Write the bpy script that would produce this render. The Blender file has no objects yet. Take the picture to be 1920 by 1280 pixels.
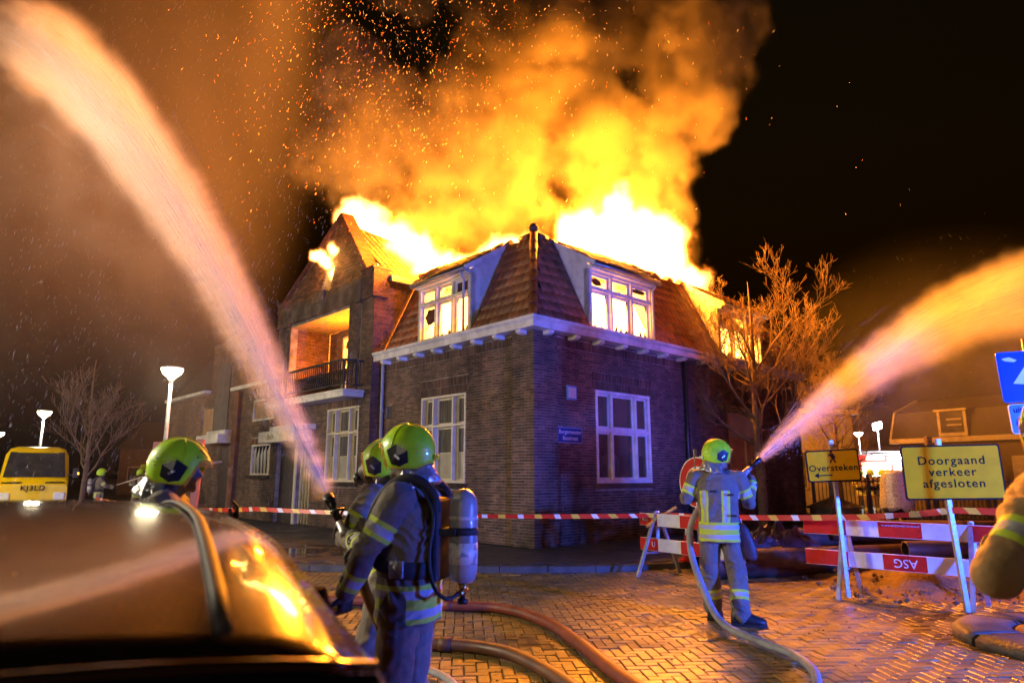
import bpy, bmesh, math, random
import numpy as np
from mathutils import Vector, Matrix, noise as mnoise
R = math.radians
rnd = random.Random(7)
sc = bpy.context.scene
col = sc.collection

# ---------------------------------------------------------------- camera
cam = bpy.data.cameras.new('camera')
cam_ob = bpy.data.objects.new('camera', cam); col.objects.link(cam_ob)
cam_ob.location = (0, 0, 1.55)
cam_ob.rotation_euler = (R(90) + math.atan(253 / 1280), 0, 0)
cam.lens = 24; cam.sensor_width = 36; cam.clip_start = .05; cam.clip_end = 900
cam.dof.use_dof = True; cam.dof.focus_distance = 9.0; cam.dof.aperture_fstop = 2.0
sc.camera = cam_ob

# ---------------------------------------------------------------- night sky
w = bpy.data.worlds.new('World'); sc.world = w; w.use_nodes = True
wn = w.node_tree
sky = wn.nodes.new('ShaderNodeTexSky'); sky.sky_type = 'NISHITA'; sky.sun_disc = False
sky.sun_elevation = R(-3); sky.sun_rotation = R(15); sky.air_density = 5; sky.dust_density = 10; sky.ozone_density = 0   # smoky night sky
wn.links.new(sky.outputs[0], wn.nodes['Background'].inputs[0])
wn.nodes['Background'].inputs[1].default_value = .05
sun = bpy.data.lights.new('moonlight', 'SUN'); sun.energy = .004; sun.angle = R(.5); sun.color = (1, .95, .9)
sun_ob = bpy.data.objects.new('moonlight', sun); col.objects.link(sun_ob)
sun_ob.rotation_euler = (R(50), 0, R(20))

# ---------------------------------------------------------------- exposure / renderer
vs = sc.view_settings
vs.view_transform = 'Standard'; vs.look = 'None'; vs.exposure = 0; vs.gamma = 1; vs.use_curve_mapping = False
cy = sc.cycles
cy.use_denoising = True
cy.volume_step_rate = 3.0; cy.volume_max_steps = 90
cy.volume_bounces = 0; cy.max_bounces = 6; cy.diffuse_bounces = 2; cy.glossy_bounces = 3
cy.transmission_bounces = 4; cy.transparent_max_bounces = 12
cy.sample_clamp_indirect = 6
cy.use_adaptive_sampling = True; cy.adaptive_threshold = .04

# the burning house stands at this corner, turned by this angle
HC = Vector((.47, 14.57, 0)); HA = R(42.6)
HM = Matrix.Translation(HC) @ Matrix.Rotation(HA, 4, 'Z')
def HW(x, y, z): return HM @ Vector((x, y, z))

def lamp(name, kind, loc, energy, color, size=.3, parent=None, **kw):
    l = bpy.data.lights.new(name, kind); l.energy = energy; l.color = color
    if kind == 'AREA': l.size = size
    else: l.shadow_soft_size = size
    for k, v in kw.items(): setattr(l, k, v)
    o = bpy.data.objects.new(name, l); col.objects.link(o); o.location = loc
    if parent: o.parent = parent
    return o
FIRE = (1, .275, .012)
# light given off by the flames above the roof and inside the rooms
for n, (x, y, z), e, s in (
    ('fire_light', (2.6, 8.2, 9.0), 22000, .8), ('fire_light', (1.8, 5.6, 8.6), 5000, .6),
    ('fire_light', (5.2, 2.5, 8.95), 60000, .9), ('fire_light', (7.8, 2.4, 8.9), 21000, .9),
    ('fire_light', (3.6, 3.6, 8.3), 5000, .7), ('fire_light', (10.0, 1.6, 8.0), 3000, .4),
    ('fire_light', (1.9, 3.2, 5.9), 300, .3), ('fire_light', (3.1, 1.8, 5.9), 300, .3),
    ('fire_light', (9.0, 1.8, 5.9), 400, .3),
    ('fire_light', (2.2, 9.2, 5.4), 900, .3), ('fire_light', (.3, 9.0, 5.6), 420, .25)):
    lamp(n, 'POINT', HW(x, y, z), e, FIRE, s)
# ---------------------------------------------------------------- helpers
def tag(o, label=None, cat=None, group=None, kind=None):
    if label: o['label'] = label
    if cat: o['category'] = cat
    if group: o['group'] = group
    if kind: o['kind'] = kind
    return o
def empty(name, loc=(0, 0, 0), rz=0, parent=None):
    o = bpy.data.objects.new(name, None); col.objects.link(o); o.location = loc; o.rotation_euler.z = rz
    o.empty_display_size = .1
    if parent: o.parent = parent
    return o
def copy_tree(o, parent=None):
    c = o.copy(); col.objects.link(c); c.parent = parent
    for ch in o.children: copy_tree(ch, c)
    return c

class MB:
    """collects shapes; build() links them as one mesh object"""
    def __init__(s): s.v = []; s.f = []; s.m = []; s.sm = []
    def add(s, vs, fs, m=0, smooth=False):
        b = len(s.v); s.v += [tuple(x) for x in vs]
        for f in fs: s.f.append(tuple(i + b for i in f)); s.m.append(m); s.sm.append(smooth)
        return s
    def box(s, a, b, m=0, fn=None):
        (x0, y0, z0), (x1, y1, z1) = a, b
        p = [(x0, y0, z0), (x1, y0, z0), (x1, y1, z0), (x0, y1, z0), (x0, y0, z1), (x1, y0, z1), (x1, y1, z1), (x0, y1, z1)]
        if fn: p = [fn(*q) for q in p]
        return s.add(p, [(0, 3, 2, 1), (4, 5, 6, 7), (0, 1, 5, 4), (1, 2, 6, 5), (2, 3, 7, 6), (3, 0, 4, 7)], m)
    def bar(s, a, b, wx, wy=None, m=0, up=(0, 0, 1)):
        """square bar from a to b"""
        a = Vector(a); b = Vector(b); wy = wy or wx
        d = (b - a).normalized(); u = Vector(up)
        if abs(d.dot(u)) > .98: u = Vector((0, 1, 0))
        x = d.cross(u).normalized(); y = x.cross(d)
        p = []
        for q in (a, b):
            for i, j in ((-1, -1), (1, -1), (1, 1), (-1, 1)): p.append(q + x * i * wx / 2 + y * j * wy / 2)
        return s.add(p, [(0, 3, 2, 1), (4, 5, 6, 7), (0, 1, 5, 4), (1, 2, 6, 5), (2, 3, 7, 6), (3, 0, 4, 7)], m)
    def tube(s, pts, r, n=8, m=0, cap=True, smooth=True, sx=1.0):
        pts = [Vector(p) for p in pts]; k = len(pts)
        rr = r if isinstance(r, (list, tuple)) else [r] * k
        b = []; prev = None
        for i, p in enumerate(pts):
            d = (pts[min(i + 1, k - 1)] - pts[max(i - 1, 0)])
            d = d.normalized() if d.length > 1e-9 else Vector((0, 0, 1))
            if prev is None:
                u = Vector((0, 0, 1)) if abs(d.z) < .9 else Vector((1, 0, 0))
                x = d.cross(u).normalized()
            else:
                x = (prev - d * prev.dot(d)).normalized()
            prev = x; y = d.cross(x)
            for j in range(n):
                t = 2 * math.pi * j / n
                b.append(p + x * math.cos(t) * rr[i] * sx + y * math.sin(t) * rr[i])
        f = [(i * n + j, i * n + (j + 1) % n, (i + 1) * n + (j + 1) % n, (i + 1) * n + j) for i in range(k - 1) for j in range(n)]
        s.add(b, f, m, smooth)
        if cap:
            q = len(s.v) - len(b)
            s.f.append(tuple(q + j for j in range(n))[::-1]); s.m.append(m); s.sm.append(False)
            s.f.append(tuple(q + (k - 1) * n + j for j in range(n))); s.m.append(m); s.sm.append(False)
        return s
    def lathe(s, prof, n=20, m=0, c=(0, 0, 0), smooth=True, fn=None):
        b = [];
        for (r, z) in prof:
            for j in range(n):
                t = 2 * math.pi * j / n
                q = (c[0] + r * math.cos(t), c[1] + r * math.sin(t), c[2] + z)
                b.append(fn(*q) if fn else q)
        f = [(i * n + j, i * n + (j + 1) % n, (i + 1) * n + (j + 1) % n, (i + 1) * n + j) for i in range(len(prof) - 1) for j in range(n)]
        s.add(b, f, m, smooth); q = len(s.v) - len(b)
        s.f.append(tuple(q + j for j in range(n))[::-1]); s.m.append(m); s.sm.append(False)
        s.f.append(tuple(q + (len(prof) - 1) * n + j for j in range(n))); s.m.append(m); s.sm.append(False)
        return s
    def loft(s, rings, m=0, smooth=True, closed=True, cap=True):
        n = len(rings[0]); b = [q for r in rings for q in r]; k = len(rings)
        e = n if closed else n - 1
        f = [(i * n + j, i * n + (j + 1) % n, (i + 1) * n + (j + 1) % n, (i + 1) * n + j) for i in range(k - 1) for j in range(e)]
        s.add(b, f, m, smooth)
        if cap and closed:
            q = len(s.v) - len(b)
            s.f.append(tuple(q + j for j in range(n))[::-1]); s.m.append(m); s.sm.append(False)
            s.f.append(tuple(q + (k - 1) * n + j for j in range(n))); s.m.append(m); s.sm.append(False)
        return s
    def prism(s, poly, d0, d1, fn, m=0):
        """poly of (a,b), extruded between d0 and d1; fn(a,b,d)->point"""
        n = len(poly); p = [fn(a, b, d0) for a, b in poly] + [fn(a, b, d1) for a, b in poly]
        return s.add(p, [tuple(range(n))[::-1], tuple(range(n, 2 * n))] + [(i, (i + 1) % n, n + (i + 1) % n, n + i) for i in range(n)], m)
    def mesh(s, name, mats, fix=True):
        me = bpy.data.meshes.new(name); me.from_pydata(s.v, [], s.f)
        for mt in (mats if isinstance(mats, (list, tuple)) else [mats]): me.materials.append(mt)
        me.polygons.foreach_set('material_index', s.m); me.polygons.foreach_set('use_smooth', s.sm)
        if fix:
            bm = bmesh.new(); bm.from_mesh(me); bmesh.ops.recalc_face_normals(bm, faces=bm.faces[:]); bm.to_mesh(me); bm.free()
        me.update()
        return me
    def build(s, name, mats, parent=None, loc=(0, 0, 0), rz=0, bevel=0, fix=True, sub=0):
        o = bpy.data.objects.new(name, s.mesh(name, mats, fix)); col.objects.link(o)
        o.location = loc; o.rotation_euler.z = rz
        if parent: o.parent = parent
        if bevel:
            b = o.modifiers.new('bevel', 'BEVEL'); b.width = bevel; b.segments = 2; b.limit_method = 'ANGLE'; b.angle_limit = R(40)
        if sub:
            b = o.modifiers.new('sub', 'SUBSURF'); b.levels = sub; b.render_levels = sub
        return o
def inst(name, mesh, parent=None, M=None, loc=None):
    o = bpy.data.objects.new(name, mesh); col.objects.link(o)
    if parent: o.parent = parent
    if M is not None: o.matrix_local = M
    if loc is not None: o.location = loc
    return o

# ---------------------------------------------------------------- materials
def mk(name):
    m = bpy.data.materials.new(name); m.use_nodes = True
    return m, m.node_tree.nodes, m.node_tree.links, m.node_tree.nodes['Principled BSDF']
def M(name, c, c2=None, scale=6, rough=.6, rough2=None, bump=0, bscale=40, metal=0, coat=0, spec=.5, var=0, emis=None, estr=0, detail=4, stretch=None, lo=.35, hi=.65, trans=0, stain=0):
    m, N, L, B = mk(name)
    c = (*c, 1); c2 = (*c2, 1) if c2 else c
    tc = N.new('ShaderNodeTexCoord'); vec = tc.outputs['Object']
    if stretch:
        mp = N.new('ShaderNodeMapping'); mp.inputs['Scale'].default_value = stretch; L.new(vec, mp.inputs[0]); vec = mp.outputs[0]
    nz = N.new('ShaderNodeTexNoise'); nz.inputs['Scale'].default_value = scale; nz.inputs['Detail'].default_value = detail
    L.new(vec, nz.inputs['Vector'])
    mr = N.new('ShaderNodeMapRange'); mr.inputs[1].default_value = lo; mr.inputs[2].default_value = hi; L.new(nz.outputs['Fac'], mr.inputs[0])
    mx = N.new('ShaderNodeMix'); mx.data_type = 'RGBA'; mx.inputs[6].default_value = c; mx.inputs[7].default_value = c2
    L.new(mr.outputs[0], mx.inputs[0]); cs = mx.outputs[2]
    if var:
        at = N.new('ShaderNodeAttribute'); at.attribute_name = 'var'
        oi = N.new('ShaderNodeObjectInfo')
        ad = N.new('ShaderNodeMath'); ad.operation = 'ADD'; L.new(at.outputs['Fac'], ad.inputs[0]); L.new(oi.outputs['Random'], ad.inputs[1])
        fr = N.new('ShaderNodeMath'); fr.operation = 'FRACT'; L.new(ad.outputs[0], fr.inputs[0])
        m2 = N.new('ShaderNodeMapRange'); m2.inputs[3].default_value = 1 - var; m2.inputs[4].default_value = 1 + var * .7; L.new(fr.outputs[0], m2.inputs[0])
        hs = N.new('ShaderNodeHueSaturation'); L.new(m2.outputs[0], hs.inputs['Value']); L.new(cs, hs.inputs['Color']); cs = hs.outputs[0]
    if stain:      # soot, damp and run-off, in world space so that all pieces of a wall share it
        ge = N.new('ShaderNodeNewGeometry'); mp2 = N.new('ShaderNodeMapping'); mp2.inputs['Scale'].default_value = (1, 1, .4); L.new(ge.outputs['Position'], mp2.inputs[0])
        sn = N.new('ShaderNodeTexNoise'); sn.inputs['Scale'].default_value = .8; sn.inputs['Detail'].default_value = 6; sn.inputs['Roughness'].default_value = .62; L.new(mp2.outputs[0], sn.inputs['Vector'])
        sr = N.new('ShaderNodeMapRange'); sr.inputs[1].default_value = .38; sr.inputs[2].default_value = .62; sr.inputs[3].default_value = 1 - stain; sr.inputs[4].default_value = 1.08; L.new(sn.outputs['Fac'], sr.inputs[0])
        sm_ = N.new('ShaderNodeMix'); sm_.data_type = 'RGBA'; sm_.blend_type = 'MULTIPLY'; sm_.inputs[0].default_value = 1; L.new(cs, sm_.inputs[6]); L.new(sr.outputs[0], sm_.inputs[7]); cs = sm_.outputs[2]
    L.new(cs, B.inputs['Base Color'])
    B.inputs['Roughness'].default_value = rough; B.inputs['Metallic'].default_value = metal
    B.inputs['Coat Weight'].default_value = coat; B.inputs['Specular IOR Level'].default_value = spec
    if trans: B.inputs['Transmission Weight'].default_value = trans
    if rough2 is not None:
        r2 = N.new('ShaderNodeMapRange'); r2.inputs[1].default_value = .35; r2.inputs[2].default_value = .65
        r2.inputs[3].default_value = rough; r2.inputs[4].default_value = rough2
        n2 = N.new('ShaderNodeTexNoise'); n2.inputs['Scale'].default_value = scale * .37; n2.inputs['Detail'].default_value = 3; L.new(tc.outputs['Object'], n2.inputs['Vector'])
        L.new(n2.outputs['Fac'], r2.inputs[0]); L.new(r2.outputs[0], B.inputs['Roughness'])
    if bump:
        nb = N.new('ShaderNodeTexNoise'); nb.inputs['Scale'].default_value = bscale; nb.inputs['Detail'].default_value = 4; L.new(vec, nb.inputs['Vector'])
        bp = N.new('ShaderNodeBump'); bp.inputs['Strength'].default_value = bump; bp.inputs['Distance'].default_value = .02
        L.new(nb.outputs['Fac'], bp.inputs['Height']); L.new(bp.outputs[0], B.inputs['Normal'])
    if emis:
        B.inputs['Emission Color'].default_value = (*emis, 1); B.inputs['Emission Strength'].default_value = estr
    return m
MAT = dict(
    brick=M('brick', (.18, .095, .058), (.095, .055, .038), 3, .75, var=.5, bump=.4, bscale=60, stain=.5),
    mortar=M('mortar', (.37, .32, .27), (.2, .165, .135), 4, .9, bump=.3, stain=.5),
    brick_red=M('brick_red', (.2, .07, .04), (.11, .04, .028), 3, .75, var=.4, bump=.4, bscale=60, stain=.6),
    concrete=M('concrete', (.17, .13, .1), (.07, .05, .04), 2.2, .8, bump=.4, bscale=25, stain=.6),
    white=M('white_paint', (.72, .7, .66), (.5, .47, .43), 5, .45, bump=.05, lo=.45, hi=.8, stain=.3),
    cream=M('cream_paint', (.62, .56, .42), (.42, .36, .26), 4, .45, lo=.45, hi=.8),
    tile=M('roof_tile', (.3, .105, .035), (.17, .06, .025), 4, .4, .6, stain=.45, var=.35, bump=.25, bscale=40),
    roofdark=M('roof_underlay', (.02, .015, .012), rough=.9),
    zinc=M('zinc', (.3, .31, .33), (.2, .2, .22), 5, .4, metal=.6),
    pvc=M('grey_pipe', (.32, .33, .36), rough=.4),
    black=M('black_metal', (.018, .018, .02), rough=.45, spec=.5),
    dark=M('dark_paint', (.03, .022, .03), (.05, .035, .04), 5, .6),
    wood=M('wood_board', (.33, .24, .15), (.2, .14, .08), 4, .6, stretch=(1, 8, 8)),
    char=M('charred_wood', (.02, .014, .01), (.06, .04, .03), 8, .9, bump=.6),
    glass_dark=M('window_glass', (.02, .022, .028), (.05, .05, .055), 2, .06, spec=.7),
    net=M('net_curtain_glass', (.15, .14, .125), (.08, .075, .07), 3, .12, stretch=(6, 6, .5)),
    film=M('frosted_pane', (.42, .4, .34), (.3, .28, .24), 2, .35),
    boarding=M('boarding', (.45, .27, .14), (.33, .19, .1), 3, .6),
    soot_pane=M('sooty_glass', (.03, .012, .006), (.09, .03, .012), 6, .35),
)
def emission(name, c, s):
    m, N, L, B = mk(name)
    B.inputs['Base Color'].default_value = (*c, 1); B.inputs['Emission Color'].default_value = (*c, 1); B.inputs['Emission Strength'].default_value = s
    return m
def glass(name, c=(1, 1, 1), rough=.02, alpha=.25):
    m, N, L, B = mk(name)
    B.inputs['Base Color'].default_value = (*c, 1); B.inputs['Roughness'].default_value = rough; B.inputs['Alpha'].default_value = alpha
    B.inputs['Specular IOR Level'].default_value = .8
    return m
MAT['glass'] = glass('clear_glass', (.1, .1, .11), .03, .35)

def text_mesh(s, size, font_w=0.0, thick=.001, align='CENTER', space=1.0):
    cu = bpy.data.curves.new('t', 'FONT'); cu.body = s; cu.size = size; cu.align_x = align; cu.align_y = 'CENTER'
    cu.offset = font_w; cu.extrude = thick; cu.space_character = space; cu.resolution_u = 3
    o = bpy.data.objects.new('t', cu); col.objects.link(o)
    dg = bpy.context.evaluated_depsgraph_get()
    me = bpy.data.meshes.new_from_object(o.evaluated_get(dg))
    bpy.data.objects.remove(o); bpy.data.curves.remove(cu)
    return me
def text(s, size, mat, parent, Mx, name='lettering', font_w=0.0, **kw):
    """flat lettering; Mx maps text x/y/z (z towards the reader) to the parent"""
    me = text_mesh(s, size, font_w, **kw); me.materials.clear(); me.materials.append(mat)
    return inst(name, me, parent, Mx)
def frame(o, x, y, z):
    m = Matrix((x, y, z)).transposed().to_4x4(); m.translation = o; return m
def with_var(o, per, seed=1):
    """per-piece colour variation: 'var' is one value for each run of `per` faces"""
    me = o.data; n = len(me.polygons); g = np.random.default_rng(seed)
    a = me.attributes.new('var', 'FLOAT', 'FACE')
    a.data.foreach_set('value', np.repeat(g.random(n // per + 1), per)[:n].astype(np.float32))
    return o
# ---------------------------------------------------------------- brickwork and tiles
class Face:
    def __init__(s, ox, oy, sd, nd): s.o = (ox, oy); s.sd = sd; s.nd = nd
    def __call__(s, a, d, z): return (s.o[0] + a * s.sd[0] + d * s.nd[0], s.o[1] + a * s.sd[1] + d * s.nd[1], z)
    def basis(s): return Vector((*s.sd, 0)), Vector((*s.nd, 0))
BL, BH, MJ = .22, .0625, .011
UNIT = [(0, 0, 0), (1, 0, 0), (1, 0, 1), (0, 0, 1), (0, 1, 0), (1, 1, 0), (1, 1, 1), (0, 1, 1)]   # y = outwards
UF = [(4, 5, 6, 7), (0, 1, 5, 4), (1, 2, 6, 5), (2, 3, 7, 6), (3, 0, 4, 7)]
def unit_mesh(mat):
    me = bpy.data.meshes.new('brick'); me.from_pydata(UNIT, [], UF); me.materials.append(mat); return me
def clip_runs(a, b, z0, z1, holes):
    runs = [(a, b)]
    for (h0, h1, k0, k1) in holes:
        if z1 <= k0 + .01 or z0 >= k1 - .01: continue
        out = []
        for p, q in runs:
            if h1 <= p or h0 >= q: out.append((p, q)); continue
            if h0 > p: out.append((p, h0))
            if h1 < q: out.append((h1, q))
        runs = out
    return runs
def lay_bricks(s0, s1, z0, z1, holes, soldiers, inside=None):
    out = []; k = 0; z = z0
    while z < z1 - .02:
        zt = min(z + BH, z1)
        for p, q in clip_runs(s0, s1, z, zt, holes + soldiers):
            x = s0 + (k % 2) * BL / 2 - BL
            while x < q:
                a, b = max(x, p), min(x + BL, q)
                if b - a > .03: out.append((a + MJ / 2, b - MJ / 2, z + MJ / 2, zt - MJ / 2))
                x += BL
        z += BH; k += 1
    for (a, b, c, d) in soldiers:
        n = max(1, round((b - a) / BH)); rows = max(1, round((d - c) / .21)); hh = (d - c) / rows; ww = (b - a) / n
        for i in range(n):
            for j in range(rows):
                for p, q in clip_runs(a + i * ww, a + (i + 1) * ww, c + j * hh, c + (j + 1) * hh, holes):
                    if q - p > .02: out.append((p + MJ / 2, q - MJ / 2, c + j * hh + MJ / 2, c + (j + 1) * hh - MJ / 2))
    if inside: out = [r for r in out if inside((r[0] + r[1]) / 2, (r[2] + r[3]) / 2)]
    return out
def brick_wall(parent, name, face, s0, s1, z0, z1, holes=(), soldiers=(), mat='brick', indiv=0, thick=.26, pt=None, Mworld=None, inside=None, poly=None):
    holes = list(holes); soldiers = list(soldiers); P = pt or face
    mb = MB()
    if poly:
        mb.prism(poly, -MJ, -thick, lambda a, z, d: P(a, d, z))
    else:
        m0, m1 = s0 + .016, s1 - .016
        ss = sorted({m0, m1} | {min(max(h[i], m0), m1) for h in holes for i in (0, 1)}); zz = sorted({z0, z1} | {min(max(h[i], z0), z1) for h in holes for i in (2, 3)})
        solid = {}
        for i in range(len(ss) - 1):
            for j in range(len(zz) - 1):
                cs, cz = (ss[i] + ss[i + 1]) / 2, (zz[j] + zz[j + 1]) / 2
                solid[i, j] = not any(h[0] < cs < h[1] and h[2] < cz < h[3] for h in holes)
        for (i, j), ok in solid.items():
            if not ok: continue
            a, b, c, d = ss[i], ss[i + 1], zz[j], zz[j + 1]
            for dd in (-MJ, -thick): mb.add([P(a, dd, c), P(b, dd, c), P(b, dd, d), P(a, dd, d)], [(0, 1, 2, 3)])
            for (ii, jj, e) in ((i - 1, j, (a, c, a, d)), (i + 1, j, (b, c, b, d)), (i, j - 1, (a, c, b, c)), (i, j + 1, (a, d, b, d))):
                if not solid.get((ii, jj), False):
                    mb.add([P(e[0], -MJ, e[1]), P(e[2], -MJ, e[3]), P(e[2], -thick, e[3]), P(e[0], -thick, e[1])], [(0, 1, 2, 3)])
    wall = mb.build(name, MAT['mortar'], parent, fix=False)
    rects = lay_bricks(s0, s1, z0, z1, holes, soldiers, inside)
    camp = Vector((0, 0, 1.55)); W = Mworld or HM
    rects.sort(key=lambda r: (W @ Vector(P(r[0], 0, r[2])) - camp).length)
    um = BRICK[mat]
    for r in rects[:indiv]:
        o_ = Vector(P(r[0], -MJ - .004, r[2])); ax = Vector(P(r[1], -MJ - .004, r[2])) - o_; az = Vector(P(r[0], -MJ - .004, r[3])) - o_
        n_ = Vector(P(r[0], rnd.uniform(-.0015, .0025), r[2])) - o_
        inst('brick', um, wall, frame(o_, ax, n_, az))
    if len(rects) > indiv:
        V = []; F = []; i = 0
        for r in rects[indiv:]:
            d = rnd.uniform(-.0015, .0025)
            for (u, y, v) in UNIT: V.append(P(r[0] + (r[1] - r[0]) * u, d if y else -MJ - .004, r[2] + (r[3] - r[2]) * v))
            F += [tuple(i + q for q in f) for f in UF]; i += 8
        me = bpy.data.meshes.new('brickwork'); me.from_pydata(V, [], F); me.materials.append(MAT[mat])
        o = inst('brickwork', me, wall); o['kind'] = 'stuff'; with_var(o, 5, len(rects))
    return wall
BRICK = {k: unit_mesh(MAT[k]) for k in ('brick', 'brick_red')}

def tile_mesh():
    mb = MB(); n = 7; top = []; bot = []; lip = []
    for i in range(n):
        t = i / (n - 1); h = .012 + .03 * (math.sin(t * 2 * math.pi - 1.1) * .5 + .5)
        top.append((t * .232, .345, h * .8)); bot.append((t * .232, 0, h + .014)); lip.append((t * .232, .004, h - .012))
    mb.loft([lip, bot, top], closed=False, smooth=True)
    me = mb.mesh('roof_tile', MAT['tile'], fix=False); return me
TILE = tile_mesh()
def tiles(parent, O, e, u, ne, nu, ok, indiv=0, W=None, pe=.213, pu=.292, seed=3):
    """rows of pantiles on a slope: O origin, e along the eave, u up the slope"""
    e = Vector(e).normalized(); u = Vector(u).normalized(); n = e.cross(u); O = Vector(O)
    if n.z < 0: n = -n
    g = random.Random(seed); L = []
    for j in range(nu):
        for i in range(ne):
            if ok((i + .5) * pe, (j + .5) * pu): L.append((i, j))
    cam0 = Vector((0, 0, 1.55)); W = W or HM
    L.sort(key=lambda q: (W @ (O + e * q[0] * pe + u * q[1] * pu) - cam0).length)
    V = []; F = []; k = 0
    tv = [v.co.copy() for v in TILE.vertices]; tf = [tuple(p.vertices) for p in TILE.polygons]
    for c, (i, j) in enumerate(L):
        o_ = O + e * (i * pe + g.uniform(-.004, .004)) + u * (j * pu + g.uniform(-.006, .006)) + n * (.012 + g.uniform(0, .006))
        uu = (u + n * (.03 + g.uniform(-.012, .012)) + e * g.uniform(-.015, .015)).normalized(); nn = e.cross(uu)
        if nn.dot(n) < 0: nn = -nn
        Mx = frame(o_, e, uu, nn)
        if c < indiv: inst('roof_tile', TILE, parent, Mx)
        else:
            V += [tuple(Mx @ v) for v in tv]; F += [tuple(k + q for q in f) for f in tf]; k += len(tv)
    if V:
        me = bpy.data.meshes.new('roof_tiling'); me.from_pydata(V, [], F); me.materials.append(MAT['tile'])
        me.polygons.foreach_set('use_smooth', [True] * len(F))
        o = inst('roof_tiling', me, parent); o['kind'] = 'stuff'; with_var(o, len(tf), seed)

# ---------------------------------------------------------------- the burning corner house
house = empty('brick_house', HC, HA)
tag(house, 'burning brown brick corner house with tiled mansard roof, white cornice and flaming dormers', 'house')
FL = Face(0, 0, (0, 1), (-1, 0))        # street front (left in the picture): s = local y
FR = Face(0, 0, (1, 0), (0, -1))        # side front: s = local x
FG = Face(-.35, 0, (0, 1), (-1, 0))     # projecting gabled bay
Z0 = .1
brick_wall(house, 'wall', FL, .65, 6.1, Z0, 4.7, [(2.32, 4.15, 1.40, 3.53), (5.55, 5.85, 3.1, 3.45)], [(2.22, 4.25, 3.53, 3.95), (.65, 6.1, 4.42, 4.63), (2.3, 4.18, 1.27, 1.4)], indiv=75)
brick_wall(house, 'wall', FR, .68, 12.5, Z0, 4.7, [(2.01, 4.11, 1.40, 3.55), (7.88, 9.85, 1.45, 3.58)], [(1.91, 4.21, 3.55, 3.97), (.68, 5.7, 4.42, 4.63), (1.98, 4.15, 1.27, 1.4)], indiv=75)
# corner pier, proud of both fronts
brick_wall(house, 'corner_pier', Face(-.06, 0, (0, 1), (-1, 0)), -.06, .65, Z0, 4.7, indiv=70, thick=.2)
brick_wall(house, 'corner_pier', Face(0, -.06, (1, 0), (0, -1)), -.06, .68, Z0, 4.7, indiv=70, thick=.2)
brick_wall(house, 'pilaster', Face(0, -.07, (1, 0), (0, -1)), 5.78, 6.3, Z0, 4.7, thick=.2)
# gabled bay
bay_holes = [(6.68, 8.52, 1.4, 3.52), (9.44, 10.34, Z0, 2.62), (10.58, 11.92, Z0, 2.62), (7.5, 11.45, 3.93, 6.55), (6.76, 6.92, 4.0, 6.62), (11.62, 11.82, 4.0, 6.62)]
brick_wall(house, 'bay_wall', FG, 6.1, 12.4, Z0, 6.62, bay_holes, [(6.6, 8.6, 3.52, 3.74), (6.66, 8.54, 1.27, 1.4)])
brick_wall(house, 'bay_wall', Face(-.35, 6.1, (1, 0), (0, -1)), 0, 1.9, Z0, 7.3, mat='brick_red')
brick_wall(house, 'bay_wall', Face(-.35, 12.4, (1, 0), (0, 1)), 0, 2.2, 4.8, 7.3, mat='brick_red')
# piers that carry the gable shoulders
for y0, y1 in ((6.1, 6.74), (11.86, 12.4)):
    mb = MB(); mb.box((-.42, y0 - .03, 6.6), (.12, y1, 7.42)); mb.box((-.46, y0 - .06, 7.42), (.16, y1 + .03, 7.5))
    mb.build('gable_shoulder', MAT['brick_red'], house, bevel=.01)
    brick_wall(house, 'shoulder_facing', Face(-.43, 0, (0, 1), (-1, 0)), y0 - .03, y1, 6.6, 7.42, thick=.02)
    brick_wall(house, 'shoulder_facing', Face(0, y0 - .04, (1, 0), (0, -1)), -.42, .12, 6.6, 7.42, thick=.02, mat='brick_red')
# concrete beam over the loggia
mb = MB(); mb.box((-.43, 6.75, 6.62), (-.05, 11.85, 7.12)); mb.box((-.46, 6.7, 6.55), (-.1, 7.05, 7.2)); mb.box((-.46, 11.45, 6.55), (-.1, 11.88, 7.2))
mb.box((-.38, 6.75, 7.12), (-.1, 11.85, 7.3)); mb.box((-.47, 9.0, 7.0), (-.2, 9.62, 7.36))
mb.build('loggia_beam', MAT['concrete'], house, bevel=.015)
# gable triangle, leaning back a little
AP = (.14, 9.1, 10.02); TL = (.49) / (AP[2] - 7.3)
def gp(a, d, z): return (-.35 + (z - 7.3) * TL - d, a, z + d * TL)
gl = lambda y: 7.3 + (AP[2] - 7.3) * (1 - (AP[1] - y) / (AP[1] - 6.55)) if y < AP[1] else 7.3 + (AP[2] - 7.3) * (1 - (y - AP[1]) / (12.25 - AP[1]))
brick_wall(house, 'gable', FG, 6.4, 12.3, 7.3, AP[2], [], [], pt=gp, poly=[(6.55, 7.3), (8.86, 7.3), (8.86, 8.35), (9.32, 8.35), (9.32, 7.3), (12.25, 7.3), (9.1, AP[2])],
           inside=lambda s, z: z < gl(s) - .1 and not (8.8 < s < 9.38 and z < 8.38))
mb = MB(); mb.box((-.02, 8.86, 7.35), (.03, 9.32, 8.35)); mb.build('gable_shutter', M('shutter_green', (.16, .17, .04), (.1, .1, .03), 4, .5, stretch=(1, 12, 1)), house)
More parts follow.
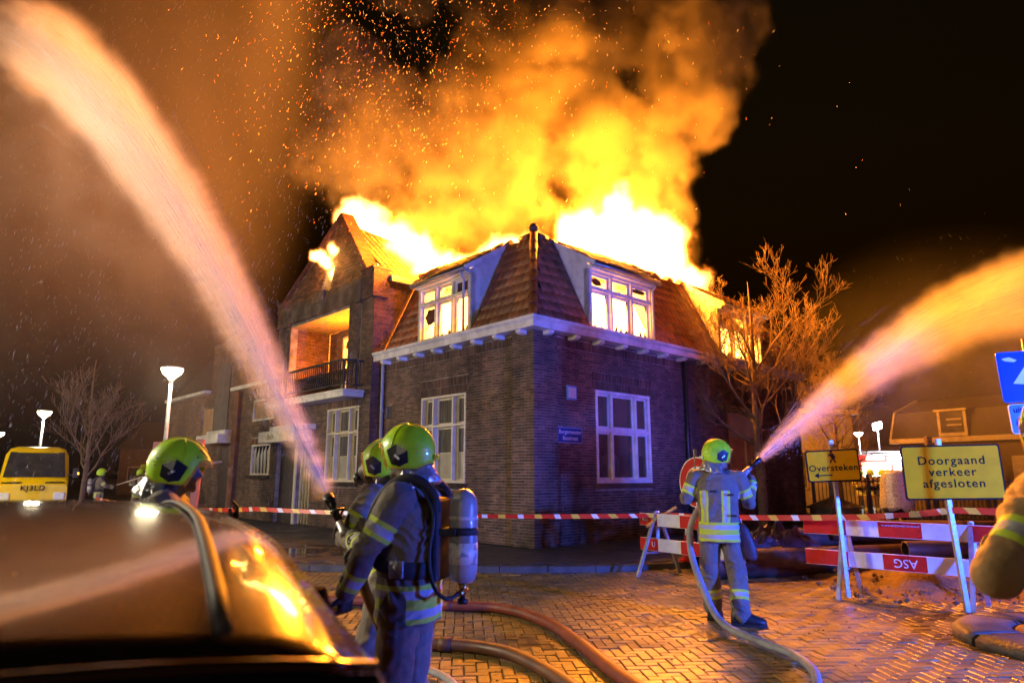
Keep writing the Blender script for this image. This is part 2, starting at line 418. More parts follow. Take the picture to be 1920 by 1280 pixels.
for (y0, z0, y1, z1) in ((6.3, 7.3, AP[1], AP[2] + .06), (12.42, 7.3, AP[1], AP[2] + .06)):
    mb = MB(); a = Vector(gp(y0, 0, z0)); b = Vector(gp(y1, 0, z1)); dv = (b - a).normalized(); sd = 1 if y0 < y1 else -1
    up = Vector((0, -dv.z * sd, dv.y * sd)).normalized()
    for k in range(14):
        p = a + (b - a) * (k / 14 + .004); q = a + (b - a) * ((k + 1) / 14 - .004)
        ring = []
        for c in (p, q):
            ring.append([c + Vector((x, 0, 0)) + up * h for x, h in ((-.1, -.13), (-.1, .03), (.34, .05), (.34, -.13))])
        mb.loft(ring, smooth=False)
    mb.build('gable_coping', MAT['brick_red'], house)
# bay roof behind the gable: two tiled slopes, the ridge burnt open
for sgn, ye, yc in ((-1, 6.15, AP[1]), (1, 12.3, AP[1])):
    O = Vector((.1, ye, 7.3)); u = Vector((0, (yc - ye), AP[2] - .25 - 7.3)); Lu = u.length
    mb = MB(); q = [O, O + Vector((4.2, 0, 0)), O + Vector((4.2, 0, 0)) + u * .5, O + u * .98]
    nn = Vector((0, -sgn * u.z, sgn * u.y)).normalized() * -.05
    mb.add(q + [p + nn for p in q], [(0, 1, 2, 3), (4, 5, 6, 7), (0, 1, 5, 4), (1, 2, 6, 5), (2, 3, 7, 6), (3, 0, 4, 7)])
    rf = mb.build('bay_roof', MAT['roofdark'], house)
    if sgn < 0: tiles(rf, O, (1, 0, 0), u, 19, int(Lu / .292), lambda a, b: b < Lu * (.98 - a * .12) - .1, seed=9)
mb = MB(); mb.box((.14, 5.98, 7.12), (1.5, 6.09, 7.3)); mb.build('bay_fascia', MAT['white'], house)
# loggia
mb = MB(); mb.box((-.34, 7.0, 6.5), (1.15, 11.8, 6.54))
mb.build('loggia_ceiling', M('loggia_planks', (.5, .36, .2), (.3, .2, .1), 3, .6, stretch=(8, 1, 1)), house)
MB().box((-.345, 6.7, 3.86), (1.15, 11.8, 3.93)).build('loggia_floor', MAT['concrete'], house)
brick_wall(house, 'loggia_wall', Face(0, 11.5, (1, 0), (0, -1)), -.3, 1.15, 3.93, 6.5, mat='brick_red')
brick_wall(house, 'loggia_wall', Face(0, 6.95, (1, 0), (0, 1)), -.3, 1.15, 3.93, 6.5, mat='brick_red')
LB = Face(1.15, 0, (0, 1), (-1, 0))
brick_wall(house, 'loggia_wall', LB, 6.95, 11.5, 3.93, 6.5, [(9.0, 10.55, 3.95, 6.25)])
# balcony
mb = MB(); mb.box((-1.0, 6.45, 3.72), (-.36, 11.62, 3.92)); mb.box((-1.04, 6.41, 3.86), (-.36, 11.66, 3.925))
balc = mb.build('balcony', MAT['white'], house, bevel=.012)
rail = MB(); rail.box((-.985, 6.5, 4.72), (-.935, 11.58, 4.78)); rail.box((-.975, 6.5, 4.05), (-.945, 11.58, 4.085))
rail.box((-.94, 6.5, 4.72), (-.36, 6.55, 4.78)); rail.box((-.94, 6.51, 4.05), (-.36, 6.54, 4.085)); rail.box((-.985, 6.49, 3.93), (-.935, 6.54, 4.76))
rail.box((-.985, 11.53, 3.93), (-.935, 11.58, 4.76))
rail.build('railing', MAT['black'], balc)
bal = MB().box((-.011, -.014, 0), (.011, .014, .64)).mesh('baluster', MAT['black'])
for i in range(40): inst('baluster', bal, balc, loc=(-.96, 6.62 + i * .1255, 4.082))
for i in range(4): inst('baluster', bal, balc, loc=(-.84 + i * .125, 6.525, 4.082))

# cornice on both fronts with brackets
def cornice(F, s0, s1, mitre0=True, pr=.38):
    prof = [(0, 4.69), (pr - .06, 4.69), (pr - .06, 4.83), (pr, 4.87), (pr, 4.93), (0, 4.97)]
    mb = MB(); a = [F(s0 - (d if mitre0 else 0), d, z) for d, z in prof]; b = [F(s1, d, z) for d, z in prof]
    mb.loft([a, b], smooth=False); return mb.build('cornice', MAT['white'], house)
cornice(FL, 0, 6.07); cornice(FR, 0, 5.85)
cornice(FR, 5.86, 12.5, False, .33)
bk = MB(); bk.prism([(0, 4.688), (.27, 4.688), (.27, 4.64), (.2, 4.6), (0, 4.6)], -.07, .07, lambda d, z, s: (s, -d, z))
bk = bk.mesh('cornice_bracket', MAT['white'])
for s in [.22 + .785 * i for i in range(8)]:
    inst('cornice_bracket', bk, house, Matrix.Translation((0, s, 0)) @ Matrix.Rotation(R(-90), 4, 'Z'))
for s in [.3 + .86 * i for i in range(13)]: inst('cornice_bracket', bk, house, loc=(s, 0, 0))

# windows ------------------------------------------------------------------
def sash_window(F, s0, s1, z0, z1, zt, depth=.17, fr=(.28, .72), mats=None, pane=None, name='window', proud=.012, sash=.05, fw=.055, sill=True, low_film=None):
    fm = mats or MAT['white']; mb = MB()
    cs = [s0, s0 + (s1 - s0) * fr[0], s0 + (s1 - s0) * fr[1], s1]
    def bx(a, b, d0, d1, c, d): mb.box((a, d0, c), (b, d1, d), fn=lambda x, y, z: F(x, y, z))
    bx(s0, s1, -depth, proud, z0, z0 + fw); bx(s0, s1, -depth, proud, z1 - fw, z1)
    bx(s0, s0 + fw, -depth, proud - .003, z0 + fw, z1 - fw); bx(s1 - fw, s1, -depth, proud - .003, z0 + fw, z1 - fw)
    for c in cs[1:3]: bx(c - fw / 2, c + fw / 2, -depth, proud - .003, z0 + fw, z1 - fw)
    e = [cs[0] + fw] + [c for m_ in cs[1:3] for c in (m_ - fw / 2, m_ + fw / 2)] + [cs[3] - fw]
    for i in range(3): bx(e[2 * i], e[2 * i + 1], -depth, proud - .006, zt - fw / 2, zt + fw / 2)
    for i in range(3):     # sash frames, set back
        for c, d in ((z0 + fw, zt - fw / 2), (zt + fw / 2, z1 - fw)):
            a, b = e[2 * i], e[2 * i + 1]
            bx(a, b, -depth, -depth + .045, c, c + sash); bx(a, b, -depth, -depth + .045, d - sash, d)
            bx(a, a + sash, -depth, -depth + .042, c + sash, d - sash); bx(b - sash, b, -depth, -depth + .042, c + sash, d - sash)
    win = mb.build(name, fm, house, bevel=0)
    for i in range(3):
        for c, d in ((z0 + fw, zt - fw / 2), (zt + fw / 2, z1 - fw)):
            a, b = e[2 * i] + sash, e[2 * i + 1] - sash; c += sash; d -= sash
            if pane: pane(win, F, a, b, c, d, -depth + .012, i, d > zt)
    return win
def plain_pane(win, F, a, b, c, d, dep, i, upper, film=None):
    def q(mat, x0, x1, y0, y1, dd, nm='pane'):
        MB().box((x0, dd, y0), (x1, dd + .006, y1), fn=lambda x, y, z: F(x, y, z)).build(nm, mat, win)
    if film and not upper:
        q(MAT['net'], a, b, film, d, dep); q(MAT['film'], a, b, c, film, dep + .001)
        q(MAT['cream'], a, b, film - .012, film + .012, dep + .008, 'glazing_bar')
    else: q(MAT['net'], a, b, c, d, dep)
fp = lambda *a: plain_pane(*a, film=2.12)
sash_window(FL, 2.32, 4.15, 1.40, 3.53, 2.78, pane=fp, mats=MAT['cream'])
sash_window(FG, 6.68, 8.52, 1.40, 3.52, 2.78, pane=fp, mats=MAT['cream'])
room = glass('reflection_tint_glass', (.2, .125, .08), .04, .45)  # brown tint stands in for the warm reflection on these panes
def clear_pane(win, F, a, b, c, d, dep, i, upper):
    MB().box((a, dep, c), (b, dep + .006, d), fn=lambda x, y, z: F(x, y, z)).build('pane', room, win)
sash_window(FR, 2.01, 4.11, 1.40, 3.55, 2.62, depth=.1, pane=clear_pane, fw=.075, sash=.055)
for F, a, b in ((FL, 2.26, 4.21), (FG, 6.62, 8.58), (FR, 1.95, 4.17)):
    n = 28; mb = MB()
    for i in range(n):
        x0 = a + (b - a) * i / n; x1 = a + (b - a) * (i + 1) / n - .008
        mb.box((x0, -.1, 1.29), (x1, .055, 1.385), fn=lambda x, y, z: F(x, y, z - y * .25))
    mb.build('window_sill', MAT['char'] if F is not FR else MAT['brick'], house)
# boarded window further along the side front
mb = MB()
def bx(a, b, d0, d1, c, d): mb.box((a, d0, c), (b, d1, d), fn=lambda x, y, z: FR(x, y, z))
for a, b, c, d in ((7.88, 9.85, 1.45, 1.53), (7.88, 9.85, 3.5, 3.58), (7.88, 7.96, 1.53, 3.5), (9.77, 9.85, 1.53, 3.5), (8.83, 8.91, 1.53, 2.6), (7.96, 9.77, 2.6, 2.68)): bx(a, b, -.1, .01, c, d)
bw = mb.build('window', MAT['boarding'], house)
for a, b, c, d, m_ in ((7.96, 9.77, 2.68, 3.5, 'film'), (7.96, 8.83, 1.53, 2.6, 'boarding'), (8.91, 9.77, 1.53, 2.6, 'boarding')):
    MB().box((a, -.08, c), (b, -.06, d), fn=lambda x, y, z: FR(x, y, z)).build('board', MAT[m_], bw)
MB().box((7.8, -.1, 1.36), (9.93, .06, 1.45), fn=lambda x, y, z: FR(x, y, z)).build('window_sill', MAT['char'], house)
# room behind the side window, with furniture showing
MB().box((.9, 1.6, .9), (5.2, 1.66, 4.3)).build('room_wall', M('room_plaster', (.5, .36, .25), (.36, .25, .17), 2, .8), house)

# roof: mansard slopes -------------------------------------------------------
EX, EZ, RX, RZ = -.02, 4.95, 1.17, 7.42
SU = Vector((RX - EX, 0, RZ - EZ)); SL = SU.length
mb = MB(); n_ = Vector((-(RZ - EZ), 0, RX - EX)).normalized() * .04
def slab(q, t):
    MBx = MB(); MBx.add(q + [p - t for p in q], [(0, 1, 2, 3), (7, 6, 5, 4), (0, 1, 5, 4), (1, 2, 6, 5), (2, 3, 7, 6), (3, 0, 4, 7)]); return MBx
tL = Vector((-(RZ - EZ), 0, RX - EX)).normalized() * .05; tR = Vector((0, -(RZ - EZ), RX - EX)).normalized() * .05
DL = (2.22, 4.36); DR = (1.9, 4.38); DR2 = (7.7, 10.2)
def holed(F3, t, s0, s1, gaps, hip):
    """slope split round the dormers"""
    m = MB(); x = s0; parts = []
    for g in gaps: parts.append((x, g[0])); x = g[1]
    parts.append((x, s1))
    for k, (a, b) in enumerate(parts):
        ta = hip if (k == 0) else 0
        q = [F3(a, 0), F3(b, 0), F3(b, 1), F3(a + ta, 1)]
        m.add(q + [p - t for p in q], [(0, 1, 2, 3), (7, 6, 5, 4), (0, 1, 5, 4), (1, 2, 6, 5), (2, 3, 7, 6), (3, 0, 4, 7)])
    return m
roofL = holed(lambda s, k: Vector((EX + (RX - EX) * k, s, EZ + (RZ - EZ) * k)), tL, EX, 6.05, [DL], RX - EX).build('roof_slope', MAT['roofdark'], house)
roofR = holed(lambda s, k: Vector((s, EX + (RX - EX) * k, EZ + (RZ - EZ) * k)), tR, EX, 12.5, [DR, DR2], RX - EX).build('roof_slope', MAT['roofdark'], house)
hipk = (RX - EX) / SL
inL = lambda a, b: a > b * hipk + .02 and not (DL[0] - .1 < a + EX < DL[1] + .1) and a < 6.0
inR = lambda a, b: a > b * hipk + .1 and not (DR[0] - .1 < a + EX < DR[1] + .1) and not (DR2[0] - .1 < a + EX < DR2[1] + .1)
tiles(roofL, (EX, EX, EZ), (0, 1, 0), (RX - EX, 0, RZ - EZ), 29, 9, inL, indiv=130, seed=3)
tiles(roofR, (EX, EX, EZ), (1, 0, 0), (0, RX - EX, RZ - EZ), 58, 9, inR, indiv=160, seed=4)
# hip ridge tiles
hip = empty('hip_ridge', (0, 0, 0), 0, house)
a = Vector((EX - .02, EX - .02, EZ + .03)); b = Vector((RX, RX, RZ + .06))
for k in range(8):
    p = a + (b - a) * (k / 8); q = a + (b - a) * ((k + 1) / 8 + .012)
    mb = MB(); mb.tube([p, p + (q - p) * .1, p + (q - p) * .12, q], [.104, .104, .1, .097], 12); mb.build('ridge_tile', MAT['tile'], roofL if k % 2 else roofR)
bpy.data.objects.remove(hip)
# ridge line pieces along the top edge, some missing
g = random.Random(5)
for (fx, L0, L1, par) in ((lambda s: (RX, s, RZ), 1.3, 6.0, roofL), (lambda s: (s, RX, RZ), 1.3, 7.6, roofR)):
    s = L0
    while s < L1:
        if g.random() < .8:
            p = Vector(fx(s)) + Vector((0, 0, g.uniform(-.03, .05))); q = Vector(fx(s + .33)) + Vector((0, 0, g.uniform(-.03, .05)))
            MB().tube([p, q], [.1, .09], 10).build('ridge_tile', MAT['tile'], par)
        s += .34
# flue pipe on the hip
mb = MB(); mb.lathe([(.1, 0), (.1, .26), (.13, .265), (.13, .33), (.115, .335), (.1, .39), (.05, .43), (.01, .44)], 18, c=(1.2, 1.2, 7.35)); mb.build('flue', M('clay_flue', (.09, .045, .03), (.05, .03, .02), 8, .8), house)

# dormers --------------------------------------------------------------------
def shard(win, F, a, b, c, d, dep, kind, seed):
    g = random.Random(seed)
    def blob(cx, cz, rx, rz, n=11):
        pts = []
        for k in range(n):
            t = 2 * math.pi * k / n; r = g.uniform(.75, 1.1)
            pts.append((min(max(cx + rx * r * math.cos(t), a), b), min(max(cz + rz * r * math.sin(t), c), d)))
        return pts
    w_, h_ = b - a, d - c; m = MB(); put = lambda poly: m.prism(poly, dep, dep + .006, lambda x, z, y: F(x, y, z))
    if kind == 'soot': put([(a, c), (b, c), (b, d), (a, d)])
    elif kind == 'half': put(blob((a + b) / 2, c + h_ * .72, w_ * .55, h_ * .27)); put([(a, c), (a + w_ * .3, c), (a, c + h_ * .12)])
    elif kind == 'disc': put(blob(a + w_ * .42, c + h_ * .5, w_ * .36, h_ * .38))
    else:
        for k in range(3):
            x = a + w_ * g.random(); put([(x - .05, c), (x + .08, c), (x + g.uniform(-.03, .05), c + h_ * g.uniform(.05, .2))])
        put([(b - .06 * g.random() - .01, d), (b, d), (b, d - h_ * g.uniform(.1, .5))])
    m.build('broken_pane', MAT['soot_pane'], win)
def dormer(F, s0, s1, label, kinds, seed, zt=6.02):
    z0, z1 = 4.98, 6.48
    k = [0]
    def pane(win, F_, a, b, c, d, dep, i, upper):
        kd = kinds[i * 2 + (1 if upper else 0)]
        shard(win, F_, a, b, c, d, dep, kd, seed + i * 2 + upper)
    win = sash_window(F, s0, s1, z0, z1, zt, depth=.12, fr=(.33, .66), pane=pane, name='dormer', fw=.075, sash=.055)
    def slope(z): return (z - EZ) / (RZ - EZ) * (RX - EX) + EX
    for s, sg in ((s0, 1), (s1, -1)):        # cheeks
        mb = MB(); poly = [(.0, z0), (slope(7.2) + .06, 7.2), (slope(7.3) + .02, 7.33), (.0, 6.6)]
        mb.prism(poly, s + sg * .001, s - sg * .05, lambda d, z, q: F(q, -d, z)); mb.build('dormer_cheek', MAT['white'], win)
        mb = MB(); mb.prism([(-.24, 6.47), (-.24, 6.62), (1.13, 7.46), (1.13, 7.28)], s - sg * .09, s - sg * .052, lambda d, z, q: F(q, -d, z)); mb.build('verge_board', MAT['white'], win)
        mb = MB(); mb.box((s - sg * .05, -.14, z0), (s + sg * .0, .0, 6.5), fn=lambda x, y, z: F(x, y, z)); mb.build('corner_post', MAT['white'], win)
    mb = MB(); q = [Vector(F(s0 - .06, .22, 6.6)), Vector(F(s1 + .06, .22, 6.6)), Vector(F(s1 + .06, -1.12, 7.44)), Vector(F(s0 - .06, -1.12, 7.44))]
    dn = Vector((0, 0, .05)); mb.add(q + [p - dn for p in q], [(0, 1, 2, 3), (7, 6, 5, 4), (0, 1, 5, 4), (1, 2, 6, 5), (2, 3, 7, 6), (3, 0, 4, 7)])
    dr = mb.build('dormer_roof', MAT['roofdark'], win)
    tiles(dr, q[0], q[1] - q[0], q[3] - q[0], int((s1 - s0 + .1) / .213), 5, lambda a, b: True, seed=seed)
    # gutter with clips and the fascia behind it
    mb = MB(); mb.box((s0 - .04, .0, 6.46), (s1 + .04, .14, 6.58), fn=lambda x, y, z: F(x, y, z)); mb.build('fascia', MAT['white'], win)
    mb = MB(); pr = []
    for a in (s0 - .1, s1 + .1): pr.append([Vector(F(a, .22 + .075 * math.cos(t), 6.56 + .075 * math.sin(t))) for t in [R(180 + 180 * i / 8) for i in range(9)]] + [Vector(F(a, .22 + .06 * math.cos(t), 6.565 + .06 * math.sin(t))) for t in [R(360 - 180 * i / 8) for i in range(9)]])
    mb.loft(pr); mb.build('gutter', MAT['zinc'], win)
    for i in range(4):
        x = s0 + (s1 - s0) * (i + .3) / 3.6; mb = MB()
        mb.tube([F(x, .22 + .08 * math.cos(t), 6.56 + .08 * math.sin(t)) for t in [R(180 + 180 * j / 8) for j in range(9)]], .007, 5); mb.build('gutter_bracket', MAT['zinc'], win)
    return win
dl = dormer(FL, *DL, '', ['clear', 'soot', 'clear', 'clear', 'half', 'clear'], 11)
d1 = dormer(FR, *DR, '', ['clear', 'disc', 'clear', 'clear', 'clear', 'half'], 31)
d2 = dormer(FR, *DR2, '', ['clear', 'soot', 'clear', 'clear', 'clear', 'soot'], 51)
for F, s, par in ((FL, 2.36, dl), (FR, 4.3, d1)):
    mb = MB(); mb.tube([F(s, .2, 6.5), F(s, .16, 6.4), F(s, .09, 6.34), F(s, .09, 5.02)], .035, 10); mb.build('downpipe', MAT['pvc'], par)
# burnt rafters standing over the open roof
for i in range(7):
    mb = MB(); x = 2.0 + i * 1.3; mb.bar((x, 1.25, 7.3), (x + g.uniform(-.2, .2), 2.6, 8.0 + g.uniform(-.4, .3)), .07, .12); mb.build('rafter', MAT['char'], house)
for i in range(3):
    mb = MB(); y = 2.0 + i * 1.3; mb.bar((1.25, y, 7.3), (2.6, y + g.uniform(-.2, .2), 7.9 + g.uniform(-.4, .3)), .07, .12); mb.build('rafter', MAT['char'], house)
# floor of the burning attic, so no light falls into the rooms below
MB().box((.05, .05, 4.72), (12.4, 15.0, 4.8)).build('attic_floor', MAT['char'], house)
# loggia doors with fire behind
mb = MB()
def bx(a, b, d0, d1, c, d): mb.box((a, d0, c), (b, d1, d), fn=lambda x, y, z: LB(x, y, z))
for a, b, c, d in ((9.0, 9.08, 3.95, 6.25), (10.47, 10.55, 3.95, 6.25), (9.08, 10.47, 6.17, 6.25), (9.08, 10.47, 5.35, 5.45), (9.72, 9.83, 3.95, 5.35), (9.08, 9.72, 3.95, 4.1), (9.83, 10.47, 3.95, 4.1), (9.08, 9.15, 4.1, 5.35), (10.4, 10.47, 4.1, 5.35)): bx(a, b, -.1, .01, c, d)
ld = mb.build('loggia_door', MAT['cream'], house)
for a, b, c, d, kd, sd in ((9.08, 10.47, 5.45, 6.17, 'half', 3), (9.15, 9.72, 4.1, 5.35, 'clear', 5), (9.83, 10.4, 4.1, 5.35, 'clear', 6)): shard(ld, LB, a, b, c, d, -.05, kd, sd)

# door canopy with sign, doors, small windows --------------------------------
mb = MB(); mb.box((-.95, 9.45, 2.62), (-.36, 12.1, 2.98)); mb.box((-.8, 9.2, 2.98), (-.36, 11.6, 3.14))
can = mb.build('door_canopy', MAT['white'], house, bevel=.01)
MB().box((-.965, 9.75, 2.68), (-.951, 11.65, 2.93)).build('name_board', MAT['cream'], can)
text('Belh', .26, MAT['dark'], can, frame(Vector((-.968, 11.1, 2.79)), (0, -1, 0), (0, 0, 1), (-1, 0, 0)), space=1.05)
mb = MB(); mb.box((-.2, 10.58, .1), (-.16, 11.92, 2.62)); mb.build('door', MAT['dark'], house)
door2 = MB().box((-.2, 9.44, .1), (-.17, 10.34, 2.62)).build('slatted_door', MAT['dark'], house)
for i in range(5): MB().box((-.26, 9.47 + i * .2, .12), (-.201, 9.51 + i * .2, 2.6)).build('slat', MAT['cream'], door2)
mb = MB(); mb.box((-.39, 10.36, .1), (-.2, 10.5, 2.62)); mb.build('door_post', MAT['cream'], house)
brick_wall(house, 'side_wing_wall', FG, 12.4, 15.3, Z0, 4.72, [(12.5, 14.1, 1.6, 2.66), (12.25, 14.2, 3.5, 4.25)], [(12.4, 14.2, 2.66, 2.87)])
brick_wall(house, 'side_wing_wall', Face(.5, 0, (0, 1), (-1, 0)), 12.4, 15.6, 4.7, 6.6, mat='brick_red')
mb = MB(); mb.box((-.6, 12.44, 4.72), (.5, 15.9, 4.86)); mb.build('wing_cornice', MAT['white'], house)
mb = MB(); mb.box((-.48, 15.3, .1), (-.1, 15.75, 4.7)); mb.build('end_pier', MAT['brick_red'], house)
for (a, b, c, d, sd) in ((12.5, 14.1, 1.6, 2.66, 70), (12.25, 14.2, 3.5, 4.25, 71)):
    mb = MB()
    for p in ((a, a + .06, c, d), (b - .06, b, c, d), (a + .06, b - .06, c, c + .06), (a + .06, b - .06, d - .06, d)): mb.box((p[0], -.1, p[2]), (p[1], -.01, p[3]), fn=lambda x, y, z: FG(x, y, z))
    wn_ = mb.build('small_window', MAT['cream'], house)
    if sd == 71: MB().box((a + .06, -.07, c + .06), (b - .06, -.06, d - .06), fn=lambda x, y, z: FG(x, y, z)).build('board', MAT['boarding'], wn_)
    else:
        MB().box((a + .06, -.09, c + .06), (b - .06, -.085, d - .06), fn=lambda x, y, z: FG(x, y, z)).build('pane', MAT['glass_dark'], wn_)
        g2 = random.Random(4); mb = MB()
        for k in range(5):
            x = a + .15 + k * .28; mb.prism([(x, c + .06), (x + .16, c + .06), (x + .2 + g2.random() * .1, d - .2 - g2.random() * .4), (x + .05, d - .06)], -.075, -.07, lambda p, q, r: FG(p, r, q))
        mb.build('broken_shutter', MAT['film'], wn_)
        MB().box((12.42, -.02, 1.48), (14.2, .1, 1.6), fn=lambda x, y, z: FG(x, y, z)).build('window_sill', MAT['char'], wn_)
# street-front downpipe, side downpipe, vent
mb = MB(); mb.tube([FL(5.93, .1, 4.7), FL(5.93, .09, 4.5), FL(5.93, .07, .12)], .045, 12); mb.build('downpipe', MAT['pvc'], house)
for z in (3.3, 2.0, .9): MB().tube([FL(5.93, .075, z), FL(5.93, .075, z + .08)], .052, 12).build('pipe_clip', MAT['pvc'], house)
mb = MB(); mb.tube([FR(5.68, .06, 4.7), FR(5.68, .06, .12)], .04, 12); mb.build('downpipe', MAT['black'], house)
MB().box((5.57, -.08, 3.12), (5.83, -.05, 3.43), fn=lambda x, y, z: FL(x, y, z)).build('vent_grille', MAT['black'], house)
# wall box and street name plate
mb = MB(); mb.box((1.0, -.02, 3.24), (1.32, .05, 3.56), fn=lambda x, y, z: FR(x, y, z)); wb = mb.build('wall_box', M('box_blue', (.12, .3, .6), rough=.5), None, HC, HA, bevel=.01)
tag(wb, 'small square white wall box in a blue frame above the street name plate', 'wall box')
MB().box((1.04, .0505, 3.28), (1.28, .058, 3.52), fn=lambda x, y, z: FR(x, y, z)).build('cover', M('box_white', (.6, .65, .7), rough=.4), wb)
sp = MB().box((.7, -.01, 2.28), (1.5, .02, 2.62), fn=lambda x, y, z: FR(x, y, z)).build('street_name_plate', M('enamel_rim', (.25, .33, .5), rough=.3), None, HC, HA, bevel=.006)
tag(sp, 'blue enamel street name plate reading Burgemeester Bosstraat on the brick side wall', 'street sign')
MB().box((.715, .0205, 2.295), (1.485, .0235, 2.605), fn=lambda x, y, z: FR(x, y, z)).build('face', M('enamel_blue', (.025, .05, .16), rough=.25), sp)
for t_, z in (('Burgemeester', 2.52), ('Bosstraat', 2.38)):
    text(t_, .125, MAT['white'], sp, frame(Vector((1.1, -.026, z)), (1, 0, 0), (0, 0, 1), (0, -1, 0)), font_w=.0005, space=1.04)
# brown curtains added behind the side window to stand in for its warm reflection
for (a, b) in ((2.05, 2.6), (3.0, 3.5), (3.75, 4.08)):
    m_ = MB(); m_.loft([[(a + (b - a) * i / 24, .22 + .02 * math.sin(i * 1.9) + .008 * math.sin(i * 4.1), z) for i in range(25)] for z in (2.05, 2.7, 3.5)], closed=False); m_.build('warm_tint_curtain', M('warm_tint_curtain', (.42, .3, .22), (.3, .2, .15), 3, .8), house, fix=False)
# chairs standing behind the side window
def chair_back(x, y, rz):
    e_ = empty('oval_back_chair', HW(x, y, 1.25), HA + rz)
    mb = MB(); mb.tube([(.25 * math.cos(t), 0, .55 + .33 * math.sin(t)) for t in [R(360 * i / 20) for i in range(21)]], .03, 8, cap=False)
    mb.build('backrest_frame', MAT['white'], e_)
    MB().lathe([(.01, -.012), (.22, -.01), (.22, .01), (.01, .012)], 20, fn=lambda a, b, c: (a, c, .55 + b * 1.35)).build('backrest', MAT['cream'], e_)
    mb = MB(); mb.box((-.24, 0, .12), (.24, .45, .2)); mb.build('seat', MAT['cream'], e_, bevel=.03)
    for sx in (-.2, .2):
        for sy in (.03, .4): MB().tube([(sx, sy, .12), (sx * 1.05, sy, -.3)], [.025, .015], 8).build('leg', MAT['white'], e_)
    return e_
for i, (x, y, rz) in enumerate(((2.45, .55, .2), (3.2, .6, -.3))):
    c = chair_back(x, y, rz); tag(c, ['oval-backed cream chair behind the side window, nearer the street corner', 'oval-backed cream chair behind the side window, nearer the downpipe'][i], 'chair', 'chairs stored behind the window')
tb = empty('storage_table', HW(2.9, .85, 0), HA); tag(tb, 'plain table under the stored chairs behind the side window', 'table')
MB().box((-.95, -.42, .9), (.95, .5, .95)).build('tabletop', MAT['wood'], tb)
for sx in (-.9, .9):
    for sy in (-.38, .45): MB().bar((sx, sy, 0), (sx, sy, .9), .05).build('leg', MAT['wood'], tb)
# ---------------------------------------------------------------- ground, road, pavement
MAT.update(
    earth=M('earth', (.06, .045, .03), (.03, .022, .016), 3, .9, bump=.6, bscale=14),
    sand=M('sand', (.2, .12, .055), (.1, .06, .03), 5, .9, bump=.8, bscale=30),
    joint=M('joint_sand', (.035, .025, .017), (.02, .015, .01), 9, .9),
    paver=M('paver', (.27, .195, .06), (.15, .105, .035), 2.2, .2, .62, var=.32, bump=.35, bscale=55),
    slabm=M('pavement_slab', (.07, .062, .056), (.035, .03, .028), 2.5, .38, .6, var=.25, bump=.3, bscale=40),
    kerbm=M('kerb_stone', (.09, .082, .075), (.05, .045, .04), 4, .6, bump=.4),
    stone=M('cast_concrete', (.12, .1, .082), (.06, .05, .042), 4, .55, bump=.5, bscale=35),
    puddle=M('puddle_water', (.015, .013, .012), rough=.03, spec=.6),
)
def sheet(name, z, mat, x0=-400, x1=400, y0=-300, y1=500):
    o = MB().add([(x0, y0, z), (x1, y0, z), (x1, y1, z), (x0, y1, z)], [(0, 1, 2, 3)]).build(name, mat, fix=False); o['kind'] = 'structure'; return o
sheet('ground', -.06, MAT['earth'])
road = sheet('road', -.012, MAT['joint'], -40, 9.2, -14, 40)
def kerb_y(x):
    P_ = [(-30, 38), (-14, 20.5), (-9, 15.6), (-6.5, 13.4), (-4.8, 12.35), (-3.2, 11.92), (0, 11.75), (1.6, 11.85), (2.7, 12.15), (4.2, 13.0), (6.2, 14.9), (12, 21), (20, 29.4)]
    for (a, b), (c, d) in zip(P_, P_[1:]):
        if a <= x <= c: t = (x - a) / (c - a); return b + (d - b) * t
    return 60
KX = [-14 + i * .5 for i in range(53)]
# pavement slab and kerb stones
mb = MB(); top = [(x, kerb_y(x) + .12, .088) for x in KX]; far = [(x, max(kerb_y(x) + .3, 26), .088) for x in KX]
mb.loft([top, far], closed=False, smooth=False); pav = mb.build('pavement', MAT['joint'], fix=False); pav['kind'] = 'structure'
x = -9.0; kerb = empty('kerb'); kerb['kind'] = 'structure'
while x < 8.5:
    x2 = x + .8; a = Vector((x, kerb_y(x), 0)); b = Vector((x2, kerb_y(x2), 0))
    L_ = (b - a).length; d = (b - a) / L_; n = Vector((-d.y, d.x, 0)); k = 1.0 / L_
    b2 = a + d * (L_ - .012)
    m_ = MB(); m_.loft([[p + n * o + Vector((0, 0, z)) for o, z in ((0, -.05), (0, .085), (.015, .1), (.13, .1), (.13, -.05))] for p in (a, b2)], smooth=False)
    m_.build('kerb_stone', MAT['kerbm'], kerb); x = x2
def in_house(x, y):
    q = HM.inverted() @ Vector((x, y, 0)); return q.x > -.36 and q.y > -.07
# pavement slabs 0.3 m, laid square to the street front
V = []; F = []; k = 0; slabs = []
cx, sx = math.cos(HA), math.sin(HA)
for i in range(-12, 48):
    for j in range(-14, 62):
        lx, ly = -4.2 + i * .305 - 0, -4.2 + j * .305
        p = HM @ Vector((lx + .15, ly + .15, 0))
        if p.x < -9 or p.x > 8.4 or p.y < kerb_y(p.x) + .3 or in_house(p.x, p.y) or p.y > 24: continue
        slabs.append((lx, ly, p))
slabs.sort(key=lambda s: (s[2] - Vector((0, 0, 0))).length)
SM = bpy.data.meshes.new('pavement_slab')
cv = []; 
for z, e in ((-.02, .003), (.0, .003), (.006, .009)): cv += [(e, e, z), (.305 - e, e, z), (.305 - e, .305 - e, z), (e, .305 - e, z)]
cf = [(8, 9, 10, 11)] + [(r * 4 + i, r * 4 + (i + 1) % 4, r * 4 + 4 + (i + 1) % 4, r * 4 + 4 + i) for r in (0, 1) for i in range(4)]
SM.from_pydata(cv, [], cf); SM.materials.append(MAT['slabm'])
HR = Matrix.Rotation(HA, 4, 'Z')
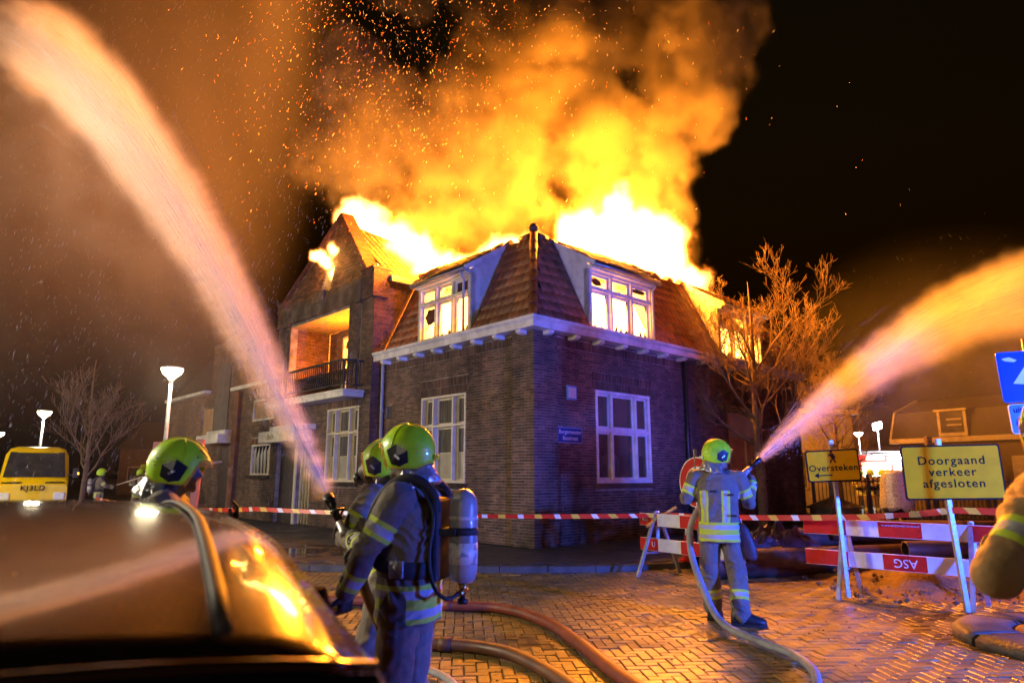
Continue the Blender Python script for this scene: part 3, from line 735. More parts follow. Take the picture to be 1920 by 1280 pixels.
for q, (lx, ly, p) in enumerate(slabs):
    Mx = Matrix.Translation((HM @ Vector((lx, ly, 0))) + Vector((0, 0, .094 + rnd.uniform(-.002, .002)))) @ HR
    if q < 160: inst('pavement_slab', SM, pav, Mx)
    else:
        V += [tuple(Mx @ Vector(c)) for c in cv]; F += [tuple(k + t for t in f) for f in cf]; k += 12
me = bpy.data.meshes.new('slab_paving'); me.from_pydata(V, [], F); me.materials.append(MAT['slabm'])
o = inst('slab_paving', me, pav); o['kind'] = 'stuff'; with_var(o, 9, 5)
# puddles on the pavement
for i, (px, py, rx, ry) in enumerate(((-4.2, 14.2, .9, .5), (-3.0, 13.6, .55, .3), (-4.6, 13.2, .8, .25), (-2.2, 14.6, .7, .3), (-3.6, 15.3, .8, .4))):
    g2 = random.Random(i); n = 26; pts = []
    for t in range(n):
        r_ = 1 + .3 * math.sin(3 * t * 2 * math.pi / n + i) + g2.uniform(-.12, .12); pts.append((px + rx * r_ * math.cos(2 * math.pi * t / n), py + ry * r_ * math.sin(2 * math.pi * t / n), .1045))
    o = MB().add(pts, [tuple(range(n))]).build('puddle', MAT['puddle'], pav)
# herringbone clinkers on the road
PL, PW = .205, .1025
pv_v = []
for z, e in ((-.02, .004), (-.006, .004), (0, .0105)): pv_v += [(e, e, z), (PL - e, e, z), (PL - e, PW - e, z), (e, PW - e, z)]
PM = bpy.data.meshes.new('paver'); PM.from_pydata(pv_v, [], cf); PM.materials.append(MAT['paver'])
pavers = []
rot = R(4.0)
for n in range(-160, 160):
    for m_ in range(-90, 90):
        # 90 degree herringbone: stair of horizontal and vertical bricks
        for kind in (0, 1):
            if kind == 0: ax, ay = n * PW + m_ * 2 * PL * 1.0, n * PW
            else: ax, ay = n * PW + m_ * 2 * PL + PL + PW, n * PW
            if kind == 0: x0, y0, w_, h_ = ax, ay, PL, PW
            else: x0, y0, w_, h_ = ax, ay, PW, PL
            X_ = x0 * math.cos(rot) - y0 * math.sin(rot) + .6; Y_ = x0 * math.sin(rot) + y0 * math.cos(rot) + 6.5
            if Y_ < 3.2 or Y_ > 15 or abs(X_) > .86 * Y_ + .6 or X_ < -6.5 or X_ > 8.6 or Y_ > kerb_y(X_) - .06: continue
            pavers.append((X_, Y_, kind))
pavers.sort(key=lambda p: math.hypot(p[0] - .5, p[1]))
V = []; F = []; k = 0; nind = 0
for (X_, Y_, kind) in pavers:
    dz = rnd.uniform(-.004, .004) + .012 * mnoise.noise(Vector((X_ * .5, Y_ * .5, 1)))
    Mx = Matrix.Translation((X_, Y_, dz)) @ Matrix.Rotation(rot + rnd.uniform(-.012, .012), 4, 'Z') @ Matrix.Rotation(rnd.uniform(-.012, .012), 4, 'X') @ Matrix.Rotation(rnd.uniform(-.012, .012), 4, 'Y')
    if kind: Mx = Mx @ Matrix(((0, -1, 0, PW), (1, 0, 0, 0), (0, 0, 1, 0), (0, 0, 0, 1)))
    vis = -.2 < X_ / Y_ < .75 and Y_ > 5.2
    if vis and nind < 300: inst('paver', PM, road, Mx); nind += 1
    else:
        V += [tuple(Mx @ Vector(c)) for c in pv_v]; F += [tuple(k + t for t in f) for f in cf]; k += 12
me = bpy.data.meshes.new('clinker_paving'); me.from_pydata(V, [], F); me.materials.append(MAT['paver'])
o = inst('clinker_paving', me, road); o['kind'] = 'stuff'; with_var(o, 9, 6)
print('pavers', len(pavers), 'slabs', len(slabs))
# flakes of ash and grit fallen on the road
V = []; F = []; k = 0; g3 = random.Random(31)
for i in range(420):
    y = g3.uniform(5, 12); x = g3.uniform(-.25, .72) * y; r_ = g3.uniform(.004, .022); a0 = g3.random() * 6
    V += [(x + r_ * math.cos(a0 + t) * g3.uniform(.5, 1.3), y + r_ * math.sin(a0 + t) * g3.uniform(.5, 1.3), .007 + g3.uniform(0, .008)) for t in (0, 1.3, 2.6, 3.9, 5.1)] + [(x, y, .02)]
    F += [(k + t, k + (t + 1) % 5, k + 5) for t in range(5)]; k += 6
me = bpy.data.meshes.new('ash_flakes'); me.from_pydata(V, [], F); me.materials.append(MAT['char']); o = inst('ash_flakes', me); o['kind'] = 'stuff'; tag(o, 'charred flakes and grit scattered over the clinker road', 'ash')
# dug-up sand beside the barrier
n = 90; V = []; F = []
for i in range(n):
    for j in range(n):
        x = 3.9 + 8.5 * i / (n - 1); y = 8.3 + 7.5 * j / (n - 1)
        e = min(i, j, n - 1 - i, n - 1 - j) / 14.0
        base = min(1, max(0, (x - 4.6 + (y - 9) * .18) * 1.1)) * min(1, max(0, (y - 8.6 - max(0, 5.2 - x) * .4) * 1.0)) * min(1, e)
        h = .10 + .30 * math.exp(-((x - 6.35) ** 2 / .5 + (y - 10.3) ** 2 / .45)) + .38 * math.exp(-((x - 7.3) ** 2 / .6 + (y - 11.6) ** 2 / .6)) + .18 * math.exp(-((x - 5.5) ** 2 / .25 + (y - 9.6) ** 2 / .2))
        p = Vector((x * 1.6, y * 1.6, 0)); h += .07 * mnoise.noise(p) + .045 * mnoise.noise(p * 3.1) + .022 * mnoise.noise(p * 8)
        V.append((x, y, -.03 + base * h))
for i in range(n - 1):
    for j in range(n - 1): a = i * n + j; F.append((a, a + n, a + n + 1, a + 1))
me = bpy.data.meshes.new('sand_heap'); me.from_pydata(V, [], F); me.materials.append(MAT['sand']); me.polygons.foreach_set('use_smooth', [True] * len(F))
o = inst('sand_heap', me); o['kind'] = 'structure'
# lumps of clay and stones strewn on it
V = []; F = []; g2 = random.Random(12); k = 0
for i in range(420):
    x = g2.gauss(6.0, 1.0); y = g2.gauss(9.9, .8)
    if x < 4.4 or y < 8.5: continue
    r_ = g2.uniform(.012, .05); z = .04 + g2.uniform(0, .1) * (x > 5)
    rot3 = Matrix.Rotation(g2.random() * 6, 3, 'Z') @ Matrix.Rotation(g2.random() * 6, 3, 'X')
    vs_ = [rot3 @ Vector(q) * r_ * g2.uniform(.6, 1.2) + Vector((x, y, z)) for q in ((1, 0, 0), (-1, 0, 0), (0, 1, 0), (0, -1, 0), (0, 0, .8), (0, 0, -.8))]
    V += [tuple(v) for v in vs_]; F += [tuple(k + t for t in f) for f in ((0, 2, 4), (2, 1, 4), (1, 3, 4), (3, 0, 4), (2, 0, 5), (1, 2, 5), (3, 1, 5), (0, 3, 5))]; k += 6
me = bpy.data.meshes.new('rubble'); me.from_pydata(V, [], F); me.materials.append(MAT['sand'])
o = inst('rubble', me); o['kind'] = 'stuff'; tag(o, 'loose lumps of sand and clay scattered behind the barrier', 'rubble')
# ---------------------------------------------------------------- street furniture
MAT.update(
    white_refl=M('white_sheeting', (.78, .79, .8), (.66, .67, .69), 7, .35),
    red_refl=M('red_sheeting', (.62, .02, .012), (.5, .015, .01), 7, .5, spec=.2),
    galv=M('galvanised_steel', (.42, .43, .45), (.3, .31, .33), 9, .42, metal=.5, bump=.08),
    yellow_sign=M('yellow_sheeting', (.8, .42, .0), (.72, .36, .0), 5, .6, spec=.08),
    black_print=M('black_print', (.012, .012, .013), rough=.7, spec=.05),
    blue_sign=M('blue_sheeting', (.01, .07, .5), (.01, .06, .42), 8, .3),
    sign_back=M('sign_back', (.25, .26, .27), rough=.5, metal=.4),
    pipe=M('old_pipe', (.1, .052, .04), (.055, .03, .024), 4, .5, .7, bump=.3, bscale=12),
    pipe_in=M('pipe_inside', (.012, .01, .008), rough=.9),
    timber=M('timber', (.2, .13, .07), (.1, .065, .035), 5, .75, stretch=(1, 6, 6), bump=.3),
    tarp=M('tarpaulin', (.06, .03, .045), (.03, .016, .025), 5, .5, bump=.3),
    rubber_red=M('red_hose', (.23, .045, .022), (.13, .028, .018), 5, .42, .6, bump=.12, bscale=120),
    rubber_brown=M('brown_hose', (.16, .06, .02), (.08, .03, .014), 5, .38, .55, bump=.12, bscale=120),
    hose_grey=M('grey_hose', (.34, .36, .42), (.22, .23, .28), 6, .5, bump=.12, bscale=160),
    brass=M('brass', (.5, .3, .09), rough=.35, metal=1),
)
def red_white_board(parent, M_, length, w=.2, seg=.34, first='red', texts=()):
    """striped barrier board: x along, z up, reader side -y"""
    b = MB().box((0, -.012, 0), (length, .012, w)).build('board', MAT['white_refl'], parent, bevel=.004); b.matrix_local = M_
    x = 0; c = first
    widths = seg if isinstance(seg, list) else [seg] * 20
    for s_ in widths:
        x1 = min(x + s_, length)
        if c == 'red' and x1 > x + .02:
            MB().box((x + .004, -.0165, .006), (x1, -.0125, w - .006)).build('red_stripe', MAT['red_refl'], b)
        x = x1; c = 'white' if c == 'red' else 'red'
        if x >= length: break
    for (t, x, z, size, mat, flip) in texts:
        xx, zz = (-1, -1) if flip else (1, 1)
        text(t, size, mat, b, frame(Vector((x, -.019, z)), (xx, 0, 0), (0, 0, zz), (0, -1, 0)))
    return b
def a_frame(parent, A, half, top):
    """A-frame leg pair: A = midpoint on the ground, half = half spread vector"""
    A = Vector(A); h = Vector(half)
    for sgn in (-1, 1):
        m_ = MB(); m_.bar(A + h * sgn, A + h * .06 * sgn + Vector((0, 0, top)), .045, .045); m_.build('leg', MAT['galv'], parent)
    m_ = MB(); m_.bar(A - h * .62 + Vector((0, 0, top * .36)), A + h * .62 + Vector((0, 0, top * .36)), .03); m_.build('stretcher', MAT['galv'], parent)
    m_ = MB(); m_.bar(A + Vector((0, 0, .34)), A + Vector((0, 0, top + .02)), .05, .04); m_.build('upright', MAT['galv'], parent)
def board_matrix(p, d, z):
    d = Vector((d[0], d[1], 0)).normalized(); return frame(Vector((p[0], p[1], z)), d, Vector((-d.y, d.x, 0)), (0, 0, 1))
# barrier beside the firefighter at the corner
B1 = empty('road_barrier', (2.37, 11.5, 0)); tag(B1, 'red and white road barrier on trestle legs with knotted tape, behind the lone firefighter', 'barrier', 'red and white road barriers')
d1v = Vector((.53, -.85, 0)).normalized(); per = Vector((.85, .53, 0))
for k in (0, 1.28): a_frame(B1, d1v * k, per * .46, .98)
for z in (.76, .37):
    red_white_board(B1, board_matrix(-d1v * .36 - per * .045, d1v, z), 2.1, .2, [.42, .5, .42, .42, .42, .42], texts=[('Asu', .14, .1, .09, MAT['white_refl'], False)] if z > .5 else [('U', .32, .1, .12, MAT['white_refl'], False)])
m_ = MB(); m_.tube([(-.02, -.06, .9), (.12, -.12, .97), (.3, -.1, 1.06)], [.03, .022, .03], 6); m_.tube([(-.02, -.06, .9), (-.1, -.1, .82), (-.2, -.12, .76)], [.025, .02, .03], 6)
m_.build('tape_knot', M('orange_tape', (.7, .16, .02), (.75, .5, .05), 20, .4), B1)
# barrier with the diversion signs
B2 = empty('road_barrier', (4.47, 9.5, 0)); tag(B2, 'red and white road barrier with upside-down ASG lettering carrying the two yellow signs', 'barrier', 'red and white road barriers')
d2v = Vector((.72, -.69, 0)).normalized(); per2 = Vector((.69, .72, 0)).normalized()
a_frame(B2, (0, 0, 0), per2 * .44, 1.0); a_frame(B2, d2v * 1.46, per2 * .44, 1.0)
red_white_board(B2, board_matrix(-d2v * .52 - per2 * .05, d2v, .78), 2.75, .2, [.56, .4, .5, .5, .5, .5], texts=[('WWW.ALLSERVICEGROUP.NL', 1.22, .155, .033, MAT['white_refl'], True)])
red_white_board(B2, board_matrix(-d2v * .52 - per2 * .05, d2v, .38), 2.75, .2, [.56, .42, .5, .5, .5, .5], texts=[('ASG', 1.24, .1, .15, MAT['white_refl'], True)])
def rounded(w, h, r, n=5):
    out = []
    for cx_, cz_, a0 in ((w / 2 - r, h / 2 - r, 0), (-w / 2 + r, h / 2 - r, 90), (-w / 2 + r, -h / 2 + r, 180), (w / 2 - r, -h / 2 + r, 270)):
        for i in range(n + 1): t = R(a0 + 90 * i / n); out.append((cx_ + r * math.cos(t), cz_ + r * math.sin(t)))
    return out
def sign_plate(parent, w, h, mat, rim, Mx, border=.018, name='plate'):
    pl = MB().prism(rounded(w, h, .03), 0, .02, lambda a, b, d: (a, d, b)).build(name, rim, parent); pl.matrix_local = Mx
    MB().prism(rounded(w - 2 * border, h - 2 * border, .02), -.004, -.0005, lambda a, b, d: (a, d, b)).build('face', mat, pl)
    return pl
def poly_mark(par, poly, mat, d=-.007, name='symbol'):
    return MB().prism(poly, d, d + .002, lambda a, b, q: (a, q, b)).build(name, mat, par)
FXZ = lambda x, z: frame(Vector((x, -.0065, z)), (1, 0, 0), (0, 0, 1), (0, -1, 0))
def at_yaw(p, yaw, roll=0): return Matrix.Translation(p) @ Matrix.Rotation(yaw, 4, 'Z') @ Matrix.Rotation(roll, 4, 'Y')
# "Oversteken" sign
S1 = empty('diversion_sign', (4.27, 9.1, 0)); tag(S1, 'small yellow sign reading Oversteken with a walking figure and a left arrow', 'traffic sign', 'yellow diversion signs')
MB().bar((0, .03, .05), (-.05, .03, 2.02), .045).build('post', MAT['galv'], S1)
pl = sign_plate(S1, .66, .41, MAT['yellow_sign'], MAT['black_print'], at_yaw((-.07, -.02, 1.69), R(-8), R(-2.5)))
text('Oversteken', .115, MAT['black_print'], pl, FXZ(0, -.03), font_w=.0008, space=1.12)
poly_mark(pl, [(-.25, -.12), (-.19, -.085), (-.19, -.113), (-.02, -.113), (-.02, -.127), (-.19, -.127), (-.19, -.155)], MAT['black_print'])
for k, poly in enumerate(([(-.028, .1), (-.012, .13), (.02, .125), (.03, .05), (.0, .04)], [(-.02, .05), (.0, .045), (-.02, -.0), (-.038, .0)], [(.005, .05), (.028, .05), (.045, .0), (.028, .0)], [(-.05, .1), (-.02, .125), (-.015, .112), (-.045, .088)], [(.015, .12), (.04, .085), (.04, .06), (.03, .06), (.028, .082), (.008, .105)])):
    poly_mark(pl, [(a, b + .035) for a, b in poly], MAT['black_print'], -.007 - k * .0003)
poly_mark(pl, [(-.005 + .018 * math.cos(t), .185 + .018 * math.sin(t)) for t in [R(36 * i) for i in range(10)]], MAT['black_print'])
# "Doorgaand verkeer afgesloten"
S2 = empty('diversion_sign', (5.1, 8.05, 0)); tag(S2, 'large yellow sign reading Doorgaand verkeer afgesloten', 'traffic sign', 'yellow diversion signs')
MB().bar((0, .03, .05), (-.11, .03, 1.98), .05).build('post', MAT['galv'], S2)
pl = sign_plate(S2, 1.03, .62, MAT['yellow_sign'], MAT['black_print'], at_yaw((-.02, -.03, 1.6), R(-14), R(-1)))
for t_, z in (('Doorgaand', .13), ('verkeer', .0), ('afgesloten', -.13)): text(t_, .135, MAT['black_print'], pl, FXZ(0, z), font_w=.001, space=1.16)
# round closed-road sign
S3 = empty('round_sign', (2.95, 11.1, 0)); tag(S3, 'round white sign with a wide red rim on a grey post beside the barrier', 'traffic sign')
MB().tube([(0, .04, 0), (0, .04, 1.98)], .027, 10).build('post', MAT['galv'], S3)
pl = MB().lathe([(.005, 0), (.4, 0), (.4, .02), (.005, .02)], 40, fn=lambda a, b, c: (a, c, b), smooth=False).build('plate', MAT['white_refl'], S3); pl.matrix_local = at_yaw((0, 0, 1.46), R(-60))
ring = MB(); n = 40
ring.loft([[(r_ * math.cos(t), -.004, r_ * math.sin(t)) for t in [2 * math.pi * i / n for i in range(n)]] for r_ in (.38, .25)], cap=False, smooth=False); ring.build('red_rim', MAT['red_refl'], pl, fix=False)
# blue sign and bicycle plate at the right
S4 = empty('blue_sign', (5.27, 6.9, 0)); tag(S4, 'blue square sign with a white arrow above a plate reading uitgezonderd with a bicycle', 'traffic sign')
MB().tube([(.05, .05, 0), (.05, .05, 2.95)], .03, 10).build('post', MAT['galv'], S4)
pl = sign_plate(S4, .62, .52, MAT['blue_sign'], M('blue_rim', (.02, .12, .7), rough=.3), at_yaw((.06, 0, 2.56), R(-16), R(-2)), .012)
poly_mark(pl, [(-.2, -.07), (.0, .2), (.2, -.07), (.09, -.07), (.09, -.2), (-.05, -.2), (-.05, -.09)], MAT['white_refl'])
poly_mark(pl, [(-.27, .19), (-.2, .205), (-.13, .17), (-.16, .15), (-.24, .165)], MAT['white_refl'], -.0075, 'paint_splash')
sp2 = sign_plate(S4, .52, .3, M('plate_blue', (.08, .22, .62), rough=.35), MAT['white_refl'], at_yaw((.055, 0, 2.13), R(-16), R(-2)), .008)
text('uitgezonderd', .085, MAT['black_print'], sp2, FXZ(0, .09), font_w=.0006)
bk_ = MB()
for cx_ in (-.15, .1):
    pts = [(cx_ + .06 * math.cos(t), -.007, -.05 + .06 * math.sin(t)) for t in [2 * math.pi * i / 22 for i in range(23)]]; bk_.tube(pts, .0045, 5, cap=False)
for a, b in (((-.15, -.05), (-.1, .04)), ((-.1, .04), (.05, .04)), ((-.1, .035), (-.02, -.05)), ((-.02, -.05), (.06, .05)), ((.1, -.05), (.045, .065)), ((-.02, -.05), (-.15, -.05)), ((.03, .065), (.075, .07)), ((-.12, .055), (-.08, .055)), ((-.1, .04), (-.1, .055))):
    bk_.bar((a[0], -.0075, a[1]), (b[0], -.0075, b[1]), .009, .003, up=(0, 1, 0))
bk_.build('bicycle_symbol', MAT['black_print'], sp2)
# traffic cone behind the barrier
cone = MB().lathe([(.2, 0), (.2, .03), (.14, .035), (.13, .09), (.118, .16)], 20).build('traffic_cone', MAT['red_refl'], None, (3.12, 12.45, .1)); tag(cone, 'red and white traffic cone on the pavement behind the barrier', 'traffic cone')
for a, b, m_ in ((.16, .3, 'white_refl'), (.3, .44, 'red_refl'), (.44, .58, 'white_refl'), (.58, .7, 'red_refl')):
    rr = lambda z: .118 - (z - .16) * .14
    MB().lathe([(rr(a), a), (rr(b), b)], 20).build('band', MAT[m_], cone)

# barrier tape -----------------------------------------------------------------
def tape_mat():
    m_, N, L, B = mk('barrier_tape')
    a = N.new('ShaderNodeAttribute'); a.attribute_name = 'along'
    rmp = N.new('ShaderNodeValToRGB'); rmp.color_ramp.interpolation = 'CONSTANT'
    e = rmp.color_ramp.elements; e[0].color = (.65, .03, .015, 1); e[0].position = 0
    e[1].position = .34; e[1].color = (.8, .78, .72, 1)
    x = e.new(.5); x.color = (.65, .03, .015, 1); x = e.new(.8); x.color = (.8, .5, .06, 1)
    f = N.new('ShaderNodeMath'); f.operation = 'FRACT'; L.new(a.outputs['Fac'], f.inputs[0]); L.new(f.outputs[0], rmp.inputs[0])
    L.new(rmp.outputs[0], B.inputs['Base Color']); B.inputs['Roughness'].default_value = .35
    return m_
TAPE = tape_mat()
def tape(pts, sag, label, w=.075, twist=0):
    P_ = []
    for (a, b), sg in zip(zip(pts, pts[1:]), sag):
        a, b = Vector(a), Vector(b)
        for i in range(24): t = i / 24; P_.append(a.lerp(b, t) - Vector((0, 0, sg * 4 * t * (1 - t))))
    P_.append(Vector(pts[-1])); V = []; F = []; al = []; d = 0
    for i, p in enumerate(P_):
        if i: d += (p - P_[i - 1]).length
        t = twist * math.sin(i * .21) + .35 * math.sin(i * .37); up = Vector((math.sin(t) * .7, -math.sin(t) * .7, math.cos(t))) * w / 2
        V += [tuple(p - up), tuple(p + up)]; al += [d / .62, d / .62 + .06]
    F = [(2 * i, 2 * i + 2, 2 * i + 3, 2 * i + 1) for i in range(len(P_) - 1)]
    me = bpy.data.meshes.new('barrier_tape'); me.from_pydata(V, [], F); me.materials.append(TAPE)
    at_ = me.attributes.new('along', 'FLOAT', 'POINT'); at_.data.foreach_set('value', al)
    o = inst('barrier_tape', me); tag(o, label, 'barrier tape', 'barrier tape'); so = o.modifiers.new('s', 'SOLIDIFY'); so.thickness = .0012
    return o
tape([(-9.5, 16.0, 1.05), (-4.6, 12.6, .98), (2.32, 11.45, .93)], [.1, .06], 'red and white barrier tape stretched in front of the house to the trestle barrier', twist=.3)
tape([(2.5, 11.2, .95), (4.25, 9.15, 1.03), (5.05, 8.05, 1.17), (6.6, 6.2, 1.28)], [.02, .02, .03], 'red and yellow barrier tape running past the diversion signs', .075, .15)
tape([(5.05, 8.1, 1.2), (9.6, 15.5, 1.05)], [.12], 'slack barrier tape tied behind the large yellow sign', .06, .5)

# pipes, timber and rubbish of the road works ------------------------------------
def pipe(a, b, r, label, dia_in=.86):
    a, b = Vector(a), Vector(b); d = (b - a).normalized(); x = d.cross(Vector((0, 0, 1))).normalized(); y = x.cross(d); n = 28
    ring = lambda p, rr: [p + x * rr * math.cos(t) + y * rr * math.sin(t) for t in [2 * math.pi * i / n for i in range(n)]]
    o_ = empty('sewer_pipe', (a.x, a.y, 0)); sh = Vector((a.x, a.y, 0)); A, B_ = a - sh, b - sh
    MB().loft([ring(A, r * dia_in), ring(A, r), ring(A + d * .01, r * 1.01), ring((A + B_) / 2, r * 1.002), ring(B_, r), ring(B_, r * dia_in)], cap=False).build('shell', MAT['pipe'], o_)
    MB().loft([ring(A + d * .002, r * dia_in * .999), ring(B_ - d * .002, r * dia_in * .999)], cap=False).build('bore', MAT['pipe_in'], o_)
    tag(o_, label, 'pipe', 'sewer pipes by the trench'); return o_
pipe((2.9, 10.95, .215), (7.1, 12.2, .215), .215, 'long dark brown pipe lying on the clinkers at the road edge')
pipe((5.15, 12.85, .44), (8.4, 13.35, .5), .19, 'dark pipe with an open end resting on timber, lower of the two open ends')
pipe((5.75, 12.75, .6), (9.5, 12.2, .62), .18, 'dark pipe with a round open end on top of the stacked pipes')
pipe((5.0, 13.6, .3), (9.2, 14.2, .3), .16, 'brown pipe at the back of the stack near the tree')
pipe((6.2, 11.2, .42), (9.4, 11.0, .5), .13, 'thin pale brown pipe half sunk in the sand heap')
def beam(a, b, w_, h_, label):
    o_ = MB().bar(a, b, w_, h_).build('timber_beam', MAT['timber'], None, bevel=.008); tag(o_, label, 'timber', 'timber of the road works'); return o_
beam((4.3, 13.3, .28), (8.2, 15.1, .34), .2, .08, 'flat weathered plank lying behind the pipes beside the tree')
beam((5.0, 14.2, .2), (7.2, 14.9, .2), .12, .3, 'thick timber beam standing on edge under the plank')
beam((3.6, 12.4, .25), (5.6, 12.7, .3), .1, .1, 'square timber lying over the long pipe')
beam((4.0, 13.9, .45), (6.6, 13.3, .52), .18, .05, 'thin board slanting across the pipes')
def crumpled(cx_, cy_, cz_, rx, ry, rz_, seed, mat, label, name='tarpaulin'):
    n = 34; V = []; F = []; g2 = Vector((seed * 3.7, seed * 1.3, 0))
    for i in range(n):
        for j in range(n):
            u = i / (n - 1) * 2 - 1; v = j / (n - 1) * 2 - 1; q = Vector((u * 1.6, v * 1.6, 0)) + g2
            h = max(0, 1 - (u * u + v * v) * .75) ** .6; f_ = abs(mnoise.noise(q * 1.3)) * .9 + abs(mnoise.noise(q * 3)) * .45
            V.append((cx_ + rx * (u + .15 * mnoise.noise(q * 2)), cy_ + ry * (v + .15 * mnoise.noise(q * 2 + Vector((9, 0, 0)))), cz_ + rz_ * h * (.35 + f_)))
    for i in range(n - 1):
        for j in range(n - 1): a = i * n + j; F.append((a, a + n, a + n + 1, a + 1))
    me = bpy.data.meshes.new(name); me.from_pydata(V, [], F); me.materials.append(mat); o_ = inst(name, me); tag(o_, label, 'tarpaulin', 'crumpled sheets on the pipes'); return o_
crumpled(4.35, 11.9, .3, .75, .4, .5, 1, MAT['tarp'], 'crumpled purplish tarpaulin draped over the long pipe')
crumpled(3.7, 11.95, .2, .5, .35, .4, 2, MAT['timber'], 'crumpled brown sheet behind the lone firefighter')
# utility cabinet with a pyramid roof
cab = empty('utility_cabinet', (9.0, 19.6, 0), R(20)); tag(cab, 'grey concrete utility cabinet with a low pyramid roof by the fence', 'cabinet')
MB().box((-.5, -.4, 0), (.5, .4, .72)).build('body', MAT['stone'], cab, bevel=.02)
MB().add([(-.58, -.48, .72), (.58, -.48, .72), (.58, .48, .72), (-.58, .48, .72), (0, 0, 1.02), (-.58, -.48, .68), (.58, -.48, .68), (.58, .48, .68), (-.58, .48, .68)], [(0, 1, 4), (1, 2, 4), (2, 3, 4), (3, 0, 4), (0, 5, 6, 1), (1, 6, 7, 2), (2, 7, 8, 3), (3, 8, 5, 0), (5, 8, 7, 6)]).build('roof', MAT['stone'], cab)
MB().lathe([(.07, 0), (.07, .45), (.1, .46), (.1, .52), (.03, .56)], 12, c=(.05, .1, .95)).build('vent_pipe', MAT['galv'], cab)
# concrete planter ring at the right edge
pr = empty('concrete_ring', (5.4, 6.75, 0)); tag(pr, 'round grey concrete planter ring on the clinkers beside the barrier', 'planter')
for k in range(6):
    n = 8; a0 = k * math.pi / 3 + .02; a1 = (k + 1) * math.pi / 3 - .02
    pf = [(.6, 0), (1.12, 0), (1.12, .07), (1.06, .12), (.9, .13), (.66, .13), (.6, .08)]
    MB().loft([[(r_ * math.cos(a0 + (a1 - a0) * i / n), r_ * math.sin(a0 + (a1 - a0) * i / n), z) for r_, z in pf] for i in range(n + 1)]).build('ring_segment', MAT['stone'], pr)
MB().lathe([(.59, 0), (.59, .1), (.3, .13), (.01, .14)], 20).build('fill', MAT['sand'], pr)

# fire hoses -----------------------------------------------------------------------
def smooth_path(P_, k=10):
    P_ = [Vector(p) for p in P_]; out = []
    for i in range(len(P_) - 1):
        p0, p1, p2, p3 = P_[max(i - 1, 0)], P_[i], P_[i + 1], P_[min(i + 2, len(P_) - 1)]
        for j in range(k):
            t = j / k; out.append(.5 * ((2 * p1) + (-p0 + p2) * t + (2 * p0 - 5 * p1 + 4 * p2 - p3) * t * t + (-p0 + 3 * p1 - 3 * p2 + p3) * t ** 3))
    out.append(P_[-1]); return out
def hose(P_, r, mat, label, collars=()):
    e_ = empty('fire_hose', (P_[0][0], P_[0][1], 0)); o_ = Vector((P_[0][0], P_[0][1], 0)); pts = [p - o_ for p in smooth_path(P_)]
    MB().tube(pts, r, 14).build('jacket', MAT[mat], e_)
    for t in collars:
        i = int(t * (len(pts) - 2)); d = (pts[i + 1] - pts[i]).normalized()
        MB().tube([pts[i] - d * .06, pts[i] - d * .055, pts[i] + d * .055, pts[i] + d * .06], [r * 1.0, r * 1.14, r * 1.14, r * 1.0], 14).build('coupling', MAT[mat], e_)
    tag(e_, label, 'fire hose', 'fire hoses on the road'); return e_
hose([(-2.6, 8.9, .06), (-1.6, 8.75, .06), (-.75, 8.5, .06), (-.1, 8.3, .06), (.35, 7.6, .06), (.62, 6.6, .06), (.85, 5.5, .06), (1.25, 4.2, .06), (1.9, 2.6, .06)], .058, 'rubber_red', 'thick red fire hose curving across the clinkers beside the foreground pair', (.26,))
hose([(-2.3, 6.75, .06), (-1.4, 6.72, .06), (-.6, 6.6, .06), (-.1, 6.35, .06), (.22, 5.85, .06), (.5, 5.1, .06), (.75, 4.2, .06), (.95, 3.0, .06)], .056, 'rubber_brown', 'thick brown fire hose curving out from behind the man with the air cylinder', (.3,))
hose([(-.95, 6.0, .05), (-.62, 5.75, .05), (-.42, 5.4, .05), (-.3, 4.9, .05), (-.25, 4.0, .05)], .03, 'hose_grey', 'thin grey fire hose at the feet of the man with the air cylinder')
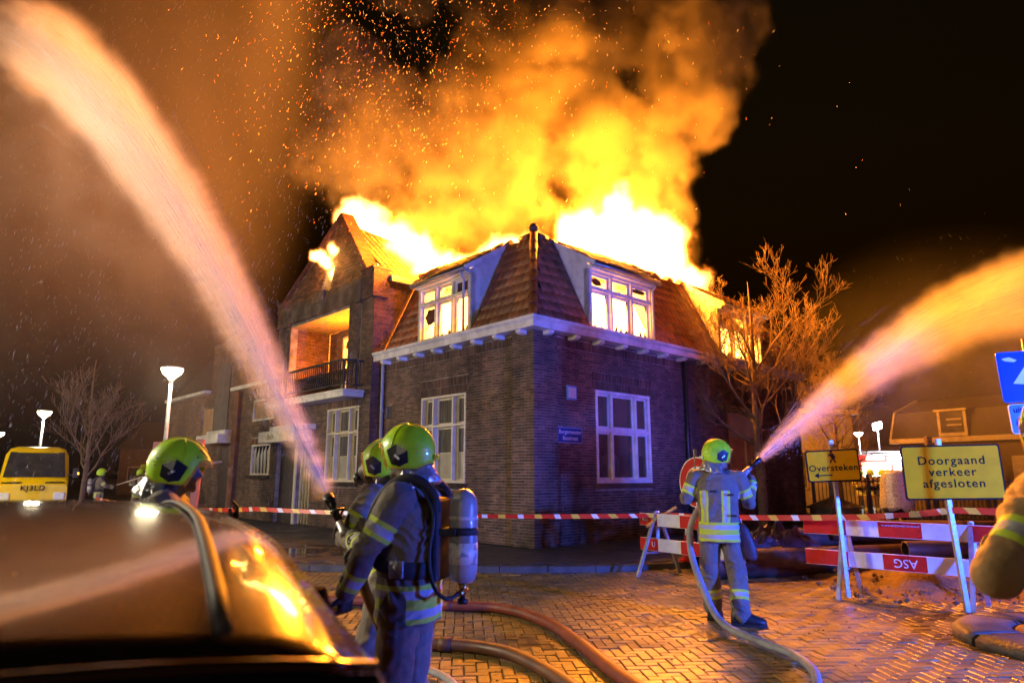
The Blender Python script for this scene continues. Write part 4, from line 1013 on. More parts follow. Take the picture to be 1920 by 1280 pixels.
# ---------------------------------------------------------------- trees
MAT.update(
    bark=M('bark', (.2, .125, .06), (.11, .07, .035), 9, .85, bump=.5, bscale=30),
    bark2=M('bark_pale', (.14, .09, .06), (.08, .05, .035), 9, .85, bump=.5, bscale=30),
)
def bare_tree(name, loc, H_, trunk_r, seed, label, spread=1.0, fork=.3, lim=5000, levels=5, mat='bark', lean=(0, 0)):
    g2 = random.Random(seed); root = empty(name, loc); tr = MB(); cr = MB(); cnt = [0]
    def branch(p, d, L_, r, lv, mb_):
        if cnt[0] > lim: return
        cnt[0] += 1
        k = 4 if lv < 3 else 3; pts = [p]; rr = [r]; q = p.copy(); dd = d.copy()
        for i in range(k):
            jit = .22 if lv else .05
            dd = (dd + Vector((g2.uniform(-jit, jit), g2.uniform(-jit, jit), g2.uniform(-jit * .5, jit) + (.05 if lv else 0)))).normalized()
            q = q + dd * L_ / k; pts.append(q.copy()); rr.append(max(r * (1 - .62 * (i + 1) / k), .0038))
        mb_.tube(pts, rr, 8 if lv == 0 else (5 if lv < 3 else 3), cap=False)
        if lv >= levels: return
        nb = [0, 6, 5, 4, 3][lv] if lv else 0
        for i in range(nb):
            t = g2.uniform(.3, 1.0); j = min(int(t * k), k - 1); f_ = t * k - j; b0 = pts[j].lerp(pts[j + 1], min(f_, 1))
            az = g2.uniform(0, 2 * math.pi); base = (pts[j + 1] - pts[j]).normalized(); perp = base.orthogonal().normalized(); perp = (Matrix.Rotation(az, 3, base) @ perp)
            nd = (base * g2.uniform(.35, .8) + perp * g2.uniform(.5, 1.0) * spread + Vector((0, 0, .12))).normalized()
            branch(b0, nd, L_ * g2.uniform(.42, .68), max(rr[j] * .55, .004), lv + 1, cr)
    hT = H_ * .93; pts = []; rr = []
    for i in range(15):
        t = i / 14; pts.append(Vector((lean[0] * t + .05 * math.sin(t * 7 + seed) * t, lean[1] * t + .05 * math.cos(t * 5 + seed) * t, hT * t))); rr.append(trunk_r * (1 - t) ** .85 + .008)
    tr.tube(pts, rr, 10, cap=False)
    nl = 24
    for i in range(nl):
        t = fork + (1 - fork) * (i / nl) ** .9; j = min(int(t * 14), 13); p = pts[j].lerp(pts[j + 1], t * 14 - j)
        az = i * 2.4 + g2.uniform(-.4, .4); el = g2.uniform(.35, .9)
        d = Vector((math.cos(az) * spread, math.sin(az) * spread, el)).normalized()
        L_ = H_ * .3 * (1 - ((t - fork) / (1 - fork)) ** 1.6 * .72) * g2.uniform(.7, 1.1)
        branch(p, d, L_, max(rr[j] * .5, .01), 1, cr)
    tr.build('trunk', MAT[mat], root, fix=False); cr.build('crown', MAT[mat], root, fix=False)
    tag(root, label, 'tree'); return root
bare_tree('bare_tree', (6.4, 17.9, .05), 7.2, .13, 21, 'bare leafless tree with twiggy crown glowing orange beside the house side wall', fork=.3, spread=.66, lim=6500)
bare_tree('bare_tree', (-12.6, 20.5, 0), 5.4, .08, 5, 'ghostly bare tree standing in the water mist behind the yellow van', mat='bark2', fork=.3, levels=4, spread=.55, lim=1500)
bare_tree('bare_tree', (12.0, 25.5, 0), 6.2, .1, 9, 'small bare tree behind the right hand water jet', levels=4, mat='bark2', spread=1.1)

# ---------------------------------------------------------------- street lamps
LAMPW = emission('lamp_glow', (1, .88, .55), 60)
def make_lamp(label, tint):
    e_ = empty('street_lamp'); tag(e_, label, 'street lamp', 'street lamps with wide cone heads')
    MB().tube([(0, 0, 0), (0, 0, 1.0), (0, 0, 3.78)], [.06, .055, .04], 12).build('pole', MAT['galv'], e_)
    hd = MB().lathe([(.045, 3.74), (.05, 3.8), (.06, 3.83)], 18).build('collar', MAT['galv'], e_)
    MB().lathe([(.06, 3.84), (.12, 3.9), (.2, 3.97), (.24, 4.06), (.235, 4.08), (.01, 4.06)], 24).build('lamp_shade', LAMPW, e_)
    MB().lathe([(.25, 4.085), (.255, 4.1), (.2, 4.13), (.02, 4.14)], 24).build('lamp_cover', MAT['galv'], e_)
    return e_
LP = make_lamp('street lamp with a glowing cone head standing nearest the house front', None); LP.location = (-8.15, 16.2, 0)
lamp('lamp_light', 'POINT', (-8.15, 16.2, 3.75), 130, (1, .8, .5), .25)
for (x, y, lb, e_) in ((-18.6, 27.2, 'street lamp rising behind the yellow van roof beside the ghostly tree', 300), (-30.2, 40.5, 'far street lamp beyond the yellow van, smallest of the row', 200), (20.4, 40.5, 'street lamp standing beside the fire engine beyond the fence', 200), (-7.6, 5.4, 'street lamp across the street from the house front, left of the parked car', 2500), (-5.0, -5.0, 'street lamp behind the parked car on the near pavement', 480), (-19.5, 16.5, 'unseen street lamp added to light the yellow van', 3200)):
    c = copy_tree(LP); c.location = (x, y, 0); c['label'] = lb  # the last copy is an unseen lamp added to brighten the van front
    lamp('lamp_light', 'POINT', (x, y, 3.75), e_, (1, .84, .6), .25)

# ---------------------------------------------------------------- yellow van
def van():
    e_ = empty('parked_van', (-16.6, 24.2, 0), R(33)); tag(e_, 'bright yellow parked delivery van with dark windscreen and black lettering', 'van')
    yel = M('van_yellow', (.9, .62, .0), (.85, .58, .0), 3, .3, coat=.5)
    prof = [(-1.0, .35), (-1.03, 1.0), (-1.0, 1.7), (-.93, 2.3), (-.82, 2.52), (-.6, 2.6), (.6, 2.6), (.82, 2.52), (.93, 2.3), (1.0, 1.7), (1.03, 1.0), (1.0, .35)]
    rings = []
    for y, s_, dz, zc in ((-.35, .97, 0, 1.25), (-.3, .985, 0, 1.38), (.0, .99, 0, 1.5), (.55, .99, 0, 2.5), (.9, 1, 0, 9), (5.2, 1, 0, 9), (5.35, .96, 0, 9)):
        rings.append([(a * s_, y, min(b, zc + (.03 if abs(a) < .7 else 0))) for a, b in prof])
    MB().loft(rings).build('body', yel, e_, bevel=0)
    gl = MAT['glass_dark']
    MB().add([(-.9, -.02, 1.55), (.9, -.02, 1.55), (.8, .52, 2.38), (-.8, .52, 2.38), (-.9, -.06, 1.53), (.9, -.06, 1.53), (.8, .48, 2.4), (-.8, .48, 2.4)], [(4, 5, 6, 7), (0, 3, 2, 1), (0, 1, 5, 4), (1, 2, 6, 5), (2, 3, 7, 6), (3, 0, 4, 7)]).build('windscreen', gl, e_)
    for x in (-.62, .62): MB().box((x - .28, -.37, 1.33), (x + .28, -.2, 1.375)).build('wiper_slot', MAT['black_print'], e_)
    text('KJ3LD', .24, MAT['black_print'], e_, frame(Vector((0, -.4, 1.16)), (1, 0, 0), (0, 0, 1), (0, -1, 0)), font_w=.006, space=1.15)
    MB().box((-.95, -.42, .35), (.95, -.3, .62)).build('bumper', MAT['black'], e_, bevel=.03)
    for x in (-.78, .78): MB().box((x - .17, -.39, .75), (x + .17, -.3, 1.02)).build('headlight', MAT['white_refl'], e_, bevel=.04)
    for x in (-1.2, 1.2):
        mr_ = MB().box((x - .09, .1, 1.5), (x + .09, .22, 1.85)).build('mirror', MAT['black'], e_, bevel=.03)
        MB().bar((x * .8, .2, 1.6), (x, .16, 1.62), .05).build('bracket', MAT['black'], mr_)
    MB().box((1.26, .08, 1.62), (1.3, .2, 1.7)).build('indicator', emission('indicator', (1, .35, .02), 6), e_)
    MB().tube([(0, .75, 2.6), (0, .9, 2.85)], [.012, .004], 6).build('antenna', MAT['black'], e_)
    for x in (-.93, .93):
        for y in (.75, 4.2):
            wh = MB().lathe([(.2, -.1), (.34, -.1), (.35, 0), (.34, .1), (.2, .1)], 24, fn=lambda a, b, c: (x + c, y + a, .35 + b)).build('wheel', MAT['black'], e_)
            MB().lathe([(.02, -.105), (.2, -.1), (.2, .1), (.02, .105)], 16, fn=lambda a, b, c: (x + c, y + a, .35 + b)).build('rim', MAT['galv'], wh)
    return e_
van()
# two timber posts by the lamp
for i, (x, h) in enumerate(((-7.05, 2.22), (-6.78, 2.3))):
    o = MB().box((-.07, -.05, 0), (.07, .05, h), fn=lambda a, b, c: (a + c * .03, b, c)).build('post', M('red_post', (.36, .14, .1), (.28, .1, .08), 5, .6), None, (x + i * .35, 13.6 + i * .5, 0), bevel=.008)
    tag(o, ['reddish post beside the glowing street lamp, the lower of two', 'reddish post beside the street lamp, the one nearer the house'][i], 'post', 'reddish posts by the lamp')

# ---------------------------------------------------------------- neighbour in the street row
nb = empty('neighbour_house', HC, HA); tag(nb, 'dim brick neighbour house with a white door canopy, seen through the water mist', 'house')
brick_wall(nb, 'wall', FG, 15.8, 24, Z0, 4.9, [(16.2, 17.3, Z0, 2.75), (18.2, 19.6, 3.2, 4.3), (20.5, 22.2, 1.4, 2.9)])
brick_wall(nb, 'wall', FG, 15.8, 18.7, 4.9, 6.9, [(16.6, 17.9, 4.9, 6.0)])
for (a, b, c, d, mt) in ((16.2, 17.3, Z0, 2.75, 'dark'), (18.2, 19.6, 3.2, 4.3, 'boarding'), (20.5, 22.2, 1.4, 2.9, 'glass_dark'), (16.6, 17.9, 4.9, 6.0, 'glass_dark')):
    MB().box((a, -.14, c), (b, -.1, d), fn=lambda x, y, z: FG(x, y, z)).build('door' if c == Z0 else 'window', MAT[mt], nb)
MB().box((16.55, .01, 3.2), (17.95, .05, 6.0), fn=lambda x, y, z: FG(x, y, z)).build('grey_panel', M('grey_cladding', (.1, .1, .1), (.06, .06, .06), 3, .6), nb)
mb = MB(); mb.box((-.95, 15.85, 2.78), (-.36, 18.2, 3.12)); mb.box((-.7, 15.85, 3.12), (-.36, 17.8, 3.28)); mb.build('door_canopy', MAT['white'], nb, bevel=.01)
mb = MB(); mb.box((-.6, 18.7, 4.9), (.4, 24, 5.03)); mb.build('gutter', MAT['white'], nb)
mb = MB(); mb.prism([(-.3, 5.03), (1.2, 7.0), (4.5, 7.0), (6, 5.03)], 18.8, 24, lambda a, b, c: (a, c, b)); mb.build('roof', MAT['roofdark'], nb)

# ---------------------------------------------------------------- right background
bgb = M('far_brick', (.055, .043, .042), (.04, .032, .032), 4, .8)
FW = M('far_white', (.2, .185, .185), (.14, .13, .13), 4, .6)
gh = empty('gambrel_house', (18.3, 32.6, 0), R(-58)); tag(gh, 'house with a broken gambrel roof and white fascia beyond the fence', 'house')
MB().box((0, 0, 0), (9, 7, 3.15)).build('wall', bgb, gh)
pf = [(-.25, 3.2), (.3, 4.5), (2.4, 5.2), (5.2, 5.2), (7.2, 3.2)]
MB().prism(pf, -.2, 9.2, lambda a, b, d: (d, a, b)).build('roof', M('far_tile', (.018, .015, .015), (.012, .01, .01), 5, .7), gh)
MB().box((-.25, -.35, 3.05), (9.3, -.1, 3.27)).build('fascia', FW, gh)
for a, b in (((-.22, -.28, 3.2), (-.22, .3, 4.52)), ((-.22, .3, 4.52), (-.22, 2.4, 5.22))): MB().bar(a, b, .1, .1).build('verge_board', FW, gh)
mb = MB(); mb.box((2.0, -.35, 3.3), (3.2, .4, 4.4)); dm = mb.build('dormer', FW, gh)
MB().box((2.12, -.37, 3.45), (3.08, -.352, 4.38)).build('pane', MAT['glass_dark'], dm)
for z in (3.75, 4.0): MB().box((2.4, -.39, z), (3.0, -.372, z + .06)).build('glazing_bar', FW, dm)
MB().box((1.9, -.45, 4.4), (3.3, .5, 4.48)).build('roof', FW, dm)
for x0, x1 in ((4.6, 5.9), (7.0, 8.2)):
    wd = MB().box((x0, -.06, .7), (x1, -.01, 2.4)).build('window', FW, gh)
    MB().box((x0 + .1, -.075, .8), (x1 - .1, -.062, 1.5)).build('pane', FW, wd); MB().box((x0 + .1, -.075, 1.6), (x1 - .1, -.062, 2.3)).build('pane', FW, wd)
lh = empty('far_house', (10.5, 30.0, 0), R(12)); tag(lh, 'low pale house with a flat gutter behind the utility cabinet', 'house')
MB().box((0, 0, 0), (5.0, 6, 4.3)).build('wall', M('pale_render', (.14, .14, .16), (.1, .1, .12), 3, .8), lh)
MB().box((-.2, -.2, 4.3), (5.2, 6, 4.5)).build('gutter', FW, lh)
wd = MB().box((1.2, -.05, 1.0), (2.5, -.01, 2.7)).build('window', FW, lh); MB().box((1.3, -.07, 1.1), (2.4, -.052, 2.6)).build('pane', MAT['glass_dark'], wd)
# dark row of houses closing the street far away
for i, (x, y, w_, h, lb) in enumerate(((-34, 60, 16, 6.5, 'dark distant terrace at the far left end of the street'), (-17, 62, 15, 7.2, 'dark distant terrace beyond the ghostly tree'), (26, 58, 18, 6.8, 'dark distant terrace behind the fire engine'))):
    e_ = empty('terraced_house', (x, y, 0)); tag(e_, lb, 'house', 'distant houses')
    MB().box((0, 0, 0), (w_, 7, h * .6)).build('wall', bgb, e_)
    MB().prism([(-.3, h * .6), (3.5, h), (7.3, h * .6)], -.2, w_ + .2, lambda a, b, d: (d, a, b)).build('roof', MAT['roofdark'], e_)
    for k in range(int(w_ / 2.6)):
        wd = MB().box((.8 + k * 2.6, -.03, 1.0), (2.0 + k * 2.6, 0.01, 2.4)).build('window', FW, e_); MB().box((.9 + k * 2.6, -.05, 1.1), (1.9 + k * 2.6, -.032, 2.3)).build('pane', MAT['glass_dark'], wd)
# fire engine with work lights
FLOOD = emission('flood_light', (.85, .95, 1), 90); BEACON = emission('beacon_blue', (.08, .15, 1), 60)
def fire_engine(loc, rz, label, lit=True):
    e_ = empty('fire_engine', loc, rz); tag(e_, label, 'fire engine', 'fire engines')
    red = M('engine_red', (.55, .03, .02), rough=.3, coat=.5)
    MB().box((-1.2, 0, .55), (1.2, 5.2, 2.75)).build('body', red, e_, bevel=.05)
    cb = MB().prism([(5.2, .55), (7.4, .55), (7.5, 1.5), (7.3, 2.7), (5.2, 2.75)], -1.2, 1.2, lambda a, b, d: (d, a, b)).build('cab', red, e_, bevel=.05)
    for sx in (-1, 1):
        MB().box((sx * 1.205, 5.5, 1.55), (sx * 1.22, 7.0, 2.4)).build('side_window', MAT['glass_dark'], cb)
        for k in range(3):
            l_ = MB().box((sx * 1.205, .25 + k * 1.65, .9), (sx * 1.22, 1.75 + k * 1.65, 2.35)).build('locker', emission('locker_light', (1, .75, .45), 1.1) if lit else MAT['galv'], e_)
            for q in range(3): MB().box((sx * 1.222, .35 + k * 1.65 + q * .45, 1.0), (sx * 1.25, .68 + k * 1.65 + q * .45, 1.3 + .25 * ((q + k) % 3))).build('equipment', (MAT['red_refl'], MAT['galv'], MAT['yellow_sign'])[(q + k) % 3], l_)
            MB().box((sx * 1.22, .55 + k * 1.65, 2.5), (sx * 1.3, 1.4 + k * 1.65, 2.68)).build('work_light', FLOOD if lit else MAT['galv'], e_)
        MB().box((sx * 1.203, 0, .62), (sx * 1.209, 5.2, .8)).build('yellow_band', MAT['yellow_sign'], e_)
        for y in (1.1, 6.2):
            wh = MB().lathe([(.25, -.15), (.48, -.15), (.5, 0), (.48, .15), (.25, .15)], 24, fn=lambda a, b, c: (sx * 1.08 + c, y + a, .5 + b)).build('wheel', MAT['black'], e_)
            MB().lathe([(.02, -.16), (.25, -.155), (.25, .155), (.02, .16)], 16, fn=lambda a, b, c: (sx * 1.08 + c, y + a, .5 + b)).build('rim', MAT['galv'], wh)
    MB().box((-1.25, -.05, 2.75), (1.25, 5.2, 2.82)).build('roof_rail', MAT['galv'], e_)
    ldr = MB()
    for x in (.3, .75): ldr.bar((x, .2, 2.95), (x, 5.0, 2.95), .06)
    for k in range(14): ldr.bar((.3, .4 + k * .34, 2.95), (.75, .4 + k * .34, 2.95), .035)
    ldr.build('ladder', MAT['galv'], e_)
    MB().box((-.9, 6.6, 2.76), (.9, 6.95, 2.92)).build('light_bar', BEACON, e_, bevel=.03)
    MB().lathe([(.1, 2.8), (.1, 2.92), (.06, 2.98)], 14, c=(-1.0, .25, 0)).build('rear_beacon', BEACON, e_)
    return e_
fe = fire_engine((19.9, 40.7, 0), R(258), 'fire engine with open lit lockers and white work lights beyond the fence')
mast = MB().tube([(0, 0, 2.8), (0, 0, 4.25)], [.05, .03], 8).build('mast', MAT['galv'], None)
mast.parent = fe; mast.location = (.4, 1.5, 0)
for x in (-.33, .33): MB().box((x - .26, -.08, 4.25), (x + .26, .08, 4.62)).build('mast_light', FLOOD, mast, bevel=.02)
lamp('engine_flood', 'SPOT', (21.4, 39.6, 4.4), 4500, (.75, .88, 1), .3, spot_size=R(150), spot_blend=.3)
lamp('engine_flood', 'POINT', (21.8, 38.2, 2.6), 900, (.8, .9, 1), .3)
lamp('engine_beacon', 'POINT', (25.5, 38.0, 2.9), 500, (.05, .12, 1), .15)
# a second engine stands to the right, out of the picture; its beacons colour the near side blue
bm = lamp('engine_beacon', 'SPOT', (7.65, 1.6, 1.35), 9800, (.03, .12, 1), .2, spot_size=R(76), spot_blend=.45)
bm.rotation_euler = (Vector((1.2, 9.0, 1.2)) - Vector((7.65, 1.6, 1.35))).to_track_quat('-Z', 'Y').to_euler()
fe2 = fire_engine((12.5, -4.6, 0), R(38), 'fire engine parked on the near side of the street with blue beacons', False)
fe3 = copy_tree(fe2); fe3.location = (19.5, 6.0, 0); fe3.rotation_euler.z = R(50); fe3['label'] = 'unseen fire engine added on the side street to carry a blue beam'  # unseen engine added to hold the beam below
bm = lamp('engine_beacon', 'SPOT', (14.1, 10.2, 2.7), 22000, (.2, .1, 1), .2, spot_size=R(36), spot_blend=.6)  # added beam, aimed to tint the side wall blue-violet
bm.rotation_euler = (Vector((2.6, 16.4, 2.6)) - Vector((14.1, 10.2, 2.7))).to_track_quat('-Z', 'Y').to_euler()
# railing fence
fb = MB().box((-.012, -.012, .12), (.012, .012, 1.5)).mesh('fence_bar', MAT['black'])
def fence(a, b, n, label):
    a, b = Vector(a), Vector(b); e_ = empty('railing_fence', a, math.atan2(b.y - a.y, b.x - a.x)); L_ = (b - a).length; tag(e_, label, 'fence', 'railing fences')
    for z in (.25, 1.38): MB().box((0, -.02, z), (L_, .02, z + .05)).build('rail', MAT['black'], e_)
    k = int(L_ / .115)
    for i in range(k): inst('fence_bar', fb, e_, loc=(i * L_ / k + .05, 0, 0))
    for i in range(n + 1): MB().box((i * L_ / n - .04, -.04, 0), (i * L_ / n + .04, .04, 1.62)).build('post', MAT['black'], e_)
fence((9.7, 22.5, 0), (14.3, 21.0, 0), 3, 'black railing fence between the utility cabinet and the covered scooter')
fence((14.4, 20.9, 0), (19.5, 18.6, 0), 3, 'black railing fence to the right of the covered scooter')
# parked scooter under a silver cover
st = empty('covered_scooter', (10.15, 18.5, 0), R(-20)); st.scale = (1.1, 1.1, 1.13); tag(st, 'motor scooter under a silver weather cover in front of the fence', 'scooter')
n = 26; rings = []
for i in range(15):
    t = i / 14; z = .62 + .86 * t; wx = .36 * (1 - .35 * t ** 3) * (1 + .04 * math.sin(t * 9)); wy = .3 * (1 - .5 * t) ; sh = -.12 * t
    rings.append([((wx * (1 + .05 * math.sin(j * 2.3 + t * 4))) * math.cos(2 * math.pi * j / n), sh + wy * (1 + .06 * math.sin(j * 3 + t * 6)) * math.sin(2 * math.pi * j / n), z + (.05 * math.sin(j * 1.7) if i == 0 else 0)) for j in range(n)])
rings.append([(q[0] * .5, q[1] * .5, 1.52) for q in rings[-1]])
MB().loft(rings).build('cover', M('silver_cover', (.75, .78, .82), (.2, .21, .24), 60, .3, metal=.3, bump=.6, bscale=30, lo=.5, hi=.6), st)
MB().box((-.2, -.1, .35), (.2, .8, .75)).build('body', MAT['black'], st, bevel=.08)
MB().tube([(-.38, .05, .95), (0, .0, .98), (.42, .05, .95)], .03, 8).build('handlebar', MAT['black'], st)
for y in (-.25, .95):
    wh = MB().lathe([(.12, -.06), (.24, -.05), (.26, 0), (.24, .05), (.12, .06)], 20, fn=lambda a, b, c: (c, y + a, .26 + b)).build('wheel', MAT['black'], st)
    MB().lathe([(.02, -.04), (.12, -.04), (.12, .04), (.02, .04)], 14, fn=lambda a, b, c: (c, y + a, .26 + b)).build('rim', MAT['galv'], wh)
# wooden notice post
o = MB().box((-.11, -.06, 0), (.11, .06, 2.9)).build('notice_post', MAT['wood'], None, (14.2, 23.5, 0), R(15), bevel=.01); tag(o, 'tall pale wooden post with a narrow panel behind the large yellow sign', 'post')
MB().box((-.06, -.07, 2.2), (.06, -.061, 2.75)).build('panel', MAT['stone'], o)
# ---------------------------------------------------------------- people
def turnout_mat(name, c1, c2, yel=(.55, .72, .05), sil=(.42, .44, .47)):
    m_, N, L, B = mk(name)
    tc = N.new('ShaderNodeTexCoord'); nz = N.new('ShaderNodeTexNoise'); nz.inputs['Scale'].default_value = 5; nz.inputs['Detail'].default_value = 8; nz.inputs['Roughness'].default_value = .7; L.new(tc.outputs['Object'], nz.inputs['Vector'])
    mx = N.new('ShaderNodeMix'); mx.data_type = 'RGBA'; mx.inputs[6].default_value = (*c1, 1); mx.inputs[7].default_value = (*c2, 1); L.new(nz.outputs['Fac'], mx.inputs[0])
    at_ = N.new('ShaderNodeAttribute'); at_.attribute_name = 'stripe'
    rp = N.new('ShaderNodeValToRGB'); rp.color_ramp.interpolation = 'CONSTANT'; e = rp.color_ramp.elements
    e[0].position = 0; e[0].color = (*sil, 1); e[1].position = .17; e[1].color = (*yel, 1)
    L.new(at_.outputs['Fac'], rp.inputs[0])
    lt = N.new('ShaderNodeMath'); lt.operation = 'LESS_THAN'; lt.inputs[1].default_value = .38; L.new(at_.outputs['Fac'], lt.inputs[0])
    m2 = N.new('ShaderNodeMix'); m2.data_type = 'RGBA'; L.new(lt.outputs[0], m2.inputs[0]); L.new(mx.outputs[2], m2.inputs[6]); L.new(rp.outputs[0], m2.inputs[7])
    L.new(m2.outputs[2], B.inputs['Base Color']); B.inputs['Roughness'].default_value = .75; B.inputs['Sheen Weight'].default_value = .15
    wv = N.new('ShaderNodeTexNoise'); wv.inputs['Scale'].default_value = 300; L.new(tc.outputs['Object'], wv.inputs['Vector'])
    n2 = N.new('ShaderNodeTexNoise'); n2.inputs['Scale'].default_value = 26; n2.inputs['Detail'].default_value = 3; L.new(tc.outputs['Object'], n2.inputs['Vector'])
    ad = N.new('ShaderNodeMath'); ad.operation = 'MULTIPLY_ADD'; ad.inputs[1].default_value = .25; L.new(wv.outputs['Fac'], ad.inputs[0]); L.new(n2.outputs['Fac'], ad.inputs[2])
    bp = N.new('ShaderNodeBump'); bp.inputs['Strength'].default_value = .8; bp.inputs['Distance'].default_value = .012; L.new(ad.outputs[0], bp.inputs['Height']); L.new(bp.outputs[0], B.inputs['Normal'])
    return m_
MAT.update(
    turnout=turnout_mat('turnout_cloth', (.24, .205, .17), (.07, .062, .056)),
    turnout_tan=turnout_mat('firelit_turnout_cloth', (.36, .22, .085), (.27, .16, .06)),  # same cloth with the orange firelight mixed into its colour
    hood=M('black_hood', (.015, .015, .018), rough=.9, bump=.2),
    skin=M('skin', (.5, .3, .22), (.42, .24, .17), 14, .5, bump=.08, bscale=90),
    glove=M('glove', (.022, .02, .02), (.05, .035, .025), 12, .6, bump=.4, bscale=60),
    boot=M('boot_leather', (.02, .018, .018), rough=.45, bump=.2),
    helmet=M('helmet_lime', (.5, .95, .02), (.3, .55, .02), 11, .3, rough2=.5, stain=.25, lo=.5, hi=.85, coat=.6),
    helmet_trim=M('helmet_trim', (.62, .6, .02), rough=.35),
    helmet_dark=M('helmet_panel', (.012, .016, .03), rough=.35),
    badge=M('badge', (.13, .012, .008), rough=.3),
    visor=glass('visor', (.9, .42, .05), .05, .55),
    flap=M('aluminised_flap', (.6, .62, .66), (.35, .36, .4), 14, .28, metal=.75, bump=.7, bscale=22),
    webbing=M('webbing', (.02, .02, .024), rough=.7, bump=.2, bscale=200),
    tank=M('cylinder_paint', (.4, .4, .41), (.2, .19, .19), 5, .35, coat=.2),
    tank_label=M('cylinder_label', (.68, .66, .6), (.3, .3, .32), 26, .45, lo=.55, hi=.6),
    rubber=M('black_rubber', (.012, .012, .013), rough=.5),
    nozzle=M('nozzle_metal', (.02, .022, .028), rough=.3, metal=.3),
)
def capsule(mb, a, b, ra, rb, n=14, sq=1.0):
    a, b = Vector(a), Vector(b); d = (b - a); L_ = d.length; d = d / L_ if L_ > 1e-6 else Vector((0, 0, 1))
    pts = []; rr = []
    for i in range(4): t = R(90 * i / 4); pts.append(a - d * ra * math.cos(t)); rr.append(max(ra * math.sin(t), .002))
    pts.append(a); rr.append(ra); pts.append(a.lerp(b, .5)); rr.append((ra + rb) / 2); pts.append(b); rr.append(rb)
    for i in range(1, 5): t = R(90 * i / 4); pts.append(b + d * rb * math.sin(t)); rr.append(max(rb * math.cos(t), .002))
    mb.tube(pts, rr, n, sx=sq)
def ellipsoid(mb, c, r, n=16):
    mb.loft([[(c[0] + r[0] * math.sin(t) * math.cos(p), c[1] + r[1] * math.sin(t) * math.sin(p), c[2] + r[2] * math.cos(t)) for p in [2 * math.pi * i / n for i in range(n)]] for t in [R(4 + 172 * k / 10) for k in range(11)]])
def remeshed(mb, name, voxel, smooth=4, mats=(), parent=None):
    o = mb.build(name, list(mats), None)
    rm = o.modifiers.new('r', 'REMESH'); rm.mode = 'VOXEL'; rm.voxel_size = voxel; rm.use_smooth_shade = True
    sm_ = o.modifiers.new('s', 'SMOOTH'); sm_.iterations = smooth; sm_.factor = .5
    dg = bpy.context.evaluated_depsgraph_get(); me = bpy.data.meshes.new_from_object(o.evaluated_get(dg))
    old = o.data; o.modifiers.clear(); o.data = me; bpy.data.meshes.remove(old); me.name = name
    me.materials.clear()
    for m_ in mats: me.materials.append(m_)
    if parent: o.parent = parent
    return o
STAND = dict(pelvis=(0, 0, .96), chest=(0, 0, 1.28), neck=(0, -.01, 1.5), head=(0, .03, 1.655),
    sh_l=(-.2, 0, 1.435), el_l=(-.27, .02, 1.17), wr_l=(-.27, .12, .94), sh_r=(.2, 0, 1.435), el_r=(.27, .02, 1.17), wr_r=(.27, .12, .94),
    hip_l=(-.1, 0, .92), kn_l=(-.13, .03, .5), an_l=(-.14, -.02, .12), hip_r=(.1, 0, .92), kn_r=(.13, .03, .5), an_r=(.14, -.02, .12), toe_l=(-.2, 1, 0), toe_r=(.2, 1, 0), face=(0, 1, 0))
